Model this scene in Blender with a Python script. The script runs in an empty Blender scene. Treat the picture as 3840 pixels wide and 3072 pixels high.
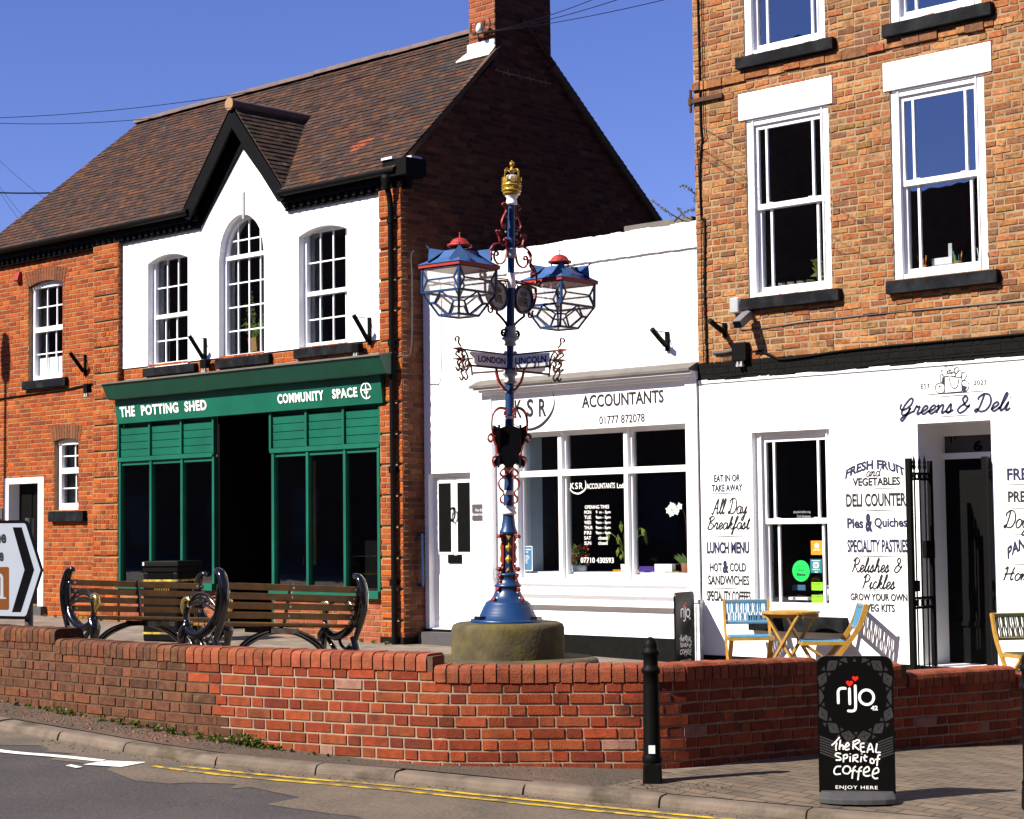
import bpy, bmesh, math, random
from mathutils import Vector, Matrix
R = math.radians
random.seed(7)
scene = bpy.context.scene
COL = scene.collection

# ---------------------------------------------------------------- camera, sky, sun, exposure
TH, PITCH, ROLL, FPX = R(43.525), R(3.6313), 0.0115, 7000.0        # solved from the facades' vanishing lines
CAM = Vector((0.0, 0.0, 1.45))
_f = Vector((-math.sin(TH)*math.cos(PITCH), math.cos(TH)*math.cos(PITCH), math.sin(PITCH)))
_r0 = Vector((math.cos(TH), math.sin(TH), 0.0)); _u0 = _r0.cross(_f)
_r = (_r0 - _u0*ROLL).normalized(); _u = _r.cross(_f)
cam = bpy.data.cameras.new("camera"); camo = bpy.data.objects.new("camera", cam); COL.objects.link(camo)
M3 = Matrix((_r, _u, -_f)).transposed()
camo.matrix_world = Matrix.Translation(CAM) @ M3.to_4x4()
cam.sensor_width = 36.0; cam.lens = FPX/3840*36.0; cam.clip_start = 0.1; cam.clip_end = 3000
scene.camera = camo
SUN_AZ, SUN_EL = 72.0, 41.0          # direction the light travels (from +X, towards +Y), elevation
w = bpy.data.worlds.new("World"); scene.world = w; w.use_nodes = True
nt = w.node_tree; nt.nodes.clear()
sky = nt.nodes.new("ShaderNodeTexSky"); sky.sky_type = 'NISHITA'; sky.sun_disc = False
sky.sun_elevation = R(SUN_EL); sky.sun_rotation = R(270.0 - SUN_AZ - 0.0)
sky.air_density = 1.0; sky.dust_density = 0.0; sky.ozone_density = 10.0; sky.altitude = 0
bg = nt.nodes.new("ShaderNodeBackground"); bg.inputs[1].default_value = 0.057
out = nt.nodes.new("ShaderNodeOutputWorld")
tn = nt.nodes.new("ShaderNodeMix"); tn.data_type = 'RGBA'; tn.blend_type = 'MULTIPLY'; tn.inputs[0].default_value = 1; tn.inputs[7].default_value = (1.12, .86, 1.16, 1)
nt.links.new(sky.outputs[0], tn.inputs[6]); nt.links.new(tn.outputs[2], bg.inputs[0]); nt.links.new(bg.outputs[0], out.inputs[0])
sl = bpy.data.lights.new("sun", 'SUN'); sl.energy = 5.0; sl.angle = R(0.5); sl.color = (1.0, 0.93, 0.82)
so = bpy.data.objects.new("sun", sl); COL.objects.link(so)
sd = Vector((math.cos(R(SUN_AZ))*math.cos(R(SUN_EL)), math.sin(R(SUN_AZ))*math.cos(R(SUN_EL)), -math.sin(R(SUN_EL))))
so.rotation_euler = sd.to_track_quat('-Z', 'Y').to_euler(); so.location = (-8, -14, 20)
vs = scene.view_settings; vs.view_transform = 'Standard'; vs.look = 'None'; vs.exposure = 1.1; vs.gamma = 1.0

KD = 3840/2156.0
def ray(x, y):                                   # photo survey: direction of a sight line
    X, Y = x*KD, y*KD
    return _f + _r*((X-1920)/FPX) - _u*((Y-1536)/FPX)
def atY(x, y, Y): d = ray(x, y); return CAM + d*((Y-CAM.y)/d.y)
def atZ(x, y, Z): d = ray(x, y); return CAM + d*((Z-CAM.z)/d.z)
def atX(x, y, X): d = ray(x, y); return CAM + d*((X-CAM.x)/d.x)
def lerp(a, b, t): return a+(b-a)*t
def interp(tab, x):
    if x <= tab[0][0]: return tab[0][1]
    for (a, va), (b, vb) in zip(tab, tab[1:]):
        if x <= b: return lerp(va, vb, (x-a)/(b-a))
    return tab[-1][1]

# ---------------------------------------------------------------- materials
ALB = .66                                        # darkens all but pale colours, so shade renders deeper at the raised exposure
def mat(name, col, rough=0.6, metal=0.0, var=0.12, vscale=6.0, bump=0.0, bscale=60.0, spec=0.4, col2=None, c2scale=2.0, c2lo=0.45, c2hi=0.65, attr=False, coat=0.0):
    if not attr and max(col) < .55: col = tuple(c*ALB for c in col)
    if col2: col2 = tuple(c*ALB for c in col2)
    m = bpy.data.materials.new(name); m.use_nodes = True
    n = m.node_tree; b = n.nodes["Principled BSDF"]
    tc = n.nodes.new("ShaderNodeTexCoord")
    def noise(s, det=4):
        t = n.nodes.new("ShaderNodeTexNoise"); t.inputs["Scale"].default_value = s; t.inputs["Detail"].default_value = det
        n.links.new(tc.outputs["Object"], t.inputs["Vector"]); return t
    if attr:
        a = n.nodes.new("ShaderNodeAttribute"); a.attribute_name = "Col"; c = a.outputs["Color"]
    else:
        rgb = n.nodes.new("ShaderNodeRGB"); rgb.outputs[0].default_value = (*col, 1); c = rgb.outputs[0]
    if col2:
        t = noise(c2scale, 6); rp = n.nodes.new("ShaderNodeValToRGB")
        rp.color_ramp.elements[0].position = c2lo; rp.color_ramp.elements[1].position = c2hi
        n.links.new(t.outputs[0], rp.inputs[0])
        mx = n.nodes.new("ShaderNodeMix"); mx.data_type = 'RGBA'
        n.links.new(rp.outputs[0], mx.inputs[0]); n.links.new(c, mx.inputs[6]); mx.inputs[7].default_value = (*col2, 1); c = mx.outputs[2]
    if var > 0:
        t = noise(vscale, 5); mr = n.nodes.new("ShaderNodeMapRange")
        mr.inputs[1].default_value = 0.25; mr.inputs[2].default_value = 0.75; mr.inputs[3].default_value = 1-var; mr.inputs[4].default_value = 1+var
        n.links.new(t.outputs[0], mr.inputs[0])
        mx = n.nodes.new("ShaderNodeMix"); mx.data_type = 'RGBA'; mx.blend_type = 'MULTIPLY'; mx.inputs[0].default_value = 1
        n.links.new(c, mx.inputs[6]); n.links.new(mr.outputs[0], mx.inputs[7]); c = mx.outputs[2]
    n.links.new(c, b.inputs["Base Color"])
    b.inputs["Roughness"].default_value = rough; b.inputs["Metallic"].default_value = metal
    b.inputs["Specular IOR Level"].default_value = spec; b.inputs["Coat Weight"].default_value = coat
    if bump > 0:
        t = noise(bscale, 6); bp = n.nodes.new("ShaderNodeBump"); bp.inputs["Strength"].default_value = bump; bp.inputs["Distance"].default_value = 0.01
        n.links.new(t.outputs[0], bp.inputs["Height"]); n.links.new(bp.outputs[0], b.inputs["Normal"])
    return m
def brick_tex(name, c1, c2, mortar, bw, rh, ms=0.01, rough=0.9, bias=0.0, bump=0.4, off=0.5):
    c1, c2, mortar = [tuple(c*ALB for c in q) for q in (c1, c2, mortar)]
    m = bpy.data.materials.new(name); m.use_nodes = True; n = m.node_tree; b = n.nodes["Principled BSDF"]
    uv = n.nodes.new("ShaderNodeUVMap"); t = n.nodes.new("ShaderNodeTexBrick")
    t.inputs["Scale"].default_value = 1; t.inputs["Brick Width"].default_value = bw; t.inputs["Row Height"].default_value = rh
    t.inputs["Mortar Size"].default_value = ms; t.inputs["Mortar Smooth"].default_value = 0.3; t.offset = off; t.inputs["Bias"].default_value = bias
    t.inputs["Color1"].default_value = (*c1, 1); t.inputs["Color2"].default_value = (*c2, 1); t.inputs["Mortar"].default_value = (*mortar, 1)
    n.links.new(uv.outputs[0], t.inputs["Vector"])
    no = n.nodes.new("ShaderNodeTexNoise"); no.inputs["Scale"].default_value = 3.5; no.inputs["Detail"].default_value = 8; n.links.new(uv.outputs[0], no.inputs["Vector"])
    mr = n.nodes.new("ShaderNodeMapRange"); mr.inputs[1].default_value = .25; mr.inputs[2].default_value = .75; mr.inputs[3].default_value = .65; mr.inputs[4].default_value = 1.35
    n.links.new(no.outputs[0], mr.inputs[0])
    mx = n.nodes.new("ShaderNodeMix"); mx.data_type = 'RGBA'; mx.blend_type = 'MULTIPLY'; mx.inputs[0].default_value = 1
    n.links.new(t.outputs["Color"], mx.inputs[6]); n.links.new(mr.outputs[0], mx.inputs[7]); n.links.new(mx.outputs[2], b.inputs["Base Color"])
    b.inputs["Roughness"].default_value = rough
    bp = n.nodes.new("ShaderNodeBump"); bp.inputs["Strength"].default_value = bump; bp.inputs["Distance"].default_value = .01; bp.invert = True
    n.links.new(t.outputs["Fac"], bp.inputs["Height"])
    n2 = n.nodes.new("ShaderNodeTexNoise"); n2.inputs["Scale"].default_value = 90; n.links.new(uv.outputs[0], n2.inputs["Vector"])
    b2 = n.nodes.new("ShaderNodeBump"); b2.inputs["Strength"].default_value = .35; b2.inputs["Distance"].default_value = .01
    n.links.new(n2.outputs[0], b2.inputs["Height"]); n.links.new(bp.outputs[0], b2.inputs["Normal"]); n.links.new(b2.outputs[0], b.inputs["Normal"])
    return m
def glass_mat(name, ior=1.9, tint=(.9, .93, .95), refl=(.85, .92, 1.0), wav=0.0):
    m = bpy.data.materials.new(name); m.use_nodes = True; n = m.node_tree; n.nodes.clear()
    o = n.nodes.new("ShaderNodeOutputMaterial"); mx = n.nodes.new("ShaderNodeMixShader"); lw = n.nodes.new("ShaderNodeLayerWeight"); lw.inputs[0].default_value = .5; pw = n.nodes.new("ShaderNodeMath"); pw.operation = 'POWER'; pw.inputs[1].default_value = 4; n.links.new(lw.outputs["Facing"], pw.inputs[0]); f = n.nodes.new("ShaderNodeMapRange"); f.inputs[3].default_value = ior; f.inputs[4].default_value = 1; n.links.new(pw.outputs[0], f.inputs[0])
    t = n.nodes.new("ShaderNodeBsdfTransparent"); t.inputs[0].default_value = (*tint, 1)
    g = n.nodes.new("ShaderNodeBsdfGlossy"); g.inputs["Roughness"].default_value = 0.01; g.inputs[0].default_value = (*refl, 1)
    if wav:
        no = n.nodes.new("ShaderNodeTexNoise"); no.inputs["Scale"].default_value = 2.2; tc = n.nodes.new("ShaderNodeTexCoord"); n.links.new(tc.outputs["Object"], no.inputs["Vector"])
        bp = n.nodes.new("ShaderNodeBump"); bp.inputs["Strength"].default_value = wav; bp.inputs["Distance"].default_value = .05; n.links.new(no.outputs[0], bp.inputs["Height"]); n.links.new(bp.outputs[0], g.inputs["Normal"])
    n.links.new(f.outputs[0], mx.inputs[0]); n.links.new(t.outputs[0], mx.inputs[1]); n.links.new(g.outputs[0], mx.inputs[2]); n.links.new(mx.outputs[0], o.inputs[0])
    return m
MT = {}
MT['brick'] = mat('brick', (1, 1, 1), .85, attr=True, var=.22, vscale=22, bump=.5, bscale=120, spec=.25)
MT['brickold'] = mat('weathered_brick', (1, 1, 1), .9, attr=True, var=.35, vscale=18, bump=.8, bscale=70, spec=.2, col2=(.16, .08, .035), c2scale=9, c2lo=.56, c2hi=.72)
MT['brickR'] = mat('worn_orange_brick', (1, 1, 1), .9, attr=True, var=.4, vscale=26, bump=.9, bscale=90, spec=.2, col2=(.15, .07, .03), c2scale=10, c2lo=.55, c2hi=.74)
MT['brickN'] = mat('garden_wall_brick', (1, 1, 1), .85, attr=True, var=.28, vscale=18, bump=.7, bscale=110, spec=.25, col2=(.13, .035, .016), c2scale=4, c2lo=.54, c2hi=.74)
MT['mortar'] = mat('mortar', (.42, .31, .22), .95, bump=.5, bscale=150, var=.25, vscale=9)
MT['mortarL'] = mat('mortar_red_house', (.40, .235, .115), .95, bump=.5, bscale=150, var=.3, vscale=5)
MT['mortarR'] = mat('mortar_buff', (.38, .28, .17), .95, bump=.6, bscale=120, var=.3, vscale=4)
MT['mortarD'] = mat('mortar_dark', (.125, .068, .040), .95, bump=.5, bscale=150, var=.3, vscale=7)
MT['white'] = mat('white_render', (.82, .82, .83), .8, var=.03, vscale=2.5, bump=.35, bscale=14)
MT['whitesm'] = mat('white_paint', (.82, .82, .83), .45, var=.02, vscale=3)
MT['upvc'] = mat('white_frame', (.8, .8, .82), .35, var=.02)
MT['green'] = mat('green_paint', (.003, .135, .082), .45, var=.25, vscale=1.8, bump=.05, bscale=40)
MT['greendk'] = mat('dark_green_paint', (.002, .075, .046), .5, var=.2, vscale=3)
MT['black'] = mat('black_paint', (.005, .005, .005), .55, spec=.08, var=.2, bump=.12, bscale=40)
MT['blackgl'] = mat('black_gloss', (.006, .006, .007), .16, var=.1, spec=.6, coat=.4)
MT['sill'] = mat('black_sill', (.006, .007, .009), .7, spec=.1, var=.35, vscale=9, bump=.4, bscale=45, col2=(.02, .021, .025), c2scale=5)
MT['blackbrick'] = mat('black_painted_brick', (.008, .0075, .007), .85, spec=.1, var=.3, vscale=12, bump=.5, bscale=70)
MT['tile'] = mat('roof_tile', (1, 1, 1), .9, attr=True, var=.35, vscale=14, bump=.5, bscale=80, spec=.2, col2=(.19, .17, .14), c2scale=5.5, c2lo=.67, c2hi=.80)
MT['ridge'] = mat('ridge_tile', (.17, .115, .105), .85, var=.3, vscale=6, bump=.4, bscale=40)
MT['lead'] = mat('lead_flashing', (.62, .6, .58), .5, var=.2, bump=.3, bscale=20)
MT['leadgrey'] = mat('grey_lead', (.17, .15, .13), .6, var=.25, vscale=5, bump=.2, bscale=30)
MT['inside'] = mat('dark_interior', (.012, .012, .012), .9, var=.2)
MT['insideblue'] = mat('pale_interior', (.42, .52, .62), .8, var=.05)
MT['insidewall'] = mat('interior_wall', (.07, .055, .035), .9, var=.2)
MT['curtain'] = mat('net_curtain', (.14, .15, .16), .9, var=.4, vscale=14)
MT['blue'] = mat('blue_paint', (.010, .050, .165), .38, var=.15, vscale=8, bump=.05, spec=.5)
MT['bluelt'] = mat('lantern_blue', (.05, .13, .33), .5, var=.2, vscale=9)
MT['red'] = mat('red_paint', (.30, .018, .014), .45, var=.2, vscale=12)
MT['redlt'] = mat('lantern_red', (.42, .03, .018), .5, var=.18, vscale=10)
MT['gold'] = mat('gold_paint', (.54, .32, .022), .32, var=.25, vscale=30, metal=.25)
MT['brass'] = mat('brass', (.6, .42, .14), .22, metal=.9, var=.2, vscale=20)
MT['grey'] = mat('light_grey_paint', (.48, .49, .5), .5, var=.15)
MT['stone'] = mat('mossy_stone', (.10, .080, .038), .95, var=.45, vscale=7, bump=.6, bscale=35, col2=(.13, .10, .012), c2scale=2.2, c2lo=.5, c2hi=.68)
MT['wood'] = mat('brown_bench_wood', (.27, .125, .016), .5, var=.4, vscale=9, spec=.4)
MT['teak'] = mat('honey_teak', (.52, .28, .045), .45, var=.25, vscale=14)
MT['cordblue'] = mat('blue_cord', (.06, .24, .42), .8, var=.2, vscale=30)
MT['cordgreen'] = mat('olive_cord', (.045, .05, .02), .8, var=.3, vscale=30)
MT['kerb'] = mat('kerb_stone', (.20, .155, .12), .95, var=.3, vscale=6, bump=.6, bscale=70, col2=(.085, .065, .04), c2scale=3.5, c2lo=.55, c2hi=.7)
MT['tarmac'] = mat('pavement_tarmac', (.105, .083, .062), .95, var=.5, vscale=50, bump=1.0, bscale=160, col2=(.16, .10, .075), c2scale=1.3)
MT['asphalt'] = mat('asphalt', (.086, .076, .078), .95, var=.5, vscale=55, bump=1.0, bscale=190, col2=(.105, .092, .088), c2scale=1.6, c2lo=.42, c2hi=.62)
MT['dust'] = mat('road_dust', (.23, .178, .13), .95, var=.4, vscale=50, bump=1.0, bscale=190, col2=(.16, .128, .10), c2scale=1.8, c2lo=.42, c2hi=.66)
MT['yellow'] = mat('yellow_line', (.55, .36, .01), .8, var=.35, vscale=14, bump=.5, bscale=150, col2=(.24, .18, .08), c2scale=9, c2lo=.42, c2hi=.6)
MT['roadwhite'] = mat('white_line', (.75, .74, .7), .8, var=.15, vscale=9, bump=.4, bscale=150)
MT['navy'] = mat('navy_lettering', (.012, .014, .07), .6, var=.1)
MT['ink'] = mat('dark_lettering', (.012, .012, .016), .6, var=.1)
MT['letter'] = mat('white_lettering', (.85, .85, .84), .5, var=.02)
MT['slate'] = mat('slate_grey', (.09, .085, .09), .6, var=.15, vscale=8)
MT['galv'] = mat('galvanised', (.54, .55, .57), .5, metal=.1, var=.3, vscale=14)
MT['plasticgrey'] = mat('grey_plastic', (.2, .2, .22), .5, var=.1)
MT['rubber'] = mat('grey_rubber', (.06, .058, .065), .75, var=.2, vscale=10)
MT['patt'] = mat('sign_pattern_grey', (.034, .033, .036), .6, var=.3, vscale=5)
MT['signblack'] = mat('sign_black', (.004, .004, .004), .35, spec=.15, var=.1)
MT['heart'] = mat('heart_red', (.75, .012, .006), .5, var=.05)
MT['signwhite'] = mat('road_sign_white', (.40, .45, .54), .4, var=.03)
MT['brown'] = mat('road_sign_brown', (.17, .052, .004), .5, var=.05)
MT['leaf'] = mat('leaf_green', (.06, .11, .012), .6, var=.4, vscale=20)
MT['leaf2'] = mat('bright_leaf', (.16, .22, .012), .5, var=.3, vscale=14)
MT['moss'] = mat('moss_green', (.10, .12, .008), .9, var=.4, vscale=20)
MT['twig'] = mat('twig_brown', (.05, .04, .03), .8, var=.2)
MT['flower'] = mat('white_petal', (.8, .78, .7), .6, var=.05)
MT['redflower'] = mat('red_petal', (.5, .03, .015), .6, var=.1)
MT['terracotta'] = mat('terracotta', (.35, .12, .07), .8, var=.1)
MT['ceramic'] = mat('white_ceramic', (.8, .8, .8), .25, var=.02)
MT['orange'] = mat('orange_card', (.72, .22, .006), .5, var=.05)
MT['teal'] = mat('teal_card', (.012, .22, .26), .5, var=.05)
MT['limegreen'] = mat('lime_card', (.22, .55, .01), .5, var=.05)
MT['brightgreen'] = mat('bright_green_card', (.005, .55, .08), .5, var=.05)
MT['posterblue'] = mat('blue_card', (.06, .2, .36), .5, var=.05)
MT['paper'] = mat('paper', (.75, .75, .76), .7, var=.05)
MT['purple'] = mat('purple_plastic', (.08, .03, .3), .4, var=.1)
MT['wicker'] = mat('wicker', (.35, .2, .06), .8, var=.4, vscale=60)
MT['rust'] = mat('rusty_iron', (.09, .04, .02), .9, var=.4, vscale=20)
MT['glass'] = glass_mat('window_glass', .15, wav=.02)
MT['glassup'] = glass_mat('upper_window_glass', .26, wav=.03)
MT['lampglass'] = mat('frosted_glass', (.72, .7, .66), .35, var=.12, vscale=5)
def _lamp_glass():
    m = bpy.data.materials.new('lantern_glass'); m.use_nodes = True; n = m.node_tree; n.nodes.clear()
    o = n.nodes.new("ShaderNodeOutputMaterial"); mx = n.nodes.new("ShaderNodeMixShader"); mx.inputs[0].default_value = .42
    a = n.nodes.new("ShaderNodeBsdfTransparent"); b = n.nodes.new("ShaderNodeMixShader"); b.inputs[0].default_value = .5
    d = n.nodes.new("ShaderNodeBsdfDiffuse"); d.inputs[0].default_value = (.62, .6, .56, 1); t = n.nodes.new("ShaderNodeBsdfTranslucent"); t.inputs[0].default_value = (.7, .68, .64, 1)
    no = n.nodes.new("ShaderNodeTexNoise"); no.inputs["Scale"].default_value = 4; tc = n.nodes.new("ShaderNodeTexCoord"); n.links.new(tc.outputs["Object"], no.inputs["Vector"])
    mr = n.nodes.new("ShaderNodeMapRange"); mr.inputs[3].default_value = .10; mr.inputs[4].default_value = .58; n.links.new(no.outputs[0], mr.inputs[0]); n.links.new(mr.outputs[0], mx.inputs[0])
    n.links.new(d.outputs[0], b.inputs[1]); n.links.new(t.outputs[0], b.inputs[2]); n.links.new(a.outputs[0], mx.inputs[1]); n.links.new(b.outputs[0], mx.inputs[2]); n.links.new(mx.outputs[0], o.inputs[0])
    return m
MT['lanternglass'] = _lamp_glass()

# ---------------------------------------------------------------- mesh builder
class MB:
    def __init__(s): s.v = []; s.f = []; s.m = []; s.c = []; s.mats = []; s.cur = 0; s.col = (1, 1, 1); s.uv = None; s.fuv = {}; s.smooth = set(); s.sm = False
    def use(s, key):
        if key not in s.mats: s.mats.append(key)
        s.cur = s.mats.index(key); return s
    def face(s, pts, uv=None):
        b = len(s.v); s.v.extend([tuple(p) for p in pts]); i = len(s.f)
        s.f.append(tuple(range(b, b+len(pts)))); s.m.append(s.cur); s.c.append(s.col)
        if uv: s.fuv[i] = uv
        if s.sm: s.smooth.add(i)
    def mesh(s, verts, faces):
        b = len(s.v); s.v.extend([tuple(p) for p in verts])
        for f in faces:
            if s.sm: s.smooth.add(len(s.f))
            s.f.append(tuple(b+i for i in f)); s.m.append(s.cur); s.c.append(s.col)
    def box(s, x0, x1, y0, y1, z0, z1, M=None, taper=0):
        t = taper
        v = [Vector(p) for p in ((x0, y0, z0), (x1, y0, z0), (x1, y1, z0), (x0, y1, z0), (x0+t, y0+t, z1), (x1-t, y0+t, z1), (x1-t, y1-t, z1), (x0+t, y1-t, z1))]
        if M is not None: v = [M @ p for p in v]
        s.mesh(v, ((0, 3, 2, 1), (4, 5, 6, 7), (0, 1, 5, 4), (1, 2, 6, 5), (2, 3, 7, 6), (3, 0, 4, 7)))
    def bar(s, a, b, wx, wz, up=Vector((0, 0, 1))):
        a, b = Vector(a), Vector(b); d = (b-a).normalized(); sx = d.cross(up)
        if sx.length < 1e-4: sx = d.cross(Vector((0, 1, 0)))
        sx.normalize(); sz = sx.cross(d); v = []
        for p in (a, b):
            for (i, j) in ((-1, -1), (1, -1), (1, 1), (-1, 1)): v.append(p + sx*(i*wx/2) + sz*(j*wz/2))
        s.mesh(v, ((0, 1, 2, 3), (7, 6, 5, 4), (0, 4, 5, 1), (1, 5, 6, 2), (2, 6, 7, 3), (3, 7, 4, 0)))
    def tube(s, pts, r, n=8, closed=False, flat=1.0, up=None, caps=True):
        pts = [Vector(p) for p in pts]; N = len(pts)
        rs = r if isinstance(r, (list, tuple)) else [r]*N
        rings = []; prev = None; osm = s.sm; s.sm = True
        for i, p in enumerate(pts):
            if closed: d = pts[(i+1) % N]-pts[i-1]
            else: d = pts[min(i+1, N-1)]-pts[max(i-1, 0)]
            if d.length < 1e-9: d = Vector((0, 0, 1))
            d.normalize()
            if up is not None: a = Vector(up)-d*d.dot(Vector(up)); a = a.normalized() if a.length > 1e-5 else prev
            elif prev is None:
                a = Vector((0, 0, 1)) if abs(d.z) < .9 else Vector((1, 0, 0)); a = (a-d*a.dot(d)).normalized()
            else:
                a = prev-d*prev.dot(d); a = a.normalized() if a.length > 1e-5 else prev
            prev = a; b = d.cross(a)
            rings.append([p + (a*math.cos(2*math.pi*k/n)*flat + b*math.sin(2*math.pi*k/n))*rs[i] for k in range(n)])
        v = [q for rg in rings for q in rg]; f = []
        for i in range(N if closed else N-1):
            j = (i+1) % N
            for k in range(n): f.append((i*n+k, i*n+(k+1) % n, j*n+(k+1) % n, j*n+k))
        s.mesh(v, f); s.sm = osm
        if caps and not closed:
            s.mesh(rings[0], (tuple(range(n))[::-1],)); s.mesh(rings[-1], (tuple(range(n)),))
    def lathe(s, prof, c=(0, 0, 0), n=24, M=None, smooth=True):
        osm = s.sm; s.sm = smooth; v = []; f = []
        for (r, z) in prof:
            for k in range(n):
                a = 2*math.pi*k/n; p = Vector((c[0]+r*math.cos(a), c[1]+r*math.sin(a), c[2]+z)); v.append(M @ p if M is not None else p)
        for i in range(len(prof)-1):
            for k in range(n): f.append((i*n+k, i*n+(k+1) % n, (i+1)*n+(k+1) % n, (i+1)*n+k))
        s.mesh(v, f); s.sm = osm
    def prism(s, poly, d):                      # extrude a closed polygon (list of Vectors) by vector d
        poly = [Vector(p) for p in poly]; d = Vector(d); n = len(poly)
        v = poly+[p+d for p in poly]; f = [tuple(range(n)), tuple(range(2*n-1, n-1, -1))]
        for i in range(n): j = (i+1) % n; f.append((i, i+n, j+n, j))
        s.mesh(v, f)
    def sphere(s, c, r, n=10, sz=1.0):
        prof = [(max(1e-4, r*math.sin(math.pi*i/(n-1))), -r*sz*math.cos(math.pi*i/(n-1))) for i in range(n)]
        s.lathe(prof, c, n)
    def build(s, name, parent=None, default=None, world=False, bevel=0.0, kind=None):
        me = bpy.data.meshes.new(name); me.from_pydata(s.v, [], s.f); me.validate(clean_customdata=False)
        for k in (s.mats or [default]): me.materials.append(MT[k])
        if s.mats and len(me.polygons) == len(s.m):
            me.polygons.foreach_set("material_index", s.m)
        if len(me.polygons) == len(s.f):
            nl = len(me.loops); cb = [1.0]*(nl*4); ub = [0.0]*(nl*2); sb = [False]*len(me.polygons)
            for i, p in enumerate(me.polygons):
                sb[i] = i in s.smooth
                c = s.c[i]; fu = s.fuv.get(i); nn = p.normal; l = math.hypot(nn.x, nn.y) or 1; hz = abs(nn.z) > .7
                for q, li in enumerate(p.loop_indices):
                    cb[li*4:li*4+3] = c
                    if fu: ub[li*2:li*2+2] = fu[q]
                    else:
                        co = s.v[me.loops[li].vertex_index]
                        ub[li*2:li*2+2] = (co[0], co[1]) if hz else (co[0]*(-nn.y)/l + co[1]*nn.x/l, co[2])
            me.polygons.foreach_set("use_smooth", sb)
            me.attributes.new("Col", 'FLOAT_COLOR', 'CORNER'); me.uv_layers.new(name="UVMap")
            me.attributes["Col"].data.foreach_set("color", cb); me.uv_layers["UVMap"].data.foreach_set("uv", ub)
        me.update()
        o = bpy.data.objects.new(name, me); COL.objects.link(o)
        if bevel:
            bm = bmesh.new(); bm.from_mesh(me); bmesh.ops.remove_doubles(bm, verts=bm.verts, dist=1e-5)
            bmesh.ops.bevel(bm, geom=[e for e in bm.edges if len(e.link_faces) == 2 and e.calc_face_angle(0) > .6], offset=bevel, segments=2, affect='EDGES', profile=.5); bm.to_mesh(me); bm.free()
        if parent: attach(o, parent, world)
        if kind: o["kind"] = kind
        return o
def root_of(o):
    while o.parent: o = o.parent
    return o
ORIG = {}
def attach(o, parent, world):
    o.parent = parent
    if world:                                    # geometry given in world metres under an unrotated root
        o.matrix_parent_inverse = Matrix.Translation(-ORIG.get(root_of(parent).name, Vector()))
        if parent.parent: o.matrix_parent_inverse = Matrix.Identity(4)
def thing(name, label, cat, loc=(0, 0, 0), rz=0, group=None):
    o = bpy.data.objects.new(name, None); COL.objects.link(o); o.empty_display_size = .2
    o.location = loc; o.rotation_euler = (0, 0, rz); o["label"] = label; o["category"] = cat
    if group: o["group"] = group
    ORIG[o.name] = Vector(loc); return o
def tag(o, label, cat, group=None):
    o["label"] = label; o["category"] = cat
    if group: o["group"] = group
    return o
def dup(t, loc=None, rz=None, label=None):
    c = t.copy(); COL.objects.link(c)
    if loc is not None: c.location = loc
    if rz is not None: c.rotation_euler = (0, 0, rz)
    if label: c["label"] = label
    def rec(a, b):
        for ch in list(a.children):
            d = ch.copy(); COL.objects.link(d); d.parent = b; d.matrix_parent_inverse = ch.matrix_parent_inverse; rec(ch, d)
    rec(t, c); return c
def catmull(pts, k=6, closed=False):
    P = [Vector(p) for p in pts]; n = len(P); o = []
    rng = n if closed else n-1
    for i in range(rng):
        p0 = P[(i-1) % n] if (closed or i > 0) else P[0]; p1 = P[i]; p2 = P[(i+1) % n]; p3 = P[(i+2) % n] if (closed or i+2 < n) else P[-1]
        for j in range(k):
            t = j/k; o.append(.5*((2*p1)+(p2-p0)*t+(2*p0-5*p1+4*p2-p3)*t*t+(3*p1-p0-3*p2+p3)*t**3))
    if not closed: o.append(P[-1])
    return o

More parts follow.
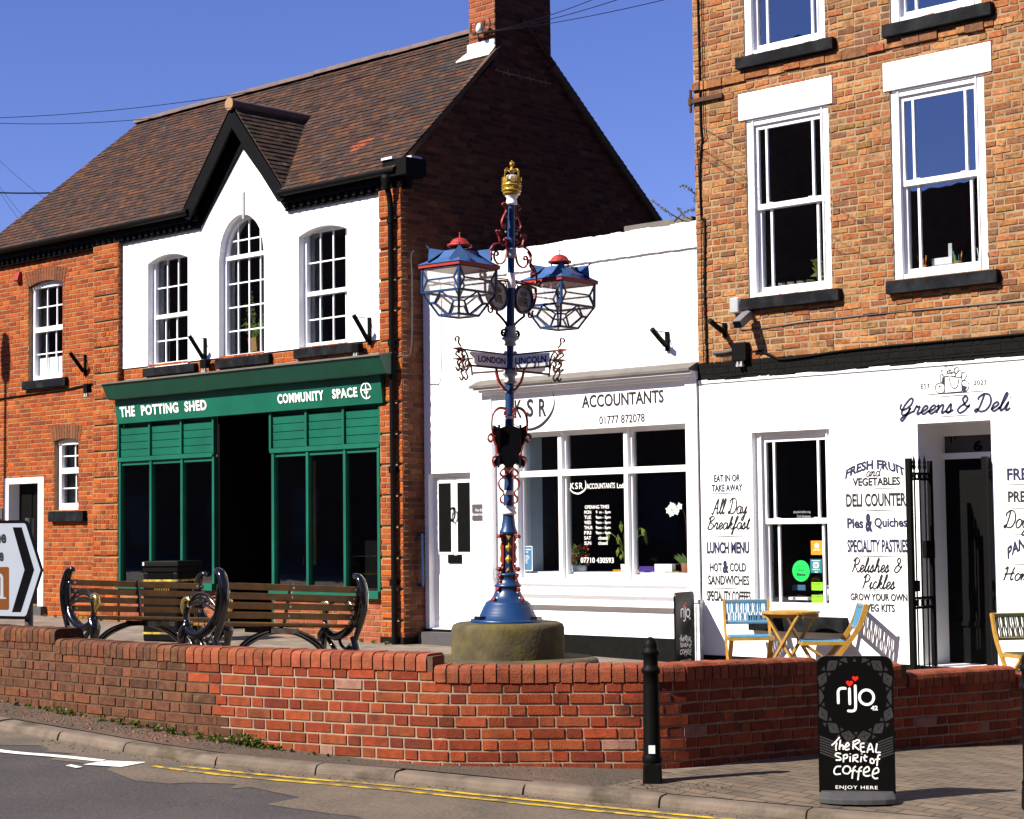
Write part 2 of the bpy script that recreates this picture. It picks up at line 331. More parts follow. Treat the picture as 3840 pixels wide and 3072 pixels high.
# ---------------------------------------------------------------- masonry
def pick(pal):
    c = random.choice(pal); k = random.uniform(.8, 1.18)*ALB
    return tuple(min(1, max(0, ch*k*random.uniform(.94, 1.06))) for ch in c)
def sub_rects(rects, h):
    o = []
    for (a, b, c, d) in rects:
        x0, x1, z0, z1 = max(a, h[0]), min(b, h[1]), max(c, h[2]), min(d, h[3])
        if x0 >= x1 or z0 >= z1: o.append((a, b, c, d)); continue
        if a < x0: o.append((a, x0, c, d))
        if x1 < b: o.append((x1, b, c, d))
        if c < z0: o.append((x0, x1, c, z0))
        if z1 < d: o.append((x0, x1, z1, d))
    return o
def bricks(mb, O, U, N, u0, u1, v0, v1, pal, holes=(), course=.075, L=.215, H=.1025, j=.010, proud=.007, bond='flemish', rough=.0, interval=None, jit=.0015, topcourse=None):
    O, U, N = Vector(O), Vector(U), Vector(N); Z = Vector((0, 0, 1)); row = 0; v = v0
    flip = U.cross(Z).dot(N) < 0
    while v < v1-1e-4:
        c = course; z0 = v+j/2; z1 = min(v+c-j/2, v1); a0, a1 = u0, u1
        if interval:
            iv = interval(v+c/2)
            if iv is None: v += c; row += 1; continue
            a0, a1 = max(u0, iv[0]), min(u1, iv[1])
        off = -(row % 2)*(L*.5+.02) - random.uniform(0, .03)*(1 if rough else 0)
        if bond == 'garden': seq = [L, L, L, H]; off = -((row*2) % 5)*.17
        elif bond == 'header': seq = [H]
        elif bond == 'stretcher': seq = [L]; off = -(row % 2)*L*.5
        else: seq = [L, H]
        u = u0+off-.3; k = 0
        while u < a1:
            l = seq[k % len(seq)]*random.uniform(.97, 1.03) if rough else seq[k % len(seq)]
            b0, b1 = max(u, a0), min(u+l, a1)
            if b1-b0 > .015:
                rs = [(b0, b1, z0, z1)]
                for h in holes: rs = sub_rects(rs, h)
                mb.col = pick(pal)
                for (x0, x1, y0, y1) in rs:
                    if x1-x0 < .012 or y1-y0 < .012: continue
                    e = .004+rough*random.uniform(.0, .008); d = proud+random.uniform(-jit, jit)
                    def q(x, z, o): return O+U*x+Z*z+N*o
                    g = lambda: random.uniform(-rough, rough)*.006
                    back = [q(x0, y0, -.003), q(x1, y0, -.003), q(x1, y1, -.003), q(x0, y1, -.003)]
                    fr = [q(x0+e+g(), y0+e+g(), d), q(x1-e+g(), y0+e+g(), d), q(x1-e+g(), y1-e+g(), d), q(x0+e+g(), y1-e+g(), d)]
                    V = back+fr
                    F = ((4, 5, 6, 7), (0, 1, 5, 4), (1, 2, 6, 5), (2, 3, 7, 6), (3, 0, 4, 7))
                    if flip: F = tuple(f[::-1] for f in F)
                    mb.mesh(V, F)
            u += l+j; k += 1
        v += c; row += 1
    mb.col = (1, 1, 1)
def panel(mb, Y, x0, x1, z0, z1, holes, depth=.14):
    """front wall facing -Y with rectangular holes and reveals"""
    xs = sorted({x0, x1, *[h[0] for h in holes], *[h[1] for h in holes]}); zs = sorted({z0, z1, *[h[2] for h in holes], *[h[3] for h in holes]})
    xs = [x for x in xs if x0-1e-6 <= x <= x1+1e-6]; zs = [z for z in zs if z0-1e-6 <= z <= z1+1e-6]
    for a, b in zip(xs, xs[1:]):
        for c, d in zip(zs, zs[1:]):
            mx, mz = (a+b)/2, (c+d)/2
            if any(h[0] < mx < h[1] and h[2] < mz < h[3] for h in holes): continue
            mb.face([(a, Y, c), (b, Y, c), (b, Y, d), (a, Y, d)])
    for h in holes: reveal(mb, Y, h[0], h[1], h[2], h[3], h[4] if len(h) > 4 else depth)
def reveal(mb, Y, a, b, c, d, dp):
    mb.face([(a, Y, c), (a, Y, d), (a, Y+dp, d), (a, Y+dp, c)]); mb.face([(b, Y, d), (b, Y, c), (b, Y+dp, c), (b, Y+dp, d)])
    mb.face([(a, Y, d), (b, Y, d), (b, Y+dp, d), (a, Y+dp, d)]); mb.face([(b, Y, c), (a, Y, c), (a, Y+dp, c), (b, Y+dp, c)])
def archfill(mb, Y, a, b, zs, zt, zbox, dp, n=14, full=False):
    """fills between an arch (springing zs, crown zt) and the top of its box hole"""
    P = []
    for i in range(n+1):
        t = -1+2*i/n
        if full: z = zs+(zt-zs)*math.sqrt(max(0, 1-t*t))
        else: z = zs+(zt-zs)*(1-t*t)
        P.append((lerp(a, b, i/n), z))
    for (p, q) in zip(P, P[1:]):
        mb.face([(p[0], Y, p[1]), (q[0], Y, q[1]), (q[0], Y, zbox), (p[0], Y, zbox)])
        mb.face([(p[0], Y, p[1]), (p[0], Y+dp, p[1]), (q[0], Y+dp, q[1]), (q[0], Y, q[1])])
    return P
def room(parent, x0, x1, z0, z1, Y, d=2.0, key='inside', name='room'):
    mb = MB().use(key)
    mb.face([(x0, Y+d, z0), (x1, Y+d, z0), (x1, Y+d, z1), (x0, Y+d, z1)])
    mb.face([(x0, Y, z0), (x0, Y+d, z0), (x0, Y+d, z1), (x0, Y, z1)]); mb.face([(x1, Y, z0), (x1, Y, z1), (x1, Y+d, z1), (x1, Y+d, z0)])
    mb.face([(x0, Y, z1), (x0, Y+d, z1), (x1, Y+d, z1), (x1, Y, z1)]); mb.face([(x0, Y, z0), (x1, Y, z0), (x1, Y+d, z0), (x0, Y+d, z0)])
    return mb.build(name, parent, world=True)
def pane(parent, x0, x1, z0, z1, Y, name='pane', poly=None, key='glass'):
    mb = MB().use(key)
    mb.face(poly or [(x0, Y, z0), (x1, Y, z0), (x1, Y, z1), (x0, Y, z1)])
    return mb.build(name, parent, world=True)

# ---------------------------------------------------------------- lettering
def text_polys(body, bold=0.0, fkey=None, space=1.0):
    c = bpy.data.curves.new("t", 'FONT'); c.body = body; c.size = 1; c.offset = bold; c.space_character = space; c.resolution_u = 3
    o = bpy.data.objects.new("t", c); COL.objects.link(o); bpy.context.view_layer.update()
    me = o.evaluated_get(bpy.context.evaluated_depsgraph_get()).to_mesh()
    v = [(p.co.x, p.co.y) for p in me.vertices]; fc = [tuple(p.vertices) for p in me.polygons]
    bpy.data.objects.remove(o); bpy.data.curves.remove(c)
    return v, fc
def put_text(mb, body, fn, x0, x1, z0, z1, bold=0.02, shear=0.0, fkey=None, space=1.0, warp=None):
    """letters scaled to fill the box x0..x1, z0..z1; fn maps (a, b) of the flat sign to 3D"""
    v, f = text_polys(body, bold, fkey, space)
    if not v: return
    a0, a1 = min(p[0] for p in v), max(p[0] for p in v); b0, b1 = min(p[1] for p in v), max(p[1] for p in v)
    o = []
    for (a, b) in v:
        s, t = (a-a0)/(a1-a0), (b-b0)/(b1-b0)
        x = lerp(x0, x1, s)+shear*t*(z1-z0); z = lerp(z0, z1, t)
        if warp: x, z = warp(s, t, x, z)
        o.append(fn(x, z))
    mb.mesh(o, f)
def ribbon(mb, pts, wd, fn):
    """flat stroke along 2D points"""
    P = [Vector((p[0], p[1], 0)) for p in pts]; n = len(P); L = []
    for i in range(n):
        d = (P[min(i+1, n-1)]-P[max(i-1, 0)])
        if d.length < 1e-9: d = Vector((1, 0, 0))
        d.normalize(); s = Vector((-d.y, d.x, 0)); ww = wd[i] if isinstance(wd, list) else wd
        L.append((P[i]-s*ww/2, P[i]+s*ww/2))
    for i in range(n-1):
        q = [L[i][0], L[i+1][0], L[i+1][1], L[i][1]]; mb.face([fn(p.x, p.y) for p in q])
# simple hand-drawn script: strokes in a unit box (x-height .5, cap 1, descender -.45)
_o = [(.42, .42), (.28, .52), (.1, .4), (.06, .16), (.18, 0), (.36, .08), (.45, .28), (.42, .42)]
SCR = {
 'a': (.56, [_o, [(.45, .5), (.42, .2), (.48, .02), (.6, .12)]]), 'b': (.5, [[(.0, .1), (.25, .75), (.2, 1), (.08, .8), (.08, .1), (.2, 0), (.4, .12), (.4, .4), (.25, .48), (.12, .3)]]),
 'c': (.46, [[(.4, .4), (.26, .52), (.1, .38), (.06, .15), (.2, 0), (.36, .06), (.5, .2)]]), 'd': (.56, [_o, [(.56, 1), (.44, .3), (.46, .02), (.6, .12)]]),
 'e': (.46, [[(.02, .1), (.25, .25), (.38, .4), (.28, .52), (.12, .4), (.08, .14), (.2, 0), (.36, .08), (.5, .22)]]),
 'f': (.36, [[(0, .1), (.25, .6), (.36, .95), (.26, 1), (.16, .7), (.1, .1), (.04, -.4), (-.04, -.3), (.1, .0), (.4, .2)]]), 'g': (.54, [_o, [(.46, .5), (.38, -.1), (.26, -.45), (.1, -.36), (.3, -.1), (.58, .14)]]),
 'h': (.55, [[(0, .1), (.28, .75), (.26, 1), (.16, .8), (.06, 0)], [(.08, .2), (.25, .48), (.38, .42), (.36, .06), (.44, 0), (.58, .14)]]), 'i': (.3, [[(.02, .14), (.16, .5), (.1, .08), (.18, 0), (.32, .14)], [(.2, .7), (.23, .74)]]),
 'k': (.5, [[(0, .1), (.28, .75), (.26, 1), (.16, .8), (.06, 0)], [(.08, .2), (.3, .48), (.36, .36), (.16, .24), (.38, .02), (.52, .12)]]), 'l': (.28, [[(0, .1), (.24, .7), (.28, .98), (.18, .95), (.08, .3), (.12, 0), (.3, .14)]]),
 'm': (.8, [[(0, .4), (.1, .5), (.06, 0)], [(.08, .2), (.24, .5), (.32, .42), (.28, 0)], [(.3, .2), (.48, .5), (.58, .42), (.56, .06), (.64, 0), (.8, .14)]]),
 'n': (.58, [[(0, .4), (.1, .5), (.06, 0)], [(.08, .2), (.26, .5), (.38, .44), (.36, .06), (.44, 0), (.58, .14)]]), 'o': (.5, [_o+[(.56, .4)]]),
 'r': (.42, [[(0, .14), (.12, .54), (.18, .46), (.32, .48), (.24, .1), (.32, 0), (.44, .14)]]), 's': (.42, [[(0, .1), (.2, .54), (.26, .3), (.26, .06), (.12, 0), (.04, .08), (.2, .04), (.44, .16)]]),
 't': (.34, [[(.02, .1), (.2, .85), (.12, .1), (.2, 0), (.36, .14)], [(.04, .62), (.32, .66)]]), 'y': (.54, [[(.04, .48), (.1, .1), (.24, .08), (.42, .48)], [(.44, .5), (.34, -.15), (.2, -.45), (.08, -.34), (.3, -.08), (.56, .14)]]),
 'A': (.75, [[(-.05, .1), (.1, 0), (.3, .6), (.5, 1), (.5, .5), (.54, .02), (.7, .12)], [(.18, .36), (.6, .42)]]), 'B': (.7, [[(.2, 1), (.14, .4), (.06, 0)], [(0, .8), (.3, 1.02), (.56, .86), (.24, .54), (.58, .36), (.5, .08), (.2, -.02), (.0, .16)]]),
 'D': (.82, [[(.3, 1), (.22, .4), (.1, .02), (-.02, .08), (.08, .18), (.3, .02), (.6, .1), (.76, .5), (.6, .94), (.28, 1.04), (.02, .84), (.06, .7)]]),
 'G': (.86, [[(.02, .72), (.02, .42), (.26, .34), (.6, .6), (.66, .94), (.5, 1.02), (.24, .6), (.16, .16), (.3, 0), (.52, .14), (.64, .46)], [(.62, .44), (.46, -.1), (.3, -.36), (.2, -.2), (.5, .02), (.86, .22)]]),
 'H': (.86, [[(.0, .82), (.2, 1), (.14, .4), (.04, 0)], [(.72, 1), (.58, .4), (.6, .04), (.8, .14)], [(.0, .46), (.5, .5), (.8, .56)]]), 'P': (.62, [[(.2, 1), (.14, .4), (.04, 0)], [(-.02, .76), (.26, 1.02), (.56, .86), (.46, .56), (.16, .46)]]),
 'R': (.7, [[(.2, 1), (.14, .4), (.04, 0)], [(-.02, .76), (.26, 1.02), (.56, .86), (.46, .58), (.2, .5), (.42, .2), (.56, 0), (.74, .12)]]),
 '&': (.8, [[(.72, .5), (.5, .12), (.24, -.02), (.08, .16), (.2, .4), (.42, .56), (.5, .84), (.36, 1), (.22, .86), (.34, .6)], [(.34, .58), (.5, .4), (.74, .34)]]), ' ': (.42, []),
}
def put_script(mb, body, fn, x0, x1, z0, zh, wd, slant=.25):
    """x0..x1 span, baseline z0, cap height zh"""
    a = 0; S = []
    for ch in body:
        adv, st = SCR[ch]
        for s in st: S.append([(a+p[0]+slant*p[1], p[1]) for p in s])
        a += adv
    mn = min(p[0] for s in S for p in s); mx = max(p[0] for s in S for p in s)
    for s in S:
        Q = catmull([((lerp(x0, x1, (p[0]-mn)/(mx-mn))), z0+zh*p[1], 0) for p in s], 5)
        ribbon(mb, [(q.x, q.y) for q in Q], wd, fn)
# ================================================================ SETTING
ZK = [(-60, 1.0), (-40, .6), (-20, .2), (-12.72, .03), (-11.15, -.03), (-10.27, -.07), (-9.54, -.1), (-9.01, -.12), (-8.05, -.14), (-7.18, -.17), (-6.31, -.2), (-3, -.27), (5, -.4), (40, -.7)]
ZP = [(-60, 1.1), (-40, .7), (-20, .3), (-13.5, .1), (-12.4, .06), (-11.3, .02), (-10.6, -.03), (-9.4, -.08), (-8.6, -.1), (-8.1, -.12), (-7.7, -.13), (-6.3, -.17), (-3, -.25), (5, -.38), (40, -.7)]
KERB = [(-60, 8.3), (-40, 8.0), (-25, 7.75), (-16, 7.68), (-12.72, 7.70), (-11.15, 7.75), (-10.27, 7.88), (-9.54, 8.14), (-9.01, 8.36), (-8.05, 8.56), (-7.18, 8.82), (-6.31, 9.09), (-3, 10.1), (3, 11.7), (40, 21)]
WALL = [(-20, 8.3, .70), (-13.55, 8.20, .70), (-12.76, 8.19, .70), (-12.68, 8.18, .625), (-11.84, 8.18, .625), (-11.06, 8.19, .625), (-10.32, 8.29, .625), (-9.61, 8.45, .625), (-8.98, 8.63, .625),
        (-8.90, 8.66, .55), (-8.62, 8.84, .55), (-8.28, 9.14, .55), (-7.98, 9.37, .55), (-7.80, 9.55, .548), (-7.715, 9.75, .545), (-7.69, 10.0, .54), (-7.68, 10.3, .53), (-7.67, 10.6, .52), (-7.66, 10.9, .51), (-7.65, 11.2, .50),
        (-7.645, 11.28, .43), (-7.60, 11.7, .425), (-7.52, 12.1, .42), (-7.50, 12.18, .345), (-7.37, 12.66, .34), (-7.27, 13.27, .33), (-7.255, 13.36, .265), (-7.2, 14.4, .25)]
WX = [(p[0], p[1]) for p in WALL if p[0] <= -7.97]
def kerb_y(x): return interp(KERB, x)
def zt(x): return -.14 - .02*(x+14.7) if x > -40 else .366
def zg(x, y):
    yw = 8.2 if x < -11 else (8.2+(x+11)*.3 if x < -6.5 else 9.6)
    t = min(1, max(0, (y-yw-.3)/5.0)); t = t*t*(3-2*t)
    f = interp(ZP, x); k = interp(ZK, x); yk = kerb_y(x)
    f = lerp(k, f, min(1, max(0, (y-yk)/.5)))
    return lerp(f, zt(x), t)
def zr(x, y):                                     # road surface: falls from the kerb line, slight camber
    d = kerb_y(x)-y
    return interp(ZK, x) - .068 + .02*min(1, max(0, d)/4)
def grid(name, xs, yfun, key, zfun, n=14, kind='structure'):
    mb = MB().use(key)
    for xa, xb in zip(xs, xs[1:]):
        ya, yb = yfun(xa), yfun(xb)
        for i in range(n):
            t0, t1 = i/n, (i+1)/n
            P = [(xa, lerp(*ya, t0)), (xb, lerp(*yb, t0)), (xb, lerp(*yb, t1)), (xa, lerp(*ya, t1))]
            mb.face([(p[0], p[1], zfun(*p)) for p in P], uv=P)
    o = mb.build(name, kind=kind); return o
MT['pavers'] = brick_tex('footway_pavers', (.20, .14, .095), (.135, .10, .072), (.05, .045, .022), .21, .105, .007, bump=.6)
MT['slabs'] = brick_tex('terrace_pavers', (.30, .235, .18), (.21, .165, .125), (.12, .095, .07), .42, .21, .008, bump=.4)
MT['ground'] = mat('far_ground', (.16, .14, .12), .95, var=.3, vscale=2, bump=.5, bscale=30)
# one base sheet to the horizon, well below the modelled street
mb = MB().use('ground'); mb.face([(-900, -900, -1.2), (900, -900, -1.2), (900, 900, -1.2), (-900, 900, -1.2)]); mb.build('ground', kind='structure')
xs = [-60, -40, -30, -25, -20, -18, -16, -15, -14, -13.5]+[-13+.25*i for i in range(41)]+[-2, 0, 3, 8, 15, 40]
grid('road', xs, lambda x: (-6.5, kerb_y(x)+.02), 'asphalt', zr, 22)
grid('far_pavement', xs, lambda x: (-9.5, -6.5), 'tarmac', lambda x, y: zr(x, y)+.09, 3)
XB = -7.62
xa = [x for x in xs if x <= XB-.1]+[XB]
grid('pavement', xa, lambda x: (kerb_y(x)+.10, interp(WX, x)+.12), 'tarmac', zg, 8)
xb = [XB]+[x for x in xs if x > XB]
grid('paved_footway', xb, lambda x: (kerb_y(x)+.10, 17.6), 'pavers', lambda x, y: zg(x, y), 40)
xt = [-60, -40, -30, -26, -22, -20, -18.5, -17, -16, -15, -14, -13, -12, -11, -10, -9, -8.4, -8, -7.8, XB-.001]
grid('terrace', xt, lambda x: (interp(WX, x)+.12, 17.6), 'slabs', lambda x, y: zg(x, y)-.003, 24)
# kerb stones
mb = MB().use('kerb'); P = []
for i in range(len(KERB)-1):
    (xa_, ya_), (xb_, yb_) = KERB[i], KERB[i+1]; L = math.hypot(xb_-xa_, yb_-ya_); k = max(1, round(L/.915))
    for j in range(k): P.append((lerp(xa_, xb_, j/k), lerp(ya_, yb_, j/k)))
P = [p for p in P if -24 < p[0] < 6]
for a, b in zip(P, P[1:]):
    A, B = Vector((a[0], a[1], interp(ZK, a[0]))), Vector((b[0], b[1], interp(ZK, b[0])))
    d = (B-A).normalized(); n = Vector((-d.y, d.x, 0)).normalized(); A = A+d*.006; B = B-d*.006; dz = random.uniform(-.006, .006); dn = n*random.uniform(-.006, .006)
    prof = [(-.035, -.2), (-.034, -.05), (-.024, -.02), (-.008, -.004), (.02, .002), (.115, .004), (.115, -.2)]
    va = [A+n*p[0]+dn+Vector((0, 0, p[1]+dz)) for p in prof]; vb = [B+n*p[0]+dn+Vector((0, 0, p[1]+dz)) for p in prof]; N = len(prof)
    mb.mesh(va+vb, [(i, i+1, i+1+N, i+N) for i in range(N-1)]+[tuple(range(N))[::-1], tuple(range(N, 2*N))])
mb.build('kerb', kind='structure')
# road markings, thin sheets on the road
def road_strip(name, key, pts, wd, lift=.005):
    mb = MB().use(key); Q = [Vector((p[0], p[1], 0)) for p in pts]; Q = catmull(Q, 10)
    for a, b in zip(Q, Q[1:]):
        d = (b-a).normalized(); n = Vector((-d.y, d.x, 0))*wd/2
        mb.face([(p.x, p.y, zr(p.x, p.y)+lift+.003) for p in (a-n, b-n, b+n, a+n)])
    return mb.build(name, kind='structure')
def onroad(x, y):
    z = -.25
    for _ in range(6): p = atZ(x, y, z); z = zr(p.x, p.y)
    return p
def off_kerb(d, x0, x1, n=14):
    o = []
    for i in range(n+1):
        x = lerp(x0, x1, i/n); e = .2; ty = (kerb_y(x+e)-kerb_y(x-e))/(2*e); l = math.hypot(1, ty); o.append((x+d*ty/l, kerb_y(x)-d/l))
    return o
_a = onroad(300, 1615)
road_strip('yellow_lines', 'yellow', off_kerb(.20, onroad(385, 1613).x, 3, 30), .055); road_strip('yellow_lines', 'yellow', off_kerb(.34, _a.x, 3, 30), .055)
road_strip('white_edge_line', 'roadwhite', [tuple(onroad(x, y)[:2]) for x, y in ((-260, 1545), (-120, 1560), (0, 1583), (120, 1594), (215, 1604))], .09)
mb = MB().use('roadwhite'); q = [onroad(x, y) for x, y in ((175, 1612), (225, 1604), (308, 1607), (255, 1617))]; mb.face([(p.x, p.y, zr(p.x, p.y)+.008) for p in q])
q = [onroad(x, y) for x, y in ((138, 1614), (150, 1612), (174, 1617), (160, 1619))]; mb.face([(p.x, p.y, zr(p.x, p.y)+.008) for p in q]); mb.build('white_edge_line', kind='structure')
# dust swept against the kerb, its outer edge ragged where the traffic runs
mb = MB().use('dust'); x = -22.0; rd = random.Random(5); edge = []
while x < 2: edge.append((x, 7.30+rd.uniform(-.26, .20))); x += rd.choice([.06, .10, .22, .4, .5])
for (xa_, ya_), (xb_, yb_) in zip(edge, edge[1:]):
    Q = [(xa_, min(ya_, kerb_y(xa_)-.1)), (xb_, min(yb_, kerb_y(xb_)-.1)), (xb_, kerb_y(xb_)), (xa_, kerb_y(xa_))]; mb.face([(p[0], p[1], zr(*p)+.003) for p in Q], uv=Q)
mb.build('road_dust', kind='structure')
# gravel and leaf litter lying on pavement and gutter
mb = MB().use('kerb')
def pebble(x, y, z, r, key):
    mb.use(key); a = random.random()*6.28; n = 6; top = [(x+r*.6*math.cos(a+k*1.05), y+r*.6*math.sin(a+k*1.05), z+r*.7*random.uniform(.7, 1.1)) for k in range(n)]; bot = [(x+r*math.cos(a+k*1.05), y+r*math.sin(a+k*1.05), z-.002) for k in range(n)]
    mb.mesh(bot+top, [(k, (k+1) % n, n+(k+1) % n, n+k) for k in range(n)]+[tuple(range(n, 2*n))])
for i in range(4200):
    x = random.uniform(-14.5, -7) if i % 3 == 0 else random.uniform(-14.5, -10.4); yk = kerb_y(x); y = yk+random.uniform(.15, .5); pebble(x, y, zg(x, y), random.uniform(.003, .008)*(2.4 if random.random() < .02 else 1), random.choice(['kerb', 'tarmac', 'terracotta' if x < -10.8 else 'tarmac', 'mortarD']))
for i in range(700):
    x = random.uniform(-12, -4); d = abs(random.gauss(0, .09)); y = kerb_y(x)-.05-d; pebble(x, y, zr(x, y), random.uniform(.003, .012), random.choice(['kerb', 'tarmac', 'mortarD', 'twig']))
o = mb.build('gravel', kind='stuff'); o['label'] = 'loose gravel and grit on pavement and in gutter'
# weeds along the foot of the wall
mb = MB()
def tuft(x, y, z, h, n, keys):
    for i in range(n):
        mb.use(random.choice(keys)); a = random.random()*6.28; r = random.uniform(0, h*1.1); px, py, pz = x+r*math.cos(a), y+r*.5*math.sin(a), z+random.uniform(0, h)
        s = random.uniform(.008, .02); u = Vector((random.uniform(-1, 1), random.uniform(-1, 1), random.uniform(-.2, 1))).normalized(); v = u.cross(Vector((random.random(), random.random(), 1))).normalized()
        c = Vector((px, py, pz)); mb.face([c-v*s*.5, c+u*s, c+v*s*.5, c-u*s])
for (x, h, n) in [(-13.5, .03, 30), (-13.2, .03, 30), (-13.0, .03, 40), (-12.75, .04, 50), (-12.55, .06, 120), (-12.4, .05, 60), (-12.0, .05, 60), (-11.75, .05, 90), (-11.55, .05, 70), (-11.3, .05, 90), (-11.12, .05, 80), (-10.85, .05, 80), (-10.66, .06, 110), (-10.5, .07, 140), (-10.38, .09, 220), (-10.27, .07, 140), (-10.1, .03, 50), (-9.8, .02, 20)]:
    yw = interp([(p[0], p[1]) for p in WALL], x); y = yw-.07; tuft(x, y, zg(x, y), h, n, ['leaf', 'moss', 'moss', 'leaf2']); tuft(x+.1, y+.03, zg(x, y), h*.4, n, ['moss', 'moss', 'leaf'])
for (x, y) in [(-18.6, 16.85), (-18.9, 16.9), (-18.3, 16.8), (-26.3, 16.9), (-26.6, 16.9), (-25.0, 16.9)]: tuft(x, y, zg(x, y), .04, 60, ['moss', 'leaf2'])
o = mb.build('weeds', kind='stuff'); o['label'] = 'low green weeds growing along foot of brick wall'

# ================================================================ FREE-STANDING BRICK WALL
wall = thing('garden_wall', 'curved red brick boundary wall with rounded coping bricks, stepping down along the pavement', 'wall', (-9, 8.6, -.1))
def arclen(P):
    s = [0]
    for a, b in zip(P, P[1:]): s.append(s[-1]+math.hypot(b[0]-a[0], b[1]-a[1]))
    return s
WP = [(p[0], p[1]) for p in WALL]; WS = arclen(WP)
def wpos(s):
    for i in range(len(WS)-1):
        if s <= WS[i+1] or i == len(WS)-2:
            t = (s-WS[i])/(WS[i+1]-WS[i]); a, b = WP[i], WP[i+1]; p = Vector((lerp(a[0], b[0], t), lerp(a[1], b[1], t), 0)); d = Vector((b[0]-a[0], b[1]-a[1], 0)).normalized(); return p, d
def wtop(s):
    for i in range(len(WS)-1):
        if s <= WS[i+1]:
            za, zb = WALL[i][2], WALL[i+1][2]
            if abs(za-zb) > .03: return zb if s > (WS[i]+WS[i+1])/2 else za
            return lerp(za, zb, (s-WS[i])/(WS[i+1]-WS[i]))
    return WALL[-1][2]
STEPS = [(WS[i]+WS[i+1])/2 for i in range(len(WS)-1) if abs(WALL[i][2]-WALL[i+1][2]) > .03]
TW = .215
def wbase(p): return zg(p.x, p.y-.05)-.02
core = MB().use('mortar'); S = [i*.06 for i in range(int(WS[-1]/.06))]
for a, b in zip(S, S[1:]):
    (p, d), (q, e) = wpos(a), wpos(b); n, m = Vector((-d.y, d.x, 0)), Vector((-e.y, e.x, 0)); core.use('mortarD' if p.x < -10.75 else 'mortar')
    zb = min(wbase(p), wbase(q))-.1; z1 = min(wtop(a+.01), wtop(b-.01))-.11
    P0, Q0, P1, Q1 = p+n*.0, q+m*.0, p+n*TW, q+m*TW
    for A, B in ((P0, Q0), (Q1, P1)): core.face([(A.x, A.y, zb), (B.x, B.y, zb), (B.x, B.y, z1), (A.x, A.y, z1)])
    core.face([(P0.x, P0.y, z1), (Q0.x, Q0.y, z1), (Q1.x, Q1.y, z1), (P1.x, P1.y, z1)])
core.build('mortar_core', wall, world=True)
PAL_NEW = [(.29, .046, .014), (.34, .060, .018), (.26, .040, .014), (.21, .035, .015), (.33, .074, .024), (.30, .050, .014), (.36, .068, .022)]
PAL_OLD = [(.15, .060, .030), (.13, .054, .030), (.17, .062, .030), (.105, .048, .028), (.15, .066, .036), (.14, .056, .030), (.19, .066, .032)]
fb = MB()
for side, off, sg in ((0, 0.0, -1), (1, TW, 1)):
    for r in range(14):
        s = -random.uniform(0, .2)-(r % 2)*.17; k = 0
        while s < WS[-1]:
            l = (.215, .1025)[k % 2]*random.uniform(.97, 1.02); k += 1
            a, b = max(s, 0), min(s+l, WS[-1]-.02); s += l+.011
            for ci, c_ in enumerate(STEPS):          # the top courses stop at each step of the coping
                if r <= ci+0 and b > c_-.004: b = min(b, c_-.004)
            if b-a < .03: continue
            pm, _ = wpos((a+b)/2); nb = sum(1 for c_ in STEPS if c_ < (a+b)/2); top = wtop((a+b)/2)+.075*nb-.112; z1 = top-r*.075; z0 = z1-.064
            if r < nb: continue
            if z1 < wbase(pm)-.02: continue
            if side == 1 and pm.x < -14: continue
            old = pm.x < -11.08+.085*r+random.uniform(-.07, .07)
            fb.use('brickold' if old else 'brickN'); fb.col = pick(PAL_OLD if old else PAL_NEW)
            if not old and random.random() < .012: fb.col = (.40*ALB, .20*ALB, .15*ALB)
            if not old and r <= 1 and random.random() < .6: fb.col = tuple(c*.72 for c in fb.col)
            nseg = 2; V = []; dp = .007+random.uniform(-.002, .003)
            for i in range(nseg+1):
                p, d = wpos(lerp(a, b, i/nseg)); n = Vector((-d.y, d.x, 0))*sg; o = p+Vector((-d.y, d.x, 0))*off
                e = .004
                uu = d*(e if i == 0 else -e if i == nseg else 0)
                V += [o-n*.004+Vector((0, 0, z0)), o+n*dp+uu+Vector((0, 0, z0+e)), o+n*dp+uu+Vector((0, 0, z1-e)), o-n*.004+Vector((0, 0, z1))]
            F = []
            for i in range(nseg):
                A, B = 4*i, 4*i+4
                F += [(A, B, B+1, A+1), (A+1, B+1, B+2, A+2), (A+2, B+2, B+3, A+3)]
            F += [(0, 1, 2, 3), (4*nseg+3, 4*nseg+2, 4*nseg+1, 4*nseg)]
            if side == 1: F = [f[::-1] for f in F]
            fb.mesh(V, F)
fb.build('brickwork', wall, world=True)
cp = MB(); s = .0
while s < WS[-1]-.07:
    l = .0735*random.uniform(.97, 1.03); a, b = s, s+l; s += l+.0105
    ta, tb = wtop(a+.003), wtop(b-.003)
    if abs(ta-tb) > .03: s = a+.012; continue
    zt_ = ta+random.uniform(-.004, .003); (p, d), (q, e) = wpos(a), wpos(b); n, m = Vector((-d.y, d.x, 0)), Vector((-e.y, e.x, 0))
    old = p.x < -11.07+random.uniform(-.03, .03)
    cp.use('brickold' if old else 'brickN'); cp.col = pick(PAL_OLD if old else [(.34, .085, .036), (.36, .092, .040), (.31, .072, .032), (.33, .085, .04)]); cp.sm = False
    prof = [(-.016, -.112), (-.018, -.05), (-.013, -.022), (.004, -.006), (.03, 0), (TW-.03, 0), (TW-.004, -.006), (TW+.013, -.022), (TW+.018, -.05), (TW+.016, -.112)]
    N = len(prof); va = [p+n*x+Vector((0, 0, zt_+z)) for x, z in prof]; vb = [q+m*x+Vector((0, 0, zt_+z)) for x, z in prof]
    c0 = [v+(d*.005) for v in va]; 
    cp.mesh(va+vb, [(i, i+1, i+1+N, i+N)[::-1] for i in range(N-1)]+[tuple(range(N)), tuple(range(2*N-1, N-1, -1))])
cp.use('mortarD'); cp.col = (1, 1, 1)
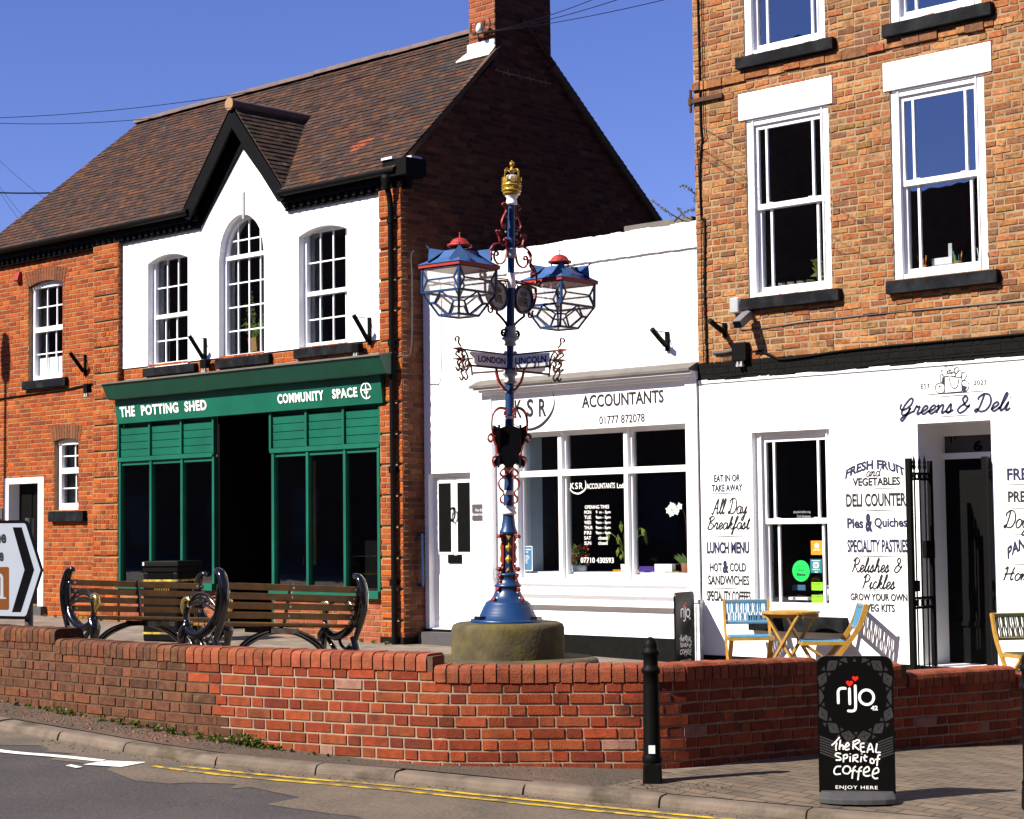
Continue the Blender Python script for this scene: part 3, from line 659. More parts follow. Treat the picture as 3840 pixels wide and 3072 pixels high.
for a, b in zip(S, S[1:]):
    if abs(wtop(a)-wtop(b)) > .03: continue
    (p, d), (q, e) = wpos(a), wpos(b); n, m = Vector((-d.y, d.x, 0)), Vector((-e.y, e.x, 0)); z = wtop(a)-.018
    A = [p-n*.008, q-m*.008, q+m*(TW+.008), p+n*(TW+.008)]
    cp.face([(v.x, v.y, z) for v in A]); cp.face([(A[0].x, A[0].y, z-.1), (A[1].x, A[1].y, z-.1), (A[1].x, A[1].y, z), (A[0].x, A[0].y, z)])
cp.build('coping', wall, world=True)
# ================================================================ RED BRICK CORNER HOUSE (left)
YL = 17.1; XC = -18.17
PAL_L = [(.41, .078, .008), (.37, .066, .007), (.45, .094, .010), (.31, .052, .008), (.39, .074, .008), (.46, .105, .013), (.26, .045, .009)]
house = thing('corner_house', 'red brick corner house with white gabled panel, tiled roof and green shopfront', 'building', (-22, YL, -.1))
def H(tl, br, Y=YL): a, b = atY(*tl, Y), atY(*br, Y); return (a.x, b.x, b.z, a.z)
hA, hB, hD = H((60.6, 597), (131.3, 797)), H((114.6, 925), (164.9, 1073)), H((9.9, 1008), (91.7, 1274))
h1, h2, h3 = H((314, 543), (398, 765.5)), H((463, 451), (559, 747.7)), H((631, 485), (734.5, 722.5))
h2 = (h2[0], h2[1], h2[2], atY(514, 451, YL).z)
XP0, XP1 = atY(196, 800, YL-.1).x, atY(248, 800, YL-.1).x          # left pilaster
XQ0 = atY(799, 700, YL-.1).x                                        # right pilaster to the corner
ZW0 = atY(253, 778, YL).z; ZE = 6.05; ZSH = 3.80; ZSILL = .60
shop = (XP1, XQ0, -.3, ZSH)
mb = MB().use('mortarL')
panel(mb, YL, -30.5, XC, -.6, ZE+.15, [hA, hB, hD, *[(q[0]-.02, q[1]+.02, q[2]-.02, q[3]+.02) for q in (h1, h2, h3)], (XP1+.02, XQ0-.02, -.6, ZSH)], .16)
# gable end wall, rear and left
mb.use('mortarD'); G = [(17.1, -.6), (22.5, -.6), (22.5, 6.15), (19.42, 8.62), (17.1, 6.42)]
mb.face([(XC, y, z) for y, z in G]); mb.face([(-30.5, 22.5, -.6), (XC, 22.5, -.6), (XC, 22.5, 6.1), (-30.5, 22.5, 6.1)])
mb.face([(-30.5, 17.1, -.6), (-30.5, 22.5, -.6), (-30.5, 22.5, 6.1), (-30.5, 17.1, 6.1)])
mb.build('wall', house, world=True)
bk = MB().use('brick')
bricks(bk, (0, YL, 0), (1, 0, 0), (0, -1, 0), -29.3, XP0+.02, -.2, 6.2, PAL_L, [hA, hB, hD], rough=.5, bond='flemish')
bricks(bk, (0, YL, 0), (1, 0, 0), (0, -1, 0), XP1-.02, XQ0+.02, ZSH-.02, ZW0+.02, PAL_L, [], rough=.5)
for (a, b) in ((XP0, XP1), (XQ0, XC+.012)):
    z = -.15; 
    while z < 6.0:
        bricks(bk, (0, YL-.1, 0), (1, 0, 0), (0, -1, 0), a, b, z, min(z+.375, 6.12), PAL_L, [], rough=.4, bond=random.choice(['flemish', 'header', 'flemish']), jit=.004)
        z += .415
for b in (XP1,): bricks(bk, (b, 0, 0), (0, 1, 0), (1, 0, 0), YL-.1, YL, -.15, 6.1, [(.22, .045, .008)], [], rough=.4)  # side face bricks coloured darker to carry the pilaster's shade
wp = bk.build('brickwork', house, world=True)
for (a, b) in ((XP0, XP1), (XQ0, XC)):
    mb = MB().use('mortarL'); z = -.15; mb.box(a, b, YL-.075, YL-.002, -.5, 6.14)
    while z < 6.0: mb.box(a-.001, b+.001, YL-.1, YL-.07, z, min(z+.375, 6.12)); z += .415
    mb.build('pilaster', house, world=True)
mb = MB().use('blackbrick'); mb.box(XQ0-.01, XC+.014, YL-.115, YL+.3, -.12, .02); mb.build('plinth', house, world=True)
# gable bricks, their palette darkened to stand in for shade
gb = MB().use('brick')
def ginter(z):
    if z < 6.2: return (17.0, 22.5)
    y0 = 17.1+(z-6.42)/.95 if z > 6.42 else 17.1; y1 = 22.5-(z-6.15)/.81
    return (y0, y1) if y1-y0 > .1 else None
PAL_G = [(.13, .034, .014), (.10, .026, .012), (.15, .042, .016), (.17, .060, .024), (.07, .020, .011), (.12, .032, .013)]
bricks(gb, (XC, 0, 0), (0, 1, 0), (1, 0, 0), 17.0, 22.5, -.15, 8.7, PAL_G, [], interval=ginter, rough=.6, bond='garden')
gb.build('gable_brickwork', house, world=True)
# white rendered panel with gable
mb = MB().use('white'); YW = YL-.022; zt0 = 6.22
panel(mb, YW, XP1+.005, XQ0-.005, ZW0, zt0, [h1, (*h2[:3], h2[3]), h3], .16)
xg, hg = -21.63, .88
mb.face([(xg-hg, YW, zt0), (xg+hg, YW, zt0), (xg, YW, 7.22)])
z1s, z3s = atY(314, 543.5, YW).z-.0, atY(631, 486, YW).z
archfill(mb, YW, h1[0], h1[1], h1[3]-.10, h1[3], h1[3], .16); archfill(mb, YW, h3[0], h3[1], h3[3]-.10, h3[3], h3[3], .16)
archfill(mb, YW, h2[0], h2[1], h2[3]-.62, h2[3], h2[3], .16, 22, True)
for (a, b) in ((XP1+.005, 1), (XQ0-.005, -1)):                      # toothed edges against the brick piers
    for k in range(8): mb.box(min(a, a-b*.03), max(a, a-b*.03), YW, YW+.012, ZW0+.05+k*.26, ZW0+.16+k*.26)
mb.build('rendered_panel', house, world=True)
mb = MB().use('grey')
c = atY(513.5, 430, YW); mb.box(c.x-.022, c.x+.022, YW-.02, YW, c.z-.22, c.z+.18); mb.build('keystone_strip', house, world=True)
# cracks in the render
for pts in ([(305, 512), (301, 525), (292, 533), (288, 545), (278, 551), (272, 556), (271, 580)], [(470, 528), (452, 529)], [(561, 520), (575, 519), (576, 505), (572, 480)], [(398, 540), (398, 512)]):
    mb = MB().use('grey'); Q = [atY(x, y, YW) for x, y in pts]; ribbon(mb, [(p.x, p.z) for p in Q], .006, lambda a, b: (a, YW-.003, b)); mb.build('crack', house, world=True)

def sash(parent, h, Y, cols, mid, bars_up, bars_lo, fw=.06, inset=0, key='upvc', arch=None, name='window', bw=.02, rm=1.6, inkey='inside', cur=0, pk='glass', full=True):
    """window part: frame (+glazing bars) > pane, room behind. h = opening, glass plane at Y"""
    a, b, c, d = h[:4]; mb = MB().use(key); ft = .05
    def B(x0, x1, z0, z1, y0=Y-ft, y1=Y+.02): mb.box(x0, x1, y0, y1, z0, z1)
    zt_ = d
    B(a, a+fw, c, d if not arch else arch[0]); B(b-fw, b, c, d if not arch else arch[0]); B(a+fw, b-fw, c, c+fw*1.3)
    if not arch: B(a+fw, b-fw, d-fw, d)
    elif arch[1] == 'full':
        n = 20; zs = arch[0]; cx, rx, rz = (a+b)/2, (b-a)/2, d-zs
        for i in range(n):
            t0, t1 = math.pi*i/n, math.pi*(i+1)/n
            q = [(cx-rx*math.cos(t)*s, zs+rz*math.sin(t)*s2) for t, s, s2 in ((t0, 1, 1), (t1, 1, 1), (t1, 1-fw/rx, 1-fw/rz), (t0, 1-fw/rx, 1-fw/rz))]
            mb.prism([(x, Y-ft, z) for x, z in q], (0, ft+.02, 0))
    zm = lerp(c, d, mid)
    if mid: B(a+fw, b-fw, zm-fw*.55, zm+fw*.55, Y-ft-.012)
    def bars(z0, z1, xs, zs):
        for x in xs: B(lerp(a, b, x)-bw/2, lerp(a, b, x)+bw/2, z0, z1, Y-.014, Y+.006)
        for z in zs: mb.box(a+fw, b-fw, Y-.0125, Y+.0055, lerp(z0, z1, z)-bw/2, lerp(z0, z1, z)+bw/2)
    if arch and arch[1] == 'full':
        zs = arch[0]; cx, rx, rz = (a+b)/2, (b-a)/2, d-zs
        for x in bars_up[0]:
            xx = lerp(a, b, x); zz = zs+rz*math.sqrt(max(0, 1-((xx-cx)/rx)**2))-.02; B(xx-bw/2, xx+bw/2, zm, zz, Y-.014, Y+.006)
        for z in bars_up[1]:
            zz = lerp(zm, d, z); hw = rx*math.sqrt(max(0, 1-((zz-zs)/rz)**2)) if zz > zs else rx; mb.box(cx-hw+.02, cx+hw-.02, Y-.0125, Y+.0055, zz-bw/2, zz+bw/2)
    else: bars(zm+fw*.5, d-fw, *bars_up)
    bars(c+fw*1.3, zm-fw*.5, *bars_lo)
    o = mb.build(name, parent, world=True)
    if arch and arch[1] == 'full':
        n = 24; poly = [(a+.01, Y, c+.01), (b-.01, Y, c+.01)]+[((a+b)/2+(b-a)/2*math.cos(math.pi*i/n)*.98, Y, arch[0]+(d-arch[0])*math.sin(math.pi*i/n)*.98) for i in range(n+1)]
        pane(o, 0, 0, 0, 0, Y, poly=poly, key=pk)
    else: pane(o, a+.01, b-.01, c+.01, d-.01, Y, key=pk)
    room(o, a+.005, b-.005, c+.005, d-.005, Y+.04, rm, inkey)
    if cur:
        cm = MB().use('curtain')
        for (x0, x1) in ((a+.04, a+.04+cur*(b-a)), (b-.04-cur*(b-a), b-.04)):
            n = 14; V = [(lerp(x0, x1, i/n), Y+.12+.02*math.sin(i*2.2), z) for z in (c, d) for i in range(n+1)]
            cm.mesh(V, [(i, i+1, n+2+i, n+1+i) for i in range(n)])
        cm.build('curtain', o, world=True)
    return o
third = [.25, .5, .75]
w1 = sash(house, h1, YL+.13, 0, .455, ([.31, .585, .86], [.5]), ([.27, .55, .83], [.5]), cur=.16, fw=.055)
w3 = sash(house, h3, YL+.13, 0, .455, ([.30, .565, .83], [.5]), ([.29, .56, .82], [.5]), cur=.16, fw=.055)
w2 = sash(house, h2, YL+.13, 0, .715, ([.27, .51, .76], [.42]), ([.27, .51, .76], [.25, .5, .75]), fw=.055, arch=(h2[3]-.62, 'full'), cur=.12)
wA = sash(house, hA, YL+.13, 0, .52, ([.38, .66, .94], [.5]), ([.36, .64, .92], [.5]), cur=.2, fw=.075)
wB = sash(house, hB, YL+.13, 0, .55, ([.62], [.5]), ([.66], [.5]), fw=.085, cur=.3)
mb = MB().use('paper'); mb.box(hA[0]+.1, hA[1]-.04, YL+.16, YL+.17, hA[2]+.1, lerp(hA[2], hA[3], .24)); mb.build('paper_screen', wA, world=True)
# heads over the two brick-wall windows, sills
hd = MB().use('brick')
def soldier(mb, a, b, z, zc, ht, Y, pal):
    n = round((b-a+.12)/.075)
    for i in range(n):
        x0, x1 = lerp(a-.06, b+.06, i/n), lerp(a-.06, b+.06, (i+1)/n); t = abs((x0+x1)/2-(a+b)/2)/((b-a)/2+.06); lo = z+zc*(1-t*t); mb.col = pick(pal)
        k = ((x0+x1)/2-(a+b)/2)*.12
        mb.prism([(x0+.004, Y-.012, lo), (x1-.004, Y-.012, lo), (x1-.004+k, Y-.012, lo+ht), (x0+.004+k, Y-.012, lo+ht)], (0, .14, 0))
soldier(hd, hA[0], hA[1], hA[3]-.09, .09, .23, YL, [(.20, .07, .03), (.17, .06, .03), (.24, .085, .035)])
hd.build('brick_arch', house, world=True); hd = MB().use('brick'); soldier(hd, hB[0], hB[1], hB[3]-.05, .05, .23, YL, [(.20, .075, .035), (.17, .06, .03), (.23, .09, .04)])
hd.build('brick_arch', house, world=True)
for h in (hA, hB): mb = MB().use('upvc'); mb.box(h[0]+.01, h[1]-.01, YL+.07, YL+.13, h[3]-.10, h[3]-.005); mb.build('window_head', house, world=True)
def sill(parent, tl, tr, th, Y, pr=.09, nm='sill', yb=.10):
    a, b = atY(*tl, Y-pr), atY(*tr, Y-pr); z = (a.z+b.z)/2
    mb = MB().use('sill'); mb.box(a.x, b.x, Y-pr, Y+yb, z-th, z)
    return mb.build(nm, parent, world=True, bevel=.008)
sill(house, (299.6, 777), (408, 764), .13, YL, .085); sill(house, (452, 757), (565, 744), .14, YL, .085); sill(house, (617, 735.5), (754, 719), .14, YL, .085)
sill(house, (45.4, 804.5), (136, 793), .14, YL, .08); sill(house, (100.8, 1077), (174, 1075.5), .17, YL, .085)
# side door with broad white surround
mb = MB().use('whitesm'); a, b, c, d = hD
xi0, xi1, zi = atY(29.5, 1100, YL+.2).x, atY(80.7, 1100, YL).x, atY(80, 1017, YL).z
mb.box(a, a+.14, YL-.012, YL+.06, c-.05, d); mb.box(xi1, b, YL-.012, YL+.22, c-.05, d); mb.box(a+.14, xi1, YL-.012, YL+.22, zi, d); mb.box(a+.10, a+.14, YL+.06, YL+.22, c-.05, zi)
dj = mb.build('door_surround', house, world=True)
mb = MB().use('black'); mb.box(a+.14, xi1, YL+.2, YL+.25, c-.1, zi)
for (u, v) in ((.12, .45), (.55, .88)):
    for (p, q) in ((.08, .45), (.52, .92)): mb.box(lerp(a+.14, xi1, u), lerp(a+.14, xi1, v), YL+.185, YL+.2, lerp(c, zi, p), lerp(c, zi, q), taper=.0)
dr = mb.build('door', house, world=True)
mb = MB().use('slate'); mb.box(a-.1, b+.1, YL-.12, YL+.2, c-.25, c-.02); mb.build('step', house, world=True)
# eaves: black boxing, dentils, gutter
mb = MB().use('black'); xd0, xd1 = -22.66, -20.62
for (x0, x1) in ((-29.0, xd0), (xd1, XC+.10)):
    mb.box(x0, x1, YL-.07, YL+.03, 6.02, 6.24); mb.box(x0, x1, YL-.13, YL-.0705, 6.13, 6.25); mb.box(x0, x1, YL-.19, YL+.0, 6.22, 6.30)
    n = int((x1-x0)/.16)
    for i in range(n): x = x0+.08+i*.16; mb.box(x-.03, x+.03, YL-.11, YL-.0705, 6.05, 6.128)
mb.build('eaves_board', house, world=True)
mb = MB().use('black')
for (x0, x1) in ((-29.0, xd0-.05), (xd1+.06, XC+.05)): mb.tube([(x0, YL-.235, 6.255), (x1, YL-.235, 6.255)], .05, 10)
mb.build('gutter', house, world=True)
mb = MB().use('black'); mb.box(XC-.20, XC+.26, YL-.24, YL+.14, 6.17, 6.40); mb.use('whitesm'); mb.box(XC-.19, XC+.02, YL-.27, YL-.06, 6.402, 6.43); mb.use('lead'); mb.box(XC+.03, XC+.22, YL-.1, YL+.10, 6.402, 6.44); mb.build('eaves_box', house, world=True)
dp = MB().use('black'); xd = atY(824, 700, YL-.17).x
dp.tube([(xd, YL-.24, 6.2), (xd, YL-.24, 6.08), (xd, YL-.19, 5.92), (xd, YL-.17, 5.8), (xd+.02, YL-.17, -.15)], .040, 12)
for z in (5.55, 3.9, 2.2, .7): dp.tube([(xd, YL-.17, z), (xd, YL-.17, z+.09)], .052, 12); dp.box(xd-.07, xd+.07, YL-.13, YL-.09, z+.02, z+.07)
dp.lathe([(.045, -.14), (.075, .0), (.075, .06), (.04, .06)], (xd, YL-.24, 6.14), 10)
dp.build('downpipe', house, world=True)

# roof tiles
PAL_T = [(.080, .042, .028), (.066, .036, .028), (.094, .048, .030), (.058, .038, .034), (.105, .046, .026), (.075, .044, .036), (.052, .032, .027), (.120, .050, .025)]
def tiles(mb, O, U, S, N, u_range, smax, pal, gauge=.098, tw=.165, hang=.035, special=None):
    """O origin on eave line, U along eave, S up the slope, N outward; u_range(s) -> list of intervals"""
    O, U, S, N = Vector(O), Vector(U), Vector(S), Vector(N); r = 0; s = 0
    while s < smax:
        for (a, b) in u_range(s+gauge*.5):
            u = math.floor(a/tw)*tw - (r % 2)*tw*.5
            while u < b:
                x0, x1 = max(u, a), min(u+tw-.004, b); u += tw
                if x1-x0 < .02: continue
                mb.col = pick(pal)
                if special: mb.col = special((x0+x1)/2, s, mb.col)
                lift = .024+random.uniform(-.003, .004); e0, e1 = s-hang, s+gauge+.02; k = random.uniform(-.004, .004)
                q = [O+U*x0+S*(e0+k)+N*lift, O+U*x1+S*(e0-k)+N*lift, O+U*x1+S*e1+N*.006, O+U*x0+S*e1+N*.006]
                b0 = [O+U*x0+S*(e0+k)+N*(lift-.016), O+U*x1+S*(e0-k)+N*(lift-.016)]
                mb.mesh(q+b0, ((0, 1, 2, 3), (4, 5, 1, 0), (4, 0, 3), (5, 2, 1)))
        s += gauge; r += 1
    mb.col = (1, 1, 1)
EY, EZ, RY, RZ = 16.86, 6.29, 19.42, 8.78
SL = math.hypot(RY-EY, RZ-EZ); Sv = Vector((0, (RY-EY)/SL, (RZ-EZ)/SL)); Nv = Vector((0, -Sv.z, Sv.y))
XR0, XR1, XE0, XE1 = -27.55, XC+.07, -28.78, XC+.07
dcx, dpx, dsl = -21.66, 7.72, 1.18           # dormer centre, apex height, pitch
def main_iv(s):
    t = s/SL; a = lerp(XE0, XR0, t); z = EZ+Sv.z*s; y = EY+Sv.y*s; b = XE1
    if y > 18.87: b = -18.70
    hw = (dpx-.02-z)/dsl
    if hw > 0: return [(a, dcx-hw), (dcx+hw, b)]
    return [(a, b)]
rf = MB().use('tile'); rf.col = (.05, .03, .025)
def plane(mb, a, b, s0, s1, off): mb.face([Vector((x, EY, EZ))+Sv*s+Nv*off for x, s in ((a, s0), (b, s0), (b, s1), (a, s1))])
def base_strip():
    n = 40
    for i in range(n):
        s0, s1 = SL*i/n, SL*(i+1)/n
        for (a, b) in main_iv((s0+s1)/2): plane(rf, a+.02, b, s0, s1, 0)
base_strip()
def redpatch(u, s, c):
    if (-19.62 < u < -19.28 and .62 < s < .95 and abs((u+19.45)-(s-.78)*.9) < .13): return (.20, .05, .022)
    if u > -19.4 and s > 1.1 and random.random() < .35: return (.034, .028, .026)
    return c
tiles(rf, (0, EY, EZ), (1, 0, 0), Sv, Nv, main_iv, SL-.05, PAL_T, special=redpatch)
# rear slope and hipped end (plain, facing away)
rf.col = (.09, .05, .04)
rf.face([(XR0, RY, RZ), (XR1, RY, RZ), (XR1, 22.75, 5.98), (XE0, 22.75, 5.98)]); rf.face([(XE0, EY, EZ), (XR0, RY, RZ), (XE0, 22.75, 5.98)])
def rear_iv(s): return [(XR1-.30, XR1)]
SLr = math.hypot(22.75-RY, RZ-5.98); Sr = Vector((0, (RY-22.75)/SLr, (RZ-5.98)/SLr)); Nr = Vector((0, Sr.z, -Sr.y))
tiles(rf, (0, 22.75, 5.98), (1, 0, 0), Sr, Nr, lambda s: [(XR1-.5, XR1)], SLr, PAL_T)
roof = rf.build('roof', house, world=True)
mb = MB().use('ridge'); x = XR0-.05
while x < -18.7:
    n = 8; L = .44; V = []
    for xx, rr in ((x, .125), (x+L, .118)): V += [(xx, RY+rr*math.cos(math.pi*k/n), RZ-.03+rr*.8*math.sin(math.pi*k/n)) for k in range(n+1)]
    dz = random.uniform(-.005, .008); V = [(a, b, c+dz) for a, b, c in V]
    mb.mesh(V, [(k, k+1, n+2+k, n+1+k)[::-1] for k in range(n)]+[tuple(range(n+1))]); x += .45
mb.build('ridge_tiles', roof, world=True)
mb = MB().use('mortarD')
mb.bar((XC+.03, EY+.06, EZ-.01), (XC+.03, 18.85, 8.22), .08, .07); mb.bar((XC+.03, 20.05, 8.20), (XC+.03, 22.75, 5.93), .08, .09)
mb.build('verge', roof, world=True)
# gabled dormer
ms = MB().use('tile'); yf = 16.88
def dslope(sg):
    L = 1.15; ln = math.hypot(1, dsl); S_ = Vector((-sg/ln, 0, dsl/ln)); N_ = Vector((sg*dsl/ln, 0, 1/ln)); smax = L*ln
    O_ = Vector((dcx+sg*L, 0, dpx-dsl*L))
    def iv(s): z = dpx-dsl*L+S_.z*s; return [(yf, EY+(z-EZ)/(Sv.z/Sv.y)+.04)]
    n = 16; ms.col = (.05, .03, .025)
    for i in range(n):
        s0, s1 = smax*i/n, smax*(i+1)/n; a, b = iv((s0+s1)/2)[0]; ms.face([O_+S_*s+Vector((0, y, 0)) for s, y in ((s0, a), (s0, b), (s1, b), (s1, a))])
    if sg > 0: tiles(ms, O_, (0, 1, 0), S_, N_, iv, smax-.04, [(.075, .045, .033), (.06, .037, .03), (.09, .05, .036), (.065, .045, .03)])
    else: tiles(ms, O_, (0, 1, 0), S_, N_, lambda s: [(yf, yf+.18)], smax-.04, PAL_T)
dslope(1); dslope(-1)
dm = ms.build('dormer_roof', house, world=True)
mb = MB().use('ridge'); mb.tube([(dcx, yf-.04, dpx+.01), (dcx, 18.35, dpx+.01)], .085, 10); mb.use('mortarL'); mb.tube([(dcx, yf-.05, dpx+.005), (dcx, yf-.03, dpx+.005)], .095, 12); mb.build('ridge_tiles', dm, world=True)
mb = MB().use('black')
for sg in (1, -1):
    a, b = Vector((dcx+sg*1.16, yf, dpx-dsl*1.16-.03)), Vector((dcx, yf, dpx-.04))
    mb.prism([a, b, b+Vector((0, 0, -.30)), a+Vector((-sg*.10, 0, -.18)), a+Vector((0, 0, -.14))], (0, .04, 0))
    mb.prism([a+Vector((0, .04, -.04)), b+Vector((0, .04, -.04)), b+Vector((0, .04, -.10)), a+Vector((0, .04, -.10))], (0, YL-yf-.04, 0))
    w0, w1_ = Vector((xg, YW-.03, 7.10)), Vector((xg+sg*.98, YW-.03, 6.07)); mb.prism([w1_, w0, Vector((xg, YW-.03, dpx-.12)), Vector((dcx+sg*1.14, YW-.03, dpx-dsl*1.14-.1)), Vector((dcx+sg*1.14, YW-.03, 6.05))], (0, .05, 0))
mb.build('bargeboard', dm, world=True)
# chimney stack
ch = MB().use('mortarL'); cx0, cx1, cy0, cy1, cz = -18.68, XC+.005, 18.86, 20.04, 12.2
ch.box(cx0, cx1, cy0, cy1, 7.9, cz); ch.use('mortarD'); ch.box(cx1-.01, cx1+.001, cy0+.003, cy1-.003, 8.0, cz-.01); ch.use('brick')
bricks(ch, (0, cy0, 0), (1, 0, 0), (0, -1, 0), cx0, cx1, 8.25, cz, [(.36, .08, .03), (.40, .10, .04), (.32, .07, .028)], [], rough=.8, bond='stretcher')
bricks(ch, (cx1, 0, 0), (0, 1, 0), (1, 0, 0), cy0, cy1, 8.05, cz, PAL_G, [], rough=.8, bond='stretcher')  # dark gable palette paints the shaded side of the stack
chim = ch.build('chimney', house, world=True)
mb = MB().use('lead'); zf = lambda y: EZ+(y-EY)*(RZ-EZ)/(RY-EY)
mb.box(cx0-.02, cx1+.012, cy0-.025, cy0-.004, zf(cy0)+.02, zf(cy0)+.17); mb.prism([(cx0-.14, cy0-.14, zf(cy0-.14)+.05), (cx1+.02, cy0-.14, zf(cy0-.14)+.05), (cx1+.02, cy0-.005, zf(cy0)+.06), (cx0-.02, cy0-.005, zf(cy0)+.06)], (0, 0, .012)); mb.build('lead_flashing', chim, world=True)

# green shopfront
gs = MB().use('greendk'); A_, B_ = atY(213, 812.5, YL-.42), atY(794.6, 744, YL-.42)
zc1 = (A_.z+B_.z)/2; xg0, xg1 = A_.x, atY(796, 744, YL-.42).x+.02; zc0 = atY(224, 843, YL-.30).z
prof = [(YL-.42, zc1), (YL-.30, zc0+.01), (YL-.28, zc0), (YL-.0, zc0), (YL-.0, zc1+.05)]
gs.mesh([(x, y, z) for x in (xg0, xg1) for y, z in prof], [(i, (i+1) % 5, 5+(i+1) % 5, 5+i)[::-1] for i in range(5)]+[tuple(range(5)), tuple(range(9, 4, -1))])
gs.use('leadgrey'); gs.prism([(xg0-.01, YL-.435, zc1-.005), (xg1+.01, YL-.435, zc1-.005), (xg1+.01, YL+.0, zc1+.06), (xg0-.01, YL+.0, zc1+.06)], (0, 0, .02))
gs.build('cornice', house, world=True)
mb = MB().use('green'); f0, f1 = atY(244, 880, YL-.17), atY(803, 830, YL-.17); zf0 = atY(246, 893, YL-.16).z; zf1 = zc0-.005
mb.prism([(f0.x, YL-.19, zf1), (f0.x, YL-.15, zf0), (f0.x, YL-.02, zf0), (f0.x, YL-.02, zf1)], (f1.x-f0.x, 0, 0))
fas = mb.build('fascia', house, world=True)
yF = lambda z: YL-.19+.04*(zf1-z)/(zf1-zf0)-.008
fnF = lambda a, b: (a, yF(b), b)
def tbox(tl, bl, tr, br, Y): a, b, c, d = [atY(*p, Y) for p in (tl, bl, tr, br)]; return ((a.x+b.x)/2, (c.x+d.x)/2, (b.z+d.z)/2, (a.z+c.z)/2)
z5b = lambda x, y: ((400+x*.5508)/KD, (1450+y*.5508)/KD)
for wd, q in (("THE", ((88, 138), (92, 208), (188, 133), (191, 202))), ("POTTING", ((232, 128), (235, 196), (484, 108), (487, 178))), ("SHED", ((527, 103), (530, 170), (676, 88), (680, 160))),
              ("COMMUNITY", ((1160, 53), (1163, 117), (1474, 25), (1476, 92))), ("SPACE", ((1532, 20), (1536, 83), (1702, 2), (1706, 70)))):
    x0, x1, z0, z1 = tbox(*[z5b(*p) for p in q], YL-.18); lt = MB().use('letter'); put_text(lt, wd, fnF, x0, x1, z0, z1, bold=.035, space=1.12); lt.build('lettering', fas, world=True)
c = atY(*z5b(1765, 28), YL-.18); rr = .105; lt = MB().use('letter')
def ringp(cx, cz, rx, rz, a0, a1, n=28): return [(cx+rx*math.cos(R(lerp(a0, a1, i/n))), cz+rz*math.sin(R(lerp(a0, a1, i/n)))) for i in range(n+1)]
ribbon(lt, ringp(c.x, c.z, rr*.98, rr, 10, 315), .018, fnF); ribbon(lt, [(c.x-rr*.8, c.z+.015), (c.x+rr*.95, c.z+.015)], .016, fnF); ribbon(lt, [(c.x, c.z+.095), (c.x, c.z-.095)], .016, fnF); ribbon(lt, ringp(c.x, c.z, rr*.35, rr*.35, 180, 360, 10), .012, fnF)
lt.build('emblem', fas, world=True)
YG = YL-.06
def shutter(x0D, x1D, splits, yref):
    zt1 = atY(*yref[0], YG).z; zb = atY(*yref[1], YG).z; xs_ = [atY(x, yref[0][1], YG).x for x in (x0D, *splits, x1D)]
    mb = MB().use('green')
    for a, b in zip(xs_, xs_[1:]):
        n = 4; hgt = (zt1-zb-.06)/n
        for i in range(n): z0 = zb+.04+i*hgt; mb.prism([(a+.02, YG-.000, z0+.005), (a+.02, YG-.006, z0+hgt-.005), (a+.02, YG+.03, z0+hgt-.005), (a+.02, YG+.03, z0+.005)], (b-a-.04, 0, 0))
    for x in xs_: mb.box(x-.02, x+.02, YG-.04, YG+.02, zb, zt1+.1)
    mb.box(xs_[0], xs_[-1], YG-.05, YG+.02, zb-.03, zb+.035); mb.use('greendk'); mb.box(xs_[0], xs_[-1], YG+.032, YG+.05, zb, zt1+.1)
    return mb.build('shutter_box', house, world=True), zb
_, zb1 = shutter(253, 452, (318, 384.6), ((253, 899), (253, 969)))
_, zb2 = shutter(572.5, 803, (647.6, 726), ((572.5, 874.5), (572.5, 950)))
def shopwin(xD, y, zb, z0, name='shop_window'):
    xs_ = [atY(x, y, YG).x for x in xD]; mb = MB().use('green')
    for x in xs_: mb.box(x-.025, x+.025, YG-.035, YG+.04, z0, zb-.03)
    mb.box(xs_[0], xs_[-1], YG-.012, YG+.03, zb-.09, zb-.031); mb.box(xs_[0]-.04, xs_[-1]+.04, YG-.09, YG+.06, z0-.08, z0+.02)
    o = mb.build(name, house, world=True); pane(o, xs_[0], xs_[-1], z0, zb-.04, YG+.02); room(o, xs_[0], xs_[-1], z0, zb-.03, YG+.06, 2.2)
    return o, xs_
sw1, xs1 = shopwin((255.6, 320.5, 386, 452.5), 1100, zb1, .66)
sw2, xs2 = shopwin((578.7, 650.8, 729.4, 801), 1100, zb2, .60)
mb = MB().use('insidewall'); p, q = atY(372, 1150, YL+1.6), atY(390, 1150, YL+1.6); mb.box(p.x-1.0, p.x+.1, YL+1.6, YL+1.65, .7, 2.3); mb.build('partition', sw1, world=True)
mb = MB().use('teak'); p = atY(661, 1120, YL+.5); mb.box(p.x-.018, p.x+.018, YL+.5, YL+.53, .95, 2.45); mb.build('door_edge', sw2, world=True)
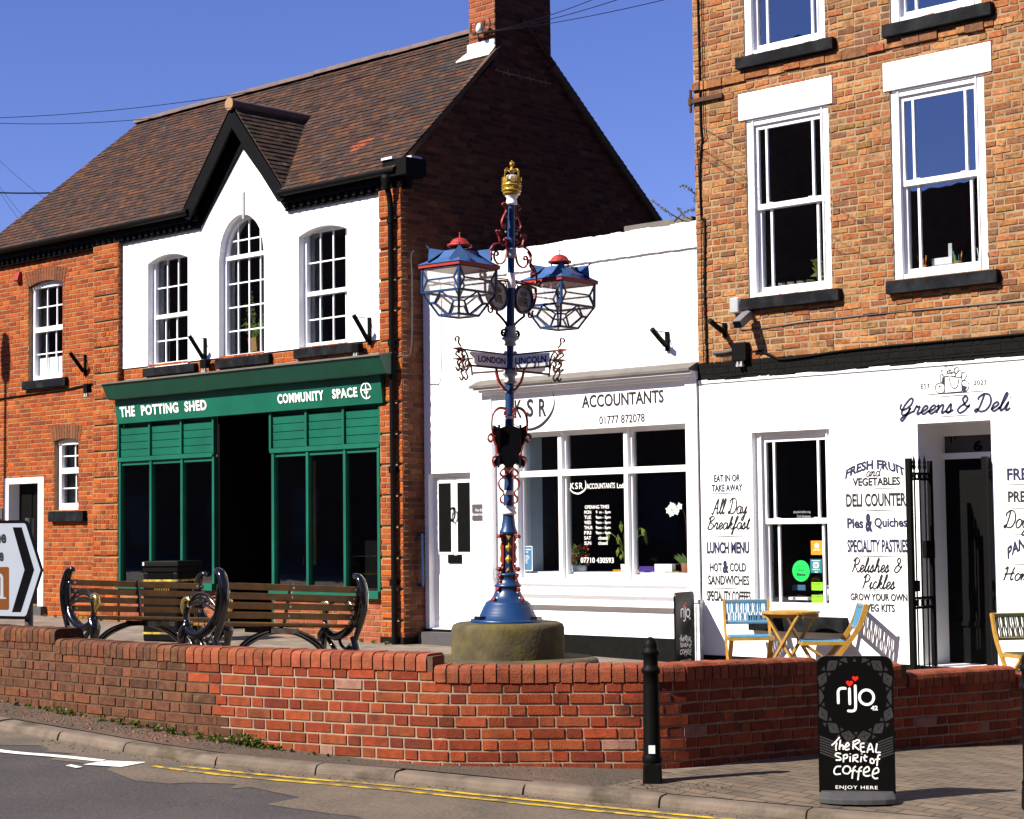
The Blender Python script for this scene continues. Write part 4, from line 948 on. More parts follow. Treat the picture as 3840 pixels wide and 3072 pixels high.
# recessed entrance, walls and ceiling blackened to stand in for its shade
mb = MB().use('greendk'); e0, e1 = xs1[-1]+.026, xs2[0]-.026
mb.box(e1-.05, e1, YG, YL+.05, -.1, 3.0); mb.use('black'); mb.box(e0, e0+.05, YG+.03, YL+1.25, .0, 3.79); mb.face([(e0, YL+1.25, -.2), (e1+1.2, YL+1.25, -.2), (e1+1.2, YL+1.25, 3.8), (e0, YL+1.25, 3.8)]); mb.face([(e0, YL-.02, 3.79), (e1, YL-.02, 3.79), (e1, YL+1.25, 3.79), (e0, YL+1.25, 3.79)])
mb.face([(e1, YL, -.2), (e1, YL+1.25, -.2), (e1, YL+1.25, 3.8), (e1, YL, 3.8)])
en = mb.build('entrance_recess', house, world=True)
mb = MB().use('green'); X_ = e1-.052
for (y0, y1, z0, z1) in ((YL+.1, YL+.13, .45, 2.9), (YL+1.1, YL+1.13, .45, 2.9), (YL+.13, YL+1.1, .45, .5), (YL+.13, YL+1.1, 2.85, 2.9)): mb.box(X_-.03, X_, y0, y1, z0, z1)
mb.build('side_light', en, world=True)
mb = MB().use('black'); mb.box(e0+.5, e1-.1, YL+1.2, YL+1.24, -.05, 2.35); dd = mb.build('door', en, world=True)
mb = MB().use('brass'); p = atY(626, 1181, YL+.4); mb.box(p.x-.13, p.x+.13, YL+.40, YL+.42, p.z-.06, p.z+.06); mb.build('letter_plate', sw2, world=True)
for (ra, rb, rz_) in ((xs1[0]-.05, e0, .58), (e1, XQ0, .52)):
    mb = MB().use('mortarL'); mb.box(ra, rb, YG+.0, YL+.2, -.4, rz_); mb.use('brick')
    bricks(mb, (0, YG, 0), (1, 0, 0), (0, -1, 0), ra, rb+.01, -.15, rz_, [(.36, .09, .04), (.40, .11, .05), (.32, .08, .035)], [], rough=.6)
    mb.build('stall_riser', house, world=True)
mb = MB().use('black'); mb.box(XP1-.005, xs1[0]-.03, YL-.03, YL+.02, -.1, zf0); mb.build('corner_post', house, world=True)
# ================================================================ LOW WHITE OFFICE (middle)
YM = 17.4; XR = -13.45
office = thing('white_office', 'low white rendered shop with flat parapet and wide office window, between the two brick buildings', 'building', (-16, YM, -.12))
hd_ = H((902, 998), (993.7, 1331), YM); hw_ = H((1088, 912), (1453.5, 1221.5), YM)
zpar = 5.04
mb = MB().use('white')
panel(mb, YM, XC+.002, XR, .12, zpar, [(hd_[0], hd_[1], .13, hd_[3], .13), (hw_[0], hw_[1], hw_[2], hw_[3], .16)], .13)
mb.face([(XC, YM, zpar), (XR, YM, zpar), (XR, YM+.3, zpar), (XC, YM+.3, zpar)]); mb.use('slate'); mb.face([(XC, YM+.3, 4.6), (XC, YM+4, 4.6), (XR, YM+4, 4.6), (XR, YM+.3, 4.6)]); mb.use('white')
mb.face([(XC, YM+.3, zpar), (XR, YM+.3, zpar), (XR, YM+.3, 4.5), (XC, YM+.3, 4.5)]); mb.face([(XR, YM+4, -.5), (XC, YM+4, -.5), (XC, YM+4, 4.6), (XR, YM+4, 4.6)])
mb.build('wall', office, world=True)
mb = MB().use('white'); n = 60                                        # uneven coping
for i in range(n):
    a, b = lerp(XC+.01, XR-.01, i/n), lerp(XC+.01, XR-.01, (i+1)/n); z = zpar+random.uniform(-.004, .014)
    mb.box(a, b, YM-.03, YM+.28, zpar-.30+random.uniform(-.004, .004), z)
mb.build('parapet_coping', office, world=True)
mb = MB().use('blackbrick'); mb.box(XC, XR, YM-.02, YM+.05, -.5, .115); mb.build('plinth', office, world=True)
mb = MB().use('slate'); mb.box(hd_[0]-.06, hd_[1]+.0, YM-.16, YM+.13, -.4, .085); mb.build('door_step', office, world=True)
# door
YD = YM+.10; mb = MB().use('whitesm'); a, b, c, d = hd_; c = .10
xl = atY(910.5, 1150, YD).x; mb.box(a+.003, xl, YM+.03, YD+.03, c, d-.003); mb.box(xl, b+.05, YD-.02, YD+.03, d-.06, d-.003); mb.box(xl, b+.05, YD-.0, YD+.05, c, d-.065)
p1, p2, p3 = atY(924.5, 1018, YD), atY(952.2, 1162.6, YD), atY(964, 1018, YD); pw = p2.x-p1.x
dr2 = mb.build('door', office, world=True)
mb = MB().use('whitesm')
for x0 in (p1.x, p3.x):
    for (u0, u1, v0, v1) in ((x0-.03, x0, p2.z-.03, p1.z+.03), (x0+pw, x0+pw+.03, p2.z-.03, p1.z+.03), (x0, x0+pw, p1.z, p1.z+.03), (x0, x0+pw, p2.z-.03, p2.z)): mb.box(u0, u1, YD-.014, YD-.001, v0, v1)
    mb.box(x0, x0+pw, YD-.010, YD-.001, c+.25, p2.z-.30, taper=.0); mb.box(x0+.03, x0+pw-.03, YD-.016, YD-.0105, c+.28, p2.z-.33)
mb.build('door_panel', dr2, world=True)
mb = MB().use('black'); 
for x0 in (p1.x, p3.x): mb.box(x0, x0+pw, YD-.006, YD-.002, p2.z, p1.z)
mb.build('door_glass', dr2, world=True)
mb = MB().use('black'); q = atY(959, 1177, YD); mb.box(q.x-.125, q.x+.125, YD-.02, YD-.003, q.z-.055, q.z+.05); mb.box(q.x-.09, q.x+.09, YD-.028, YD-.02, q.z-.03, q.z+.025); mb.build('letter_plate', dr2, world=True)
mb = MB().use('black'); q = atY(958, 1083, YD)
mb.tube([(q.x+.065*math.cos(t/16*6.283)*.8, YD-.05, q.z+.075*math.sin(t/16*6.283)) for t in range(16)], .011, 6, closed=True); mb.tube([(q.x, YD, q.z+.075), (q.x, YD-.055, q.z+.08)], .018, 8); mb.sphere((q.x, YD-.05, q.z-.085), .02, 8); mb.build('door_knocker', dr2, world=True)
# window: deep mullions and transom
YWN = YM+.10; x0, x1, z0, z1 = hw_; mb = MB().use('whitesm')
m1, m2 = atY(1180, 1100, YM+.03).x, atY(1319, 1100, YM+.03).x; ztr = atY(1300, 991, YM+.03).z
for x in (m1, m2): mb.box(x-.030, x+.030, YM+.03, YWN+.05, z0, z1)
for (a, b) in ((x0, m1-.030), (m1+.030, m2-.030), (m2+.030, x1)):
    mb.box(a, b, YM+.036, YWN+.05, ztr-.038, ztr+.038); mb.box(a, b, YWN-.02, YWN+.05, z0, z0+.05); mb.box(a, b, YWN-.02, YWN+.05, z1-.06, z1)
    for (c, d) in ((z0+.05, ztr-.04), (ztr+.04, z1-.06)): mb.box(a, a+.03, YWN-.02, YWN+.05, c, d); mb.box(b-.03, b, YWN-.02, YWN+.05, c, d)
mb.box(x0-.2, x1+.12, YM-.05, YM-.001, z0-.07, z0-.005); mb.box(x0-.2, x1+.12, YM-.065, YM-.001, z0-.20, z0-.13); mb.box(x0-.2, x1+.12, YM-.085, YM-.001, z0-.33, z0-.29)
ow = mb.build('window', office, world=True); pane(ow, x0, x1, z0, z1, YWN+.02)
room(ow, x0-.0, x1+.9, z0-.0, z1+.3, YWN+.06, 2.6)
mb = MB().use('insideblue'); mb.box(x0-.0, x0+.01, YWN+.065, YWN+.36, z0+.05, z1-.05); mb.use('whitesm'); mb.box(x0+.01, x1-.01, YWN+.07, YWN+.42, z0+.005, z0+.075); mb.build('window_board', ow, world=True)
fnW = lambda a, b: (a, YWN+.012, b)
zk = lambda x, y: ((1700+x*.6667)/KD, (1300+y*.6667)/KD)
def tb(f, q, Y): return tbox(*[f(*p) for p in q], Y)
def R4(x0, y0, x1, y1, dy=0): return ((x0, y0), (x0, y1), (x1, y0+dy), (x1, y1+dy))
def wtext(body, q, mb=None, fn=fnW, f=zk, Y=YWN, par=None, key='letter', **k):
    a, b, c, d = tb(f, q, Y); m_ = mb or MB().use(key); put_text(m_, body, fn, a, b, c, d, **k)
    if mb is None: m_.build('lettering', par or ow, world=True)
wtext("KSR", R4(655, 768, 724, 803, -4), bold=.004, space=1.25); wtext("ACCOUNTANTS", R4(746, 770, 905, 800, -3), bold=.004); wtext("Ltd", R4(917, 768, 953, 796, 0), bold=.004)
wtext("OPENING TIMES", R4(736, 892, 872, 912), bold=.004)
for i, (dday, tm) in enumerate((("MON", "9  m - 5pm"), ("TUE", "9am - 5pm"), ("WED", "9am - 5pm"), ("THUR", "9am - 5pm"), ("FRI", "9am - 4pm"), ("SAT", "closed"), ("SUN", "closed"))):
    y = 922+i*29; wtext(dday, R4(733, y, 733+(46 if len(dday) == 4 else 38), y+19), bold=.004)
    wtext(tm, R4(798, y, 880, y+22) if i < 5 else R4(812, y-2, 863, y+19), bold=.004)
wtext("07710 430593", R4(713, 1187, 898, 1217), bold=.004)
lt = MB().use('letter'); arc = [zk(*p) for p in ((737, 750), (742, 775), (738, 800), (722, 817), (698, 827), (675, 822), (660, 812), (649, 798))]; arc = [atY(x, y, YWN) for x, y in arc]
Q = catmull([(p.x, p.z, 0) for p in arc], 4); ribbon(lt, [(p.x, p.y) for p in Q], [.004+.016*math.sin(math.pi*min(1, i/len(Q)*1.05)) for i in range(len(Q))], fnW)
lt.build('emblem', ow, world=True)
# fascia, pilasters, cornice
YFS = YM-.06; mb = MB().use('whitesm'); a, b = atY(1036, 850, YFS).x, XR-.02; zf0, zf1 = z1+.0, atY(1011, 822, YM-.22).z-.03
mb.box(a, b-.17, YFS, YM-.001, zf0-.005, zf1); mb.box(a-.17, a, YFS-.02, YM-.001, z0-.33, zf1); mb.box(b-.17, b, YFS-.02, YM-.001, z0-.33, zf1)
for q0, q1 in ((a-.13, a-.04), (b-.13, b-.04)):
    for (u0, u1, v0, v1) in ((q0, q0+.012, zf0+.1, zf1-.12), (q1-.012, q1, zf0+.1, zf1-.12), (q0+.012, q1-.012, zf0+.1, zf0+.112), (q0+.012, q1-.012, zf1-.132, zf1-.12)): mb.box(u0, u1, YFS-.028, YFS-.02, v0, v1)
fs = mb.build('fascia', office, world=True)
mb = MB().use('whitesm'); ca, cb = a-.2, XR
for (pr, h0, h1) in ((.10, -.03, .0), (.14, .0, .03), (.19, .03, .06)): mb.box(ca+.19-pr, cb, YM-pr-.02, YM-.001, zf1+h0, zf1+h1)
mb.use('leadgrey'); mb.prism([(ca-.05, YM-.24, zf1+.06), (ca-.05, YM-.001, zf1+.06), (ca-.05, YM-.001, zf1+.18), (ca-.05, YM-.10, zf1+.155), (ca-.05, YM-.24, zf1+.09)], (cb-ca+.05, 0, 0)); mb.build('cornice', office, world=True)
fnO = lambda a, b: (a, YFS-.004, b)
for ch, q in (("K", ((345, 302), (347, 403), (384, 298), (388, 400))), ("S", ((413, 295), (414, 397), (450, 292), (452, 395))), ("R", ((481, 294), (482, 396), (522, 290), (525, 391)))): wtext(ch, q, None, fnO, zk, YFS, fs, 'ink', bold=.028)
wtext("ACCOUNTANTS", ((722, 276), (724, 347), (1183, 240), (1185, 316)), None, fnO, zk, YFS, fs, "ink", bold=.025); wtext("01777 872078", ((821, 391), (822, 438), (1076, 375), (1078, 424)), None, fnO, zk, YFS, fs, "ink", bold=.014)
lt = MB().use('ink'); arc = [atY(*zk(*p), YFS) for p in ((559, 251), (567, 290), (567, 330), (553, 372), (526, 412), (488, 446), (440, 465), (395, 462), (355, 445), (325, 420))]
Q = catmull([(p.x, p.z, 0) for p in arc], 5); ribbon(lt, [(p.x, p.y) for p in Q], [.004+.036*math.sin(math.pi*min(1, i/len(Q)))**1.5 for i in range(len(Q))], fnO)
lt.build('emblem', fs, world=True)
pl = MB().use('slate'); A_, B_ = atY(995, 1062, YM), atY(1021.5, 1095.5, YM); pl.box(A_.x, B_.x+.06, YM-.012, YM-.001, B_.z, A_.z)
t = thing('wall_plaque', 'small grey slate name plaque on white wall beside the white door', 'plaque', (A_.x, YM, A_.z)); o = pl.build('plate', t, world=True)
lt = MB().use('letter'); z5p = lambda x, y: ((1600+x*.3886)/KD, (1750+y*.3886)/KD); fnP = lambda a, b: (a, YM-.0135, b)
wtext("The Old", R4(474, 408, 553, 432), lt, fnP, z5p, YM, bold=0); wtext("Buttermarket", R4(447, 447, 596, 472), lt, fnP, z5p, YM, bold=0); lt.build('lettering', t, world=True)

# ================================================================ TALL BRICK DELI (right)
YR = 17.35
deli = thing('tall_brick_house', 'tall orange brick house with sash windows above a white painted ground floor', 'building', (-10, YR, -.18))
zR = lambda x, y: ((2500+x*.7537)/KD, y*.7537/KD); z3 = lambda x, y: ((2500+x*.7246)/KD, (1250+y*.7246)/KD); z4 = lambda x, y: ((3000+x*.6954)/KD, (1300+y*.6954)/KD)
XE = -5.2; ZB0, ZB1, ZTOP = 3.13, 3.34, 11.0
k1 = H(zR(391, 600), zR(823, 1434), YR); k2 = H(zR(1108, 455), zR(1602, 1338), YR)
k3 = (k1[0], k1[1]-.02, atY(*zR(370, 283), YR).z, atY(*zR(370, 283), YR).z+1.75); k4 = (k2[0]+.03, k2[1], atY(*zR(1300, 68), YR).z, atY(*zR(1300, 68), YR).z+1.75)
k4 = (k4[0], k4[1], k3[2], k3[3])
g1 = H(z3(440, 515), z3(862, 1452), YR); g2 = H(z4(632, 415), z4(1064, 1690), YR); g2 = (g2[0], g2[1], -.3, atY(*z4(850, 405), YR).z)
mb = MB().use('mortarR')
panel(mb, YR, XR, XE, ZB1, ZTOP, [k1, k2, k3, k4], .10)
mb.use('blackbrick'); mb.face([(XR, YR, -.5), (XR, YR, ZTOP), (XR, YR+8, ZTOP), (XR, YR+8, -.5)]); mb.face([(XE, YR, -.5), (XE, YR+8, -.5), (XE, YR+8, ZTOP), (XE, YR, ZTOP)]); mb.face([(XR, YR+8, -.5), (XR, YR+8, ZTOP), (XE, YR+8, ZTOP), (XE, YR+8, -.5)]); mb.face([(XR, YR, ZTOP), (XE, YR, ZTOP), (XE, YR+8, ZTOP), (XR, YR+8, ZTOP)])  # unseen sides blackened to cut light bouncing onto the gable
mb.use('white'); panel(mb, YR-.0, XR, XE, -.045, ZB0, [g1, (g2[0], g2[1], -.05, g2[3], .55)], .16)
mb.use('blackbrick'); mb.box(XR, g2[0]-.02, YR-.012, YR+.05, -.5, -.05); mb.box(g2[1]+.02, XE, YR-.012, YR+.05, -.5, -.05)
mb.build('wall', deli, world=True)
PAL_R = [(.44, .185, .062), (.40, .155, .050), (.36, .115, .040), (.48, .23, .085), (.30, .11, .045), (.42, .17, .06), (.34, .17, .06), (.38, .13, .045), (.45, .20, .075), (.27, .12, .06), (.22, .095, .045), (.36, .13, .05), (.40, .19, .075)]
bk = MB().use('brickR'); lin1 = (*[atY(*zR(361, 540), YR).x, atY(*zR(826, 440), YR).x], k1[3], atY(*zR(590, 425), YR).z); lin2 = (atY(*zR(1080, 390), YR).x, atY(*zR(1618, 280), YR).x, k2[3], atY(*zR(1350, 262), YR).z)
bricks(bk, (0, YR, 0), (1, 0, 0), (0, -1, 0), XR, XE, ZB1, ZTOP, PAL_R, [k1, k2, k3, k4, lin1, lin2], rough=1.5, bond='flemish', jit=.005, course=.0765, j=.0085)
bk.use('brickR'); zs = 6.60; x = XR
while x < -8:
    l = random.choice([.22, .11, .22, .33]); bk.col = pick(PAL_R)
    bk.box(x, x+l-.008, YR-.03-random.uniform(-.012, .012), YR, zs-.01+random.uniform(-.015, .02), zs+.07+random.uniform(-.01, .02)); x += l
bk.build('brickwork', deli, world=True)
bb = MB().use('blackbrick'); bb.box(XR-.01, XE, YR-.014, YR+.02, ZB0, ZB1)
bricks(bb, (0, YR-.012, 0), (1, 0, 0), (0, -1, 0), XR-.005, -8, ZB0, ZB1+.03, [(1, 1, 1)], [], rough=1.2)
bb.use('white')
x = XR
while x < -8: l = random.uniform(.1, .35); bb.box(x, x+l, YR-.018, YR-.001, ZB0-.02, ZB0+random.uniform(.0, .022)); x += l
bb.build('black_band', deli, world=True)
for (a, b, c, d) in (lin1, lin2): mb = MB().use('white'); mb.box(a, b, YR-.022, YR+.1, c, d); mb.box(a+.09, b-.07, YR+.0, YR+.1, c-.02, c); mb.build('lintel', deli, world=True, bevel=.008)
sill(deli, zR(366, 1490), zR(852, 1430), .135, YR, .09); sill(deli, zR(1087, 1405), zR(1640, 1333), .14, YR, .09); sill(deli, zR(338, 290), zR(822, 180), .135, YR, .09); sill(deli, zR(1067, 125), zR(1610, 5), .14, YR, .09); sill(deli, z3(420, 1470), z3(915, 1462), .17, YR, .09)
def box_sash(h, Y, ob=.09, fw=.05, ub=(.13, .87), lb=(.16, .90), key='upvc', rk='inside'):
    a, b, c, d = h; zm = lerp(c, d, .5); mb = MB().use(key)
    mb.box(a, a+ob, Y-.03, Y+.10, c, d); mb.box(b-ob, b, Y-.03, Y+.10, c, d); mb.box(a+ob, b-ob, Y-.03, Y+.10, d-ob*.8, d); mb.box(a+ob, b-ob, Y-.03, Y+.1, c, c+.045)
    mb.box(a+ob, a+ob+.015, Y-.045, Y-.03, c, d); mb.box(b-ob-.015, b-ob, Y-.045, Y-.03, c, d)
    ia, ib = a+ob+.001, b-ob-.001
    for (z0, z1, y, bars) in ((zm-.025, d-ob*.8, Y+.02, ub), (c+.046, zm+.025, Y+.055, lb)):
        mb.box(ia, ia+fw, y-.02, y+.02, z0, z1); mb.box(ib-fw, ib, y-.02, y+.02, z0, z1); mb.box(ia+fw, ib-fw, y-.02, y+.02, z1-.055, z1); mb.box(ia+fw, ib-fw, y-.02, y+.02, z0, z0+.06)
        for t in bars: x = lerp(ia+fw, ib-fw, t); mb.box(x-.013, x+.013, y-.016, y+.014, z0+.06, z1-.055)
    for t in (.2, .8): x = lerp(ia, ib, t); mb.box(x-.04, x+.04, Y-.004, Y+.03, zm+.026, zm+.045)
    o = mb.build('window', deli, world=True)
    m2 = MB().use('glassup' if h[2] > 3 else 'glass'); m2.face([(ia, Y+.021, zm), (ib, Y+.021, zm), (ib, Y+.021, d-.05), (ia, Y+.021, d-.05)]); m2.face([(ia, Y+.056, c+.05), (ib, Y+.056, c+.05), (ib, Y+.056, zm), (ia, Y+.056, zm)]); m2.build('pane', o, world=True)
    room(o, a+.01, b-.01, c+.01, d-.01, Y+.105, 2.4, rk)
    mb = MB().use('whitesm'); mb.box(a+.01, b-.01, Y+.106, Y+.30, c+.02, c+.06); mb.build('window_board', o, world=True)
    return o
d1 = box_sash(k1, YR+.05); d2 = box_sash(k2, YR+.05); d3 = box_sash(k3, YR+.05); d4 = box_sash(k4, YR+.05); d5 = box_sash(g1, YR+.10, ob=.07)
# doorway
YDR = YR+.55; a, b, c, d = g2; mb = MB().use('whitesm'); fx = atY(*z4(790, 900), YDR).x; fl = atY(*z4(772, 1000), YDR).x
mb.box(fl, fx, YDR-.05, YDR+.03, -.2, d); zt1 = atY(*z4(900, 572), YDR).z; zt0_ = atY(*z4(900, 605), YDR).z; mb.box(fx, b+.6, YDR-.05, YDR+.03, zt0_, zt1); mb.box(fx, b+.6, YDR-.05, YDR+.03, -.25, -.14); mb.use('white'); mb.box(a-.02, fl, YDR-.001, YDR+.05, -.2, d); mb.box(fx, b+.6, YDR-.03, YDR+.03, d-.12, d)
fr = mb.build('door_frame', deli, world=True)
mb = MB().use('black'); mb.box(fx, b+.6, YDR-.01, YDR+.02, -.14, zt0_); mb.box(fx+.05, b+.5, YDR-.03, YDR-.01, .35, .40); mb.build('door', deli, world=True)
mb = MB().use('slate'); mb.box(fx, b+.6, YDR-.0, YDR+.02, zt1, d-.12); fl_ = mb.build('fanlight', deli, world=True)
mb = MB().use('black'); fnD = lambda a, b: (a, YDR-.004, b)
wtext("6", ((935, 505), (935, 565), (985, 503), (985, 563)), mb, fnD, z4, YDR, bold=.05)
A0 = atY(*z4(800, 525), YDR); A1 = atY(*z4(1150, 500), YDR); warp = lambda s, t, x, z: (x, z+.16*(1-(2*s-1)**2)-.02)
put_text(mb, "The Tall House", fnD, A0.x, A1.x, A0.z, A0.z+.10, bold=.02, warp=warp); mb.build('lettering', fl_, world=True)
# painted wall lettering
YT = YR-.004; fnT = lambda a, b: (a, YT, b)
nv, ik = 'navy', 'ink'
def T(body, q, mb=nv, f=z3, **k): wtext(body, q, None, fnT, f, YR, deli, mb, **k)
def SC(body, x0, y0, x1, y1, cap, f, mb=ik, wd=.0155, slant=.25):
    p, q, r_ = atY(*f(x0, y0), YR), atY(*f(x1, y1), YR), atY(*f(x0, y0-cap), YR); m_ = MB().use(mb); put_script(m_, body, fnT, p.x, q.x, (p.z+q.z)/2, r_.z-p.z, wd, slant); m_.build('lettering', deli, world=True)
def LN(x0, y0, x1, y1, f, mb=ik, wd=.008): p, q = atY(*f(x0, y0), YR), atY(*f(x1, y1), YR); z = (p.z+q.z)/2; m_ = MB().use(mb); ribbon(m_, [(p.x, z), ((p.x+q.x)/2, z), (q.x, z)], [wd*.4, wd, wd*.4], fnT); m_.build('rule_line', deli, world=True)
T("EAT IN OR", R4(246, 732, 380, 771, -3), bold=.03); T("TAKE AWAY", R4(234, 782, 393, 820, -2), bold=.03); LN(218, 829, 407, 826, z3)
SC("All Day", 233, 940, 417, 930, 78, z3); SC("Breakfast", 212, 1018, 435, 1010, 66, z3); LN(222, 1052, 410, 1051, z3)
T("LUNCH MENU", R4(209, 1080, 428, 1142, -2), bold=.04)
T("HOT", R4(224, 1188, 286, 1234, 0), ik, bold=.03); T("&", R4(290, 1175, 322, 1243, 0), nv, bold=.05); T("COLD", R4(327, 1188, 412, 1234, 0), ik, bold=.03); T("SANDWICHES", R4(215, 1252, 428, 1302, 2), ik, bold=.028); LN(225, 1320, 417, 1322, z3)
T("SPECIALITY COFFEES", R4(209, 1330, 436, 1385, 6), ik, bold=.03)
p0, p1 = atY(*z4(243, 722), YR), atY(*z4(572, 700), YR); pt = atY(*z4(243, 665), YR); hh = pt.z-p0.z
def arcw(s, t, x, z): k = 1-(2*s-1)**2; return (x-(2*s-1)*.02*t, z+.10*k)
m_ = MB().use(nv); put_text(m_, "FRESH FRUIT", fnT, p0.x, p1.x, p0.z+.012, p0.z+hh, bold=.04, warp=arcw); m_.build("lettering", deli, world=True)
SC("and", 360, 700, 442, 698, 52, z4, wd=.011); T("VEGETABLES", R4(284, 707, 540, 752, -4), ik, z4, bold=.035); LN(300, 769, 522, 764, z4)
T("DELI COUNTER", R4(249, 792, 573, 865, -4), ik, z4, bold=.03); LN(302, 885, 524, 882, z4)
T("Pies", R4(255, 925, 342, 982, -2), nv, z4, bold=.035); T("&", R4(352, 898, 392, 1000, 0), nv, z4, bold=.05); T("Quiches", R4(401, 922, 578, 984, -2), nv, z4, bold=.03); LN(306, 1016, 528, 1014, z4)
T("SPECIALITY PASTRIES", R4(256, 1040, 584, 1112, -2), nv, z4, bold=.03); LN(309, 1132, 530, 1131, z4)
SC("Relishes &", 283, 1218, 552, 1216, 76, z4); SC("Pickles", 338, 1308, 515, 1306, 76, z4); LN(314, 1316, 534, 1318, z4)
T("GROW YOUR OWN", R4(272, 1331, 580, 1372, 0), ik, z4, bold=.035); T("VEG KITS", R4(357, 1387, 512, 1430, 2), ik, z4, bold=.035)
T("FRESH", R4(1117, 655, 1310, 722, -4), nv, z4, bold=.03); LN(1122, 742, 1330, 740, z4); T("PREPARED", R4(1122, 778, 1400, 838, -3), ik, z4, bold=.03); LN(1127, 871, 1330, 870, z4)
SC("Dog", 1100, 978, 1240, 976, 90, z4); LN(1134, 1014, 1330, 1013, z4); m_ = MB().use(nv); put_text(m_, "PANTRY", fnT, atY(*z4(1120, 1150), YR).x, atY(*z4(1320, 1150), YR).x, atY(*z4(1120, 1150), YR).z, atY(*z4(1120, 1085), YR).z, bold=.04, warp=lambda s, t, x, z: (x, z+.10*(1-(2*s-1)**2))); m_.build('lettering', deli, world=True); LN(1145, 1175, 1330, 1175, z4)
SC("Home", 1098, 1262, 1280, 1260, 72, z4)
zg_ = lambda x, y: ((3350+x*.22727)/KD, (1350+y*.22727)/KD)
T("EST.", ((452, 398), (456, 476), (632, 386), (638, 466)), ik, zg_, bold=.008); T("2023", ((1322, 336), (1325, 416), (1536, 326), (1540, 408)), ik, zg_, bold=.008)
SC("Greens", 120, 912, 995, 870, 262, zg_, nv, .023); SC("&", 1065, 868, 1272, 860, 262, zg_, nv, .023); SC("Deli", 1345, 862, 1950, 825, 280, zg_, nv, .023)
LN(435, 580, 1590, 508, zg_, ik, .010); LN(705, 608, 1320, 573, zg_, ik, .008); LN(720, 940, 1310, 906, zg_, ik, .008)
EM = MB()
def OUT(pts, wd=.005, closed=True, mb=ik, k=4): P = [atY(*zg_(*p), YR) for p in pts]; Q = catmull([(p.x, p.z, 0) for p in P], k, closed); Q = [(q.x, q.y) for q in Q]; EM.use(mb); ribbon(EM, Q+([Q[0]] if closed else []), wd*1.5, fnT)
OUT([(845, 272), (1130, 288), (1130, 520), (848, 545)], .006, True, ik, 1); OUT([(925, 295), (945, 400), (1000, 470), (1060, 430), (1080, 315)], .006, False)
OUT([(770, 380), (830, 400), (850, 470), (820, 540), (740, 540), (695, 480), (710, 410)], .006); OUT([(1140, 345), (1215, 350), (1250, 420), (1220, 500), (1150, 518), (1130, 430)], .006)
for pts in ([(850, 110), (895, 120), (930, 200), (905, 215)], [(945, 85), (1000, 130), (1010, 200), (960, 200), (935, 140)], [(1015, 150), (1070, 120), (1060, 205), (1030, 220)], [(1025, 275), (1060, 200), (1110, 175), (1130, 220), (1110, 282)], [(1135, 225), (1170, 205), (1215, 250), (1160, 340), (1130, 330)], [(790, 170), (840, 190), (890, 265), (830, 262)], [(780, 250), (820, 265), (800, 375), (782, 370)], [(890, 195), (945, 170), (950, 210), (895, 225)], [(950, 235), (1000, 210), (1030, 250), (990, 275)]): OUT(pts, .005)
def FILL(pts, mb=nv): P = [atY(*zg_(*p), YR-.001) for p in pts]; EM.use(mb); EM.face([(p.x, YT-.0006, p.z) for p in P])
FILL([(805, 300), (840, 280), (845, 400), (812, 390)]); FILL([(1130, 340), (1145, 420), (1220, 440), (1180, 520), (1130, 515)]); FILL([(735, 425), (785, 420), (765, 460)], ik)
EM.build('emblem', deli, world=True)
# black iron gate leaves folded back either side of the doorway
def gate_leaf(name, label, X, y0, y1, z0, z1, hide):
    t = thing(name, label, 'gate', (X, y0, z0)); mb = MB().use('black')
    mb.box(X-.028, X+.028, y0-.028, y0+.028, z0-.2, z1+.02); mb.box(X-.022, X+.022, y1-.022, y1+.022, z0-.1, z1)
    mb.build('post', t, world=True); mb = MB().use('black')
    zr1 = lerp(z0, z1, .94); zr2 = lerp(z0, z1, .37); zr3 = lerp(z0, z1, .325)
    for z in (zr1, zr1-.06, zr2, zr3, z0+.08): mb.box(X-.010, X+.010, y0, y1, z-.012, z+.012)
    mb.build('rail', t, world=True)
    n = 4
    for i in range(1, n):
        y = lerp(y0, y1, i/n); b = MB().use('black'); b.tube([(X, y, z0+.04), (X, y, z1-.06)], .010, 6); b.lathe([(.010, 0), (.022, .03), (.014, .06), (.02, .075), (.001, .16)], (X, y, z1-.10), 8); b.build('picket', t, world=True)
    for i in range(n):
        y = lerp(y0, y1, (i+.5)/n)
        for (zc, rr, sq) in ((zr1-.03, .026, 1), ((zr2+zr3)/2, .032, 1.35)): mb = MB().use('black'); mb.tube([(X, y+rr*math.cos(k*.5236), zc+rr*sq*math.sin(k*.5236)) for k in range(12)], .007, 5, closed=True); mb.build('ring', t, world=True)
    mb = MB().use('black'); ym = lerp(y0, y1, .8); mb.box(X-.03, X+.03, ym-.05, ym+.10, lerp(z0, z1, .55), lerp(z0, z1, .63)); mb.tube([(X, ym+.06, lerp(z0, z1, .625)), (X, ym+.06, lerp(z0, z1, .70))], .018, 6); mb.build('lock', t, world=True)
    mb = MB().use('black'); mb.box(X-.03, X+.03, y0+.04, y0+.12, lerp(z0, z1, .40), lerp(z0, z1, .45)); mb.build('hinge', t, world=True)
    return t
gx = atY(*z4(712, 1150), YR+.03).x; gz1 = atY(*z4(712, 616), YR+.03).z
gate_leaf('iron_gate', 'black iron gate leaf beside the painted food list, left of the open doorway', gx, YR-.385, YR+.03, -.17, gz1, 0)
gx2 = atY(*z4(1012, 1150), YR-.06).x
gate_leaf('iron_gate', 'black iron gate leaf standing against the right side of the doorway', gx2, YR-.06, YR+.46, -.17, gz1, 0)
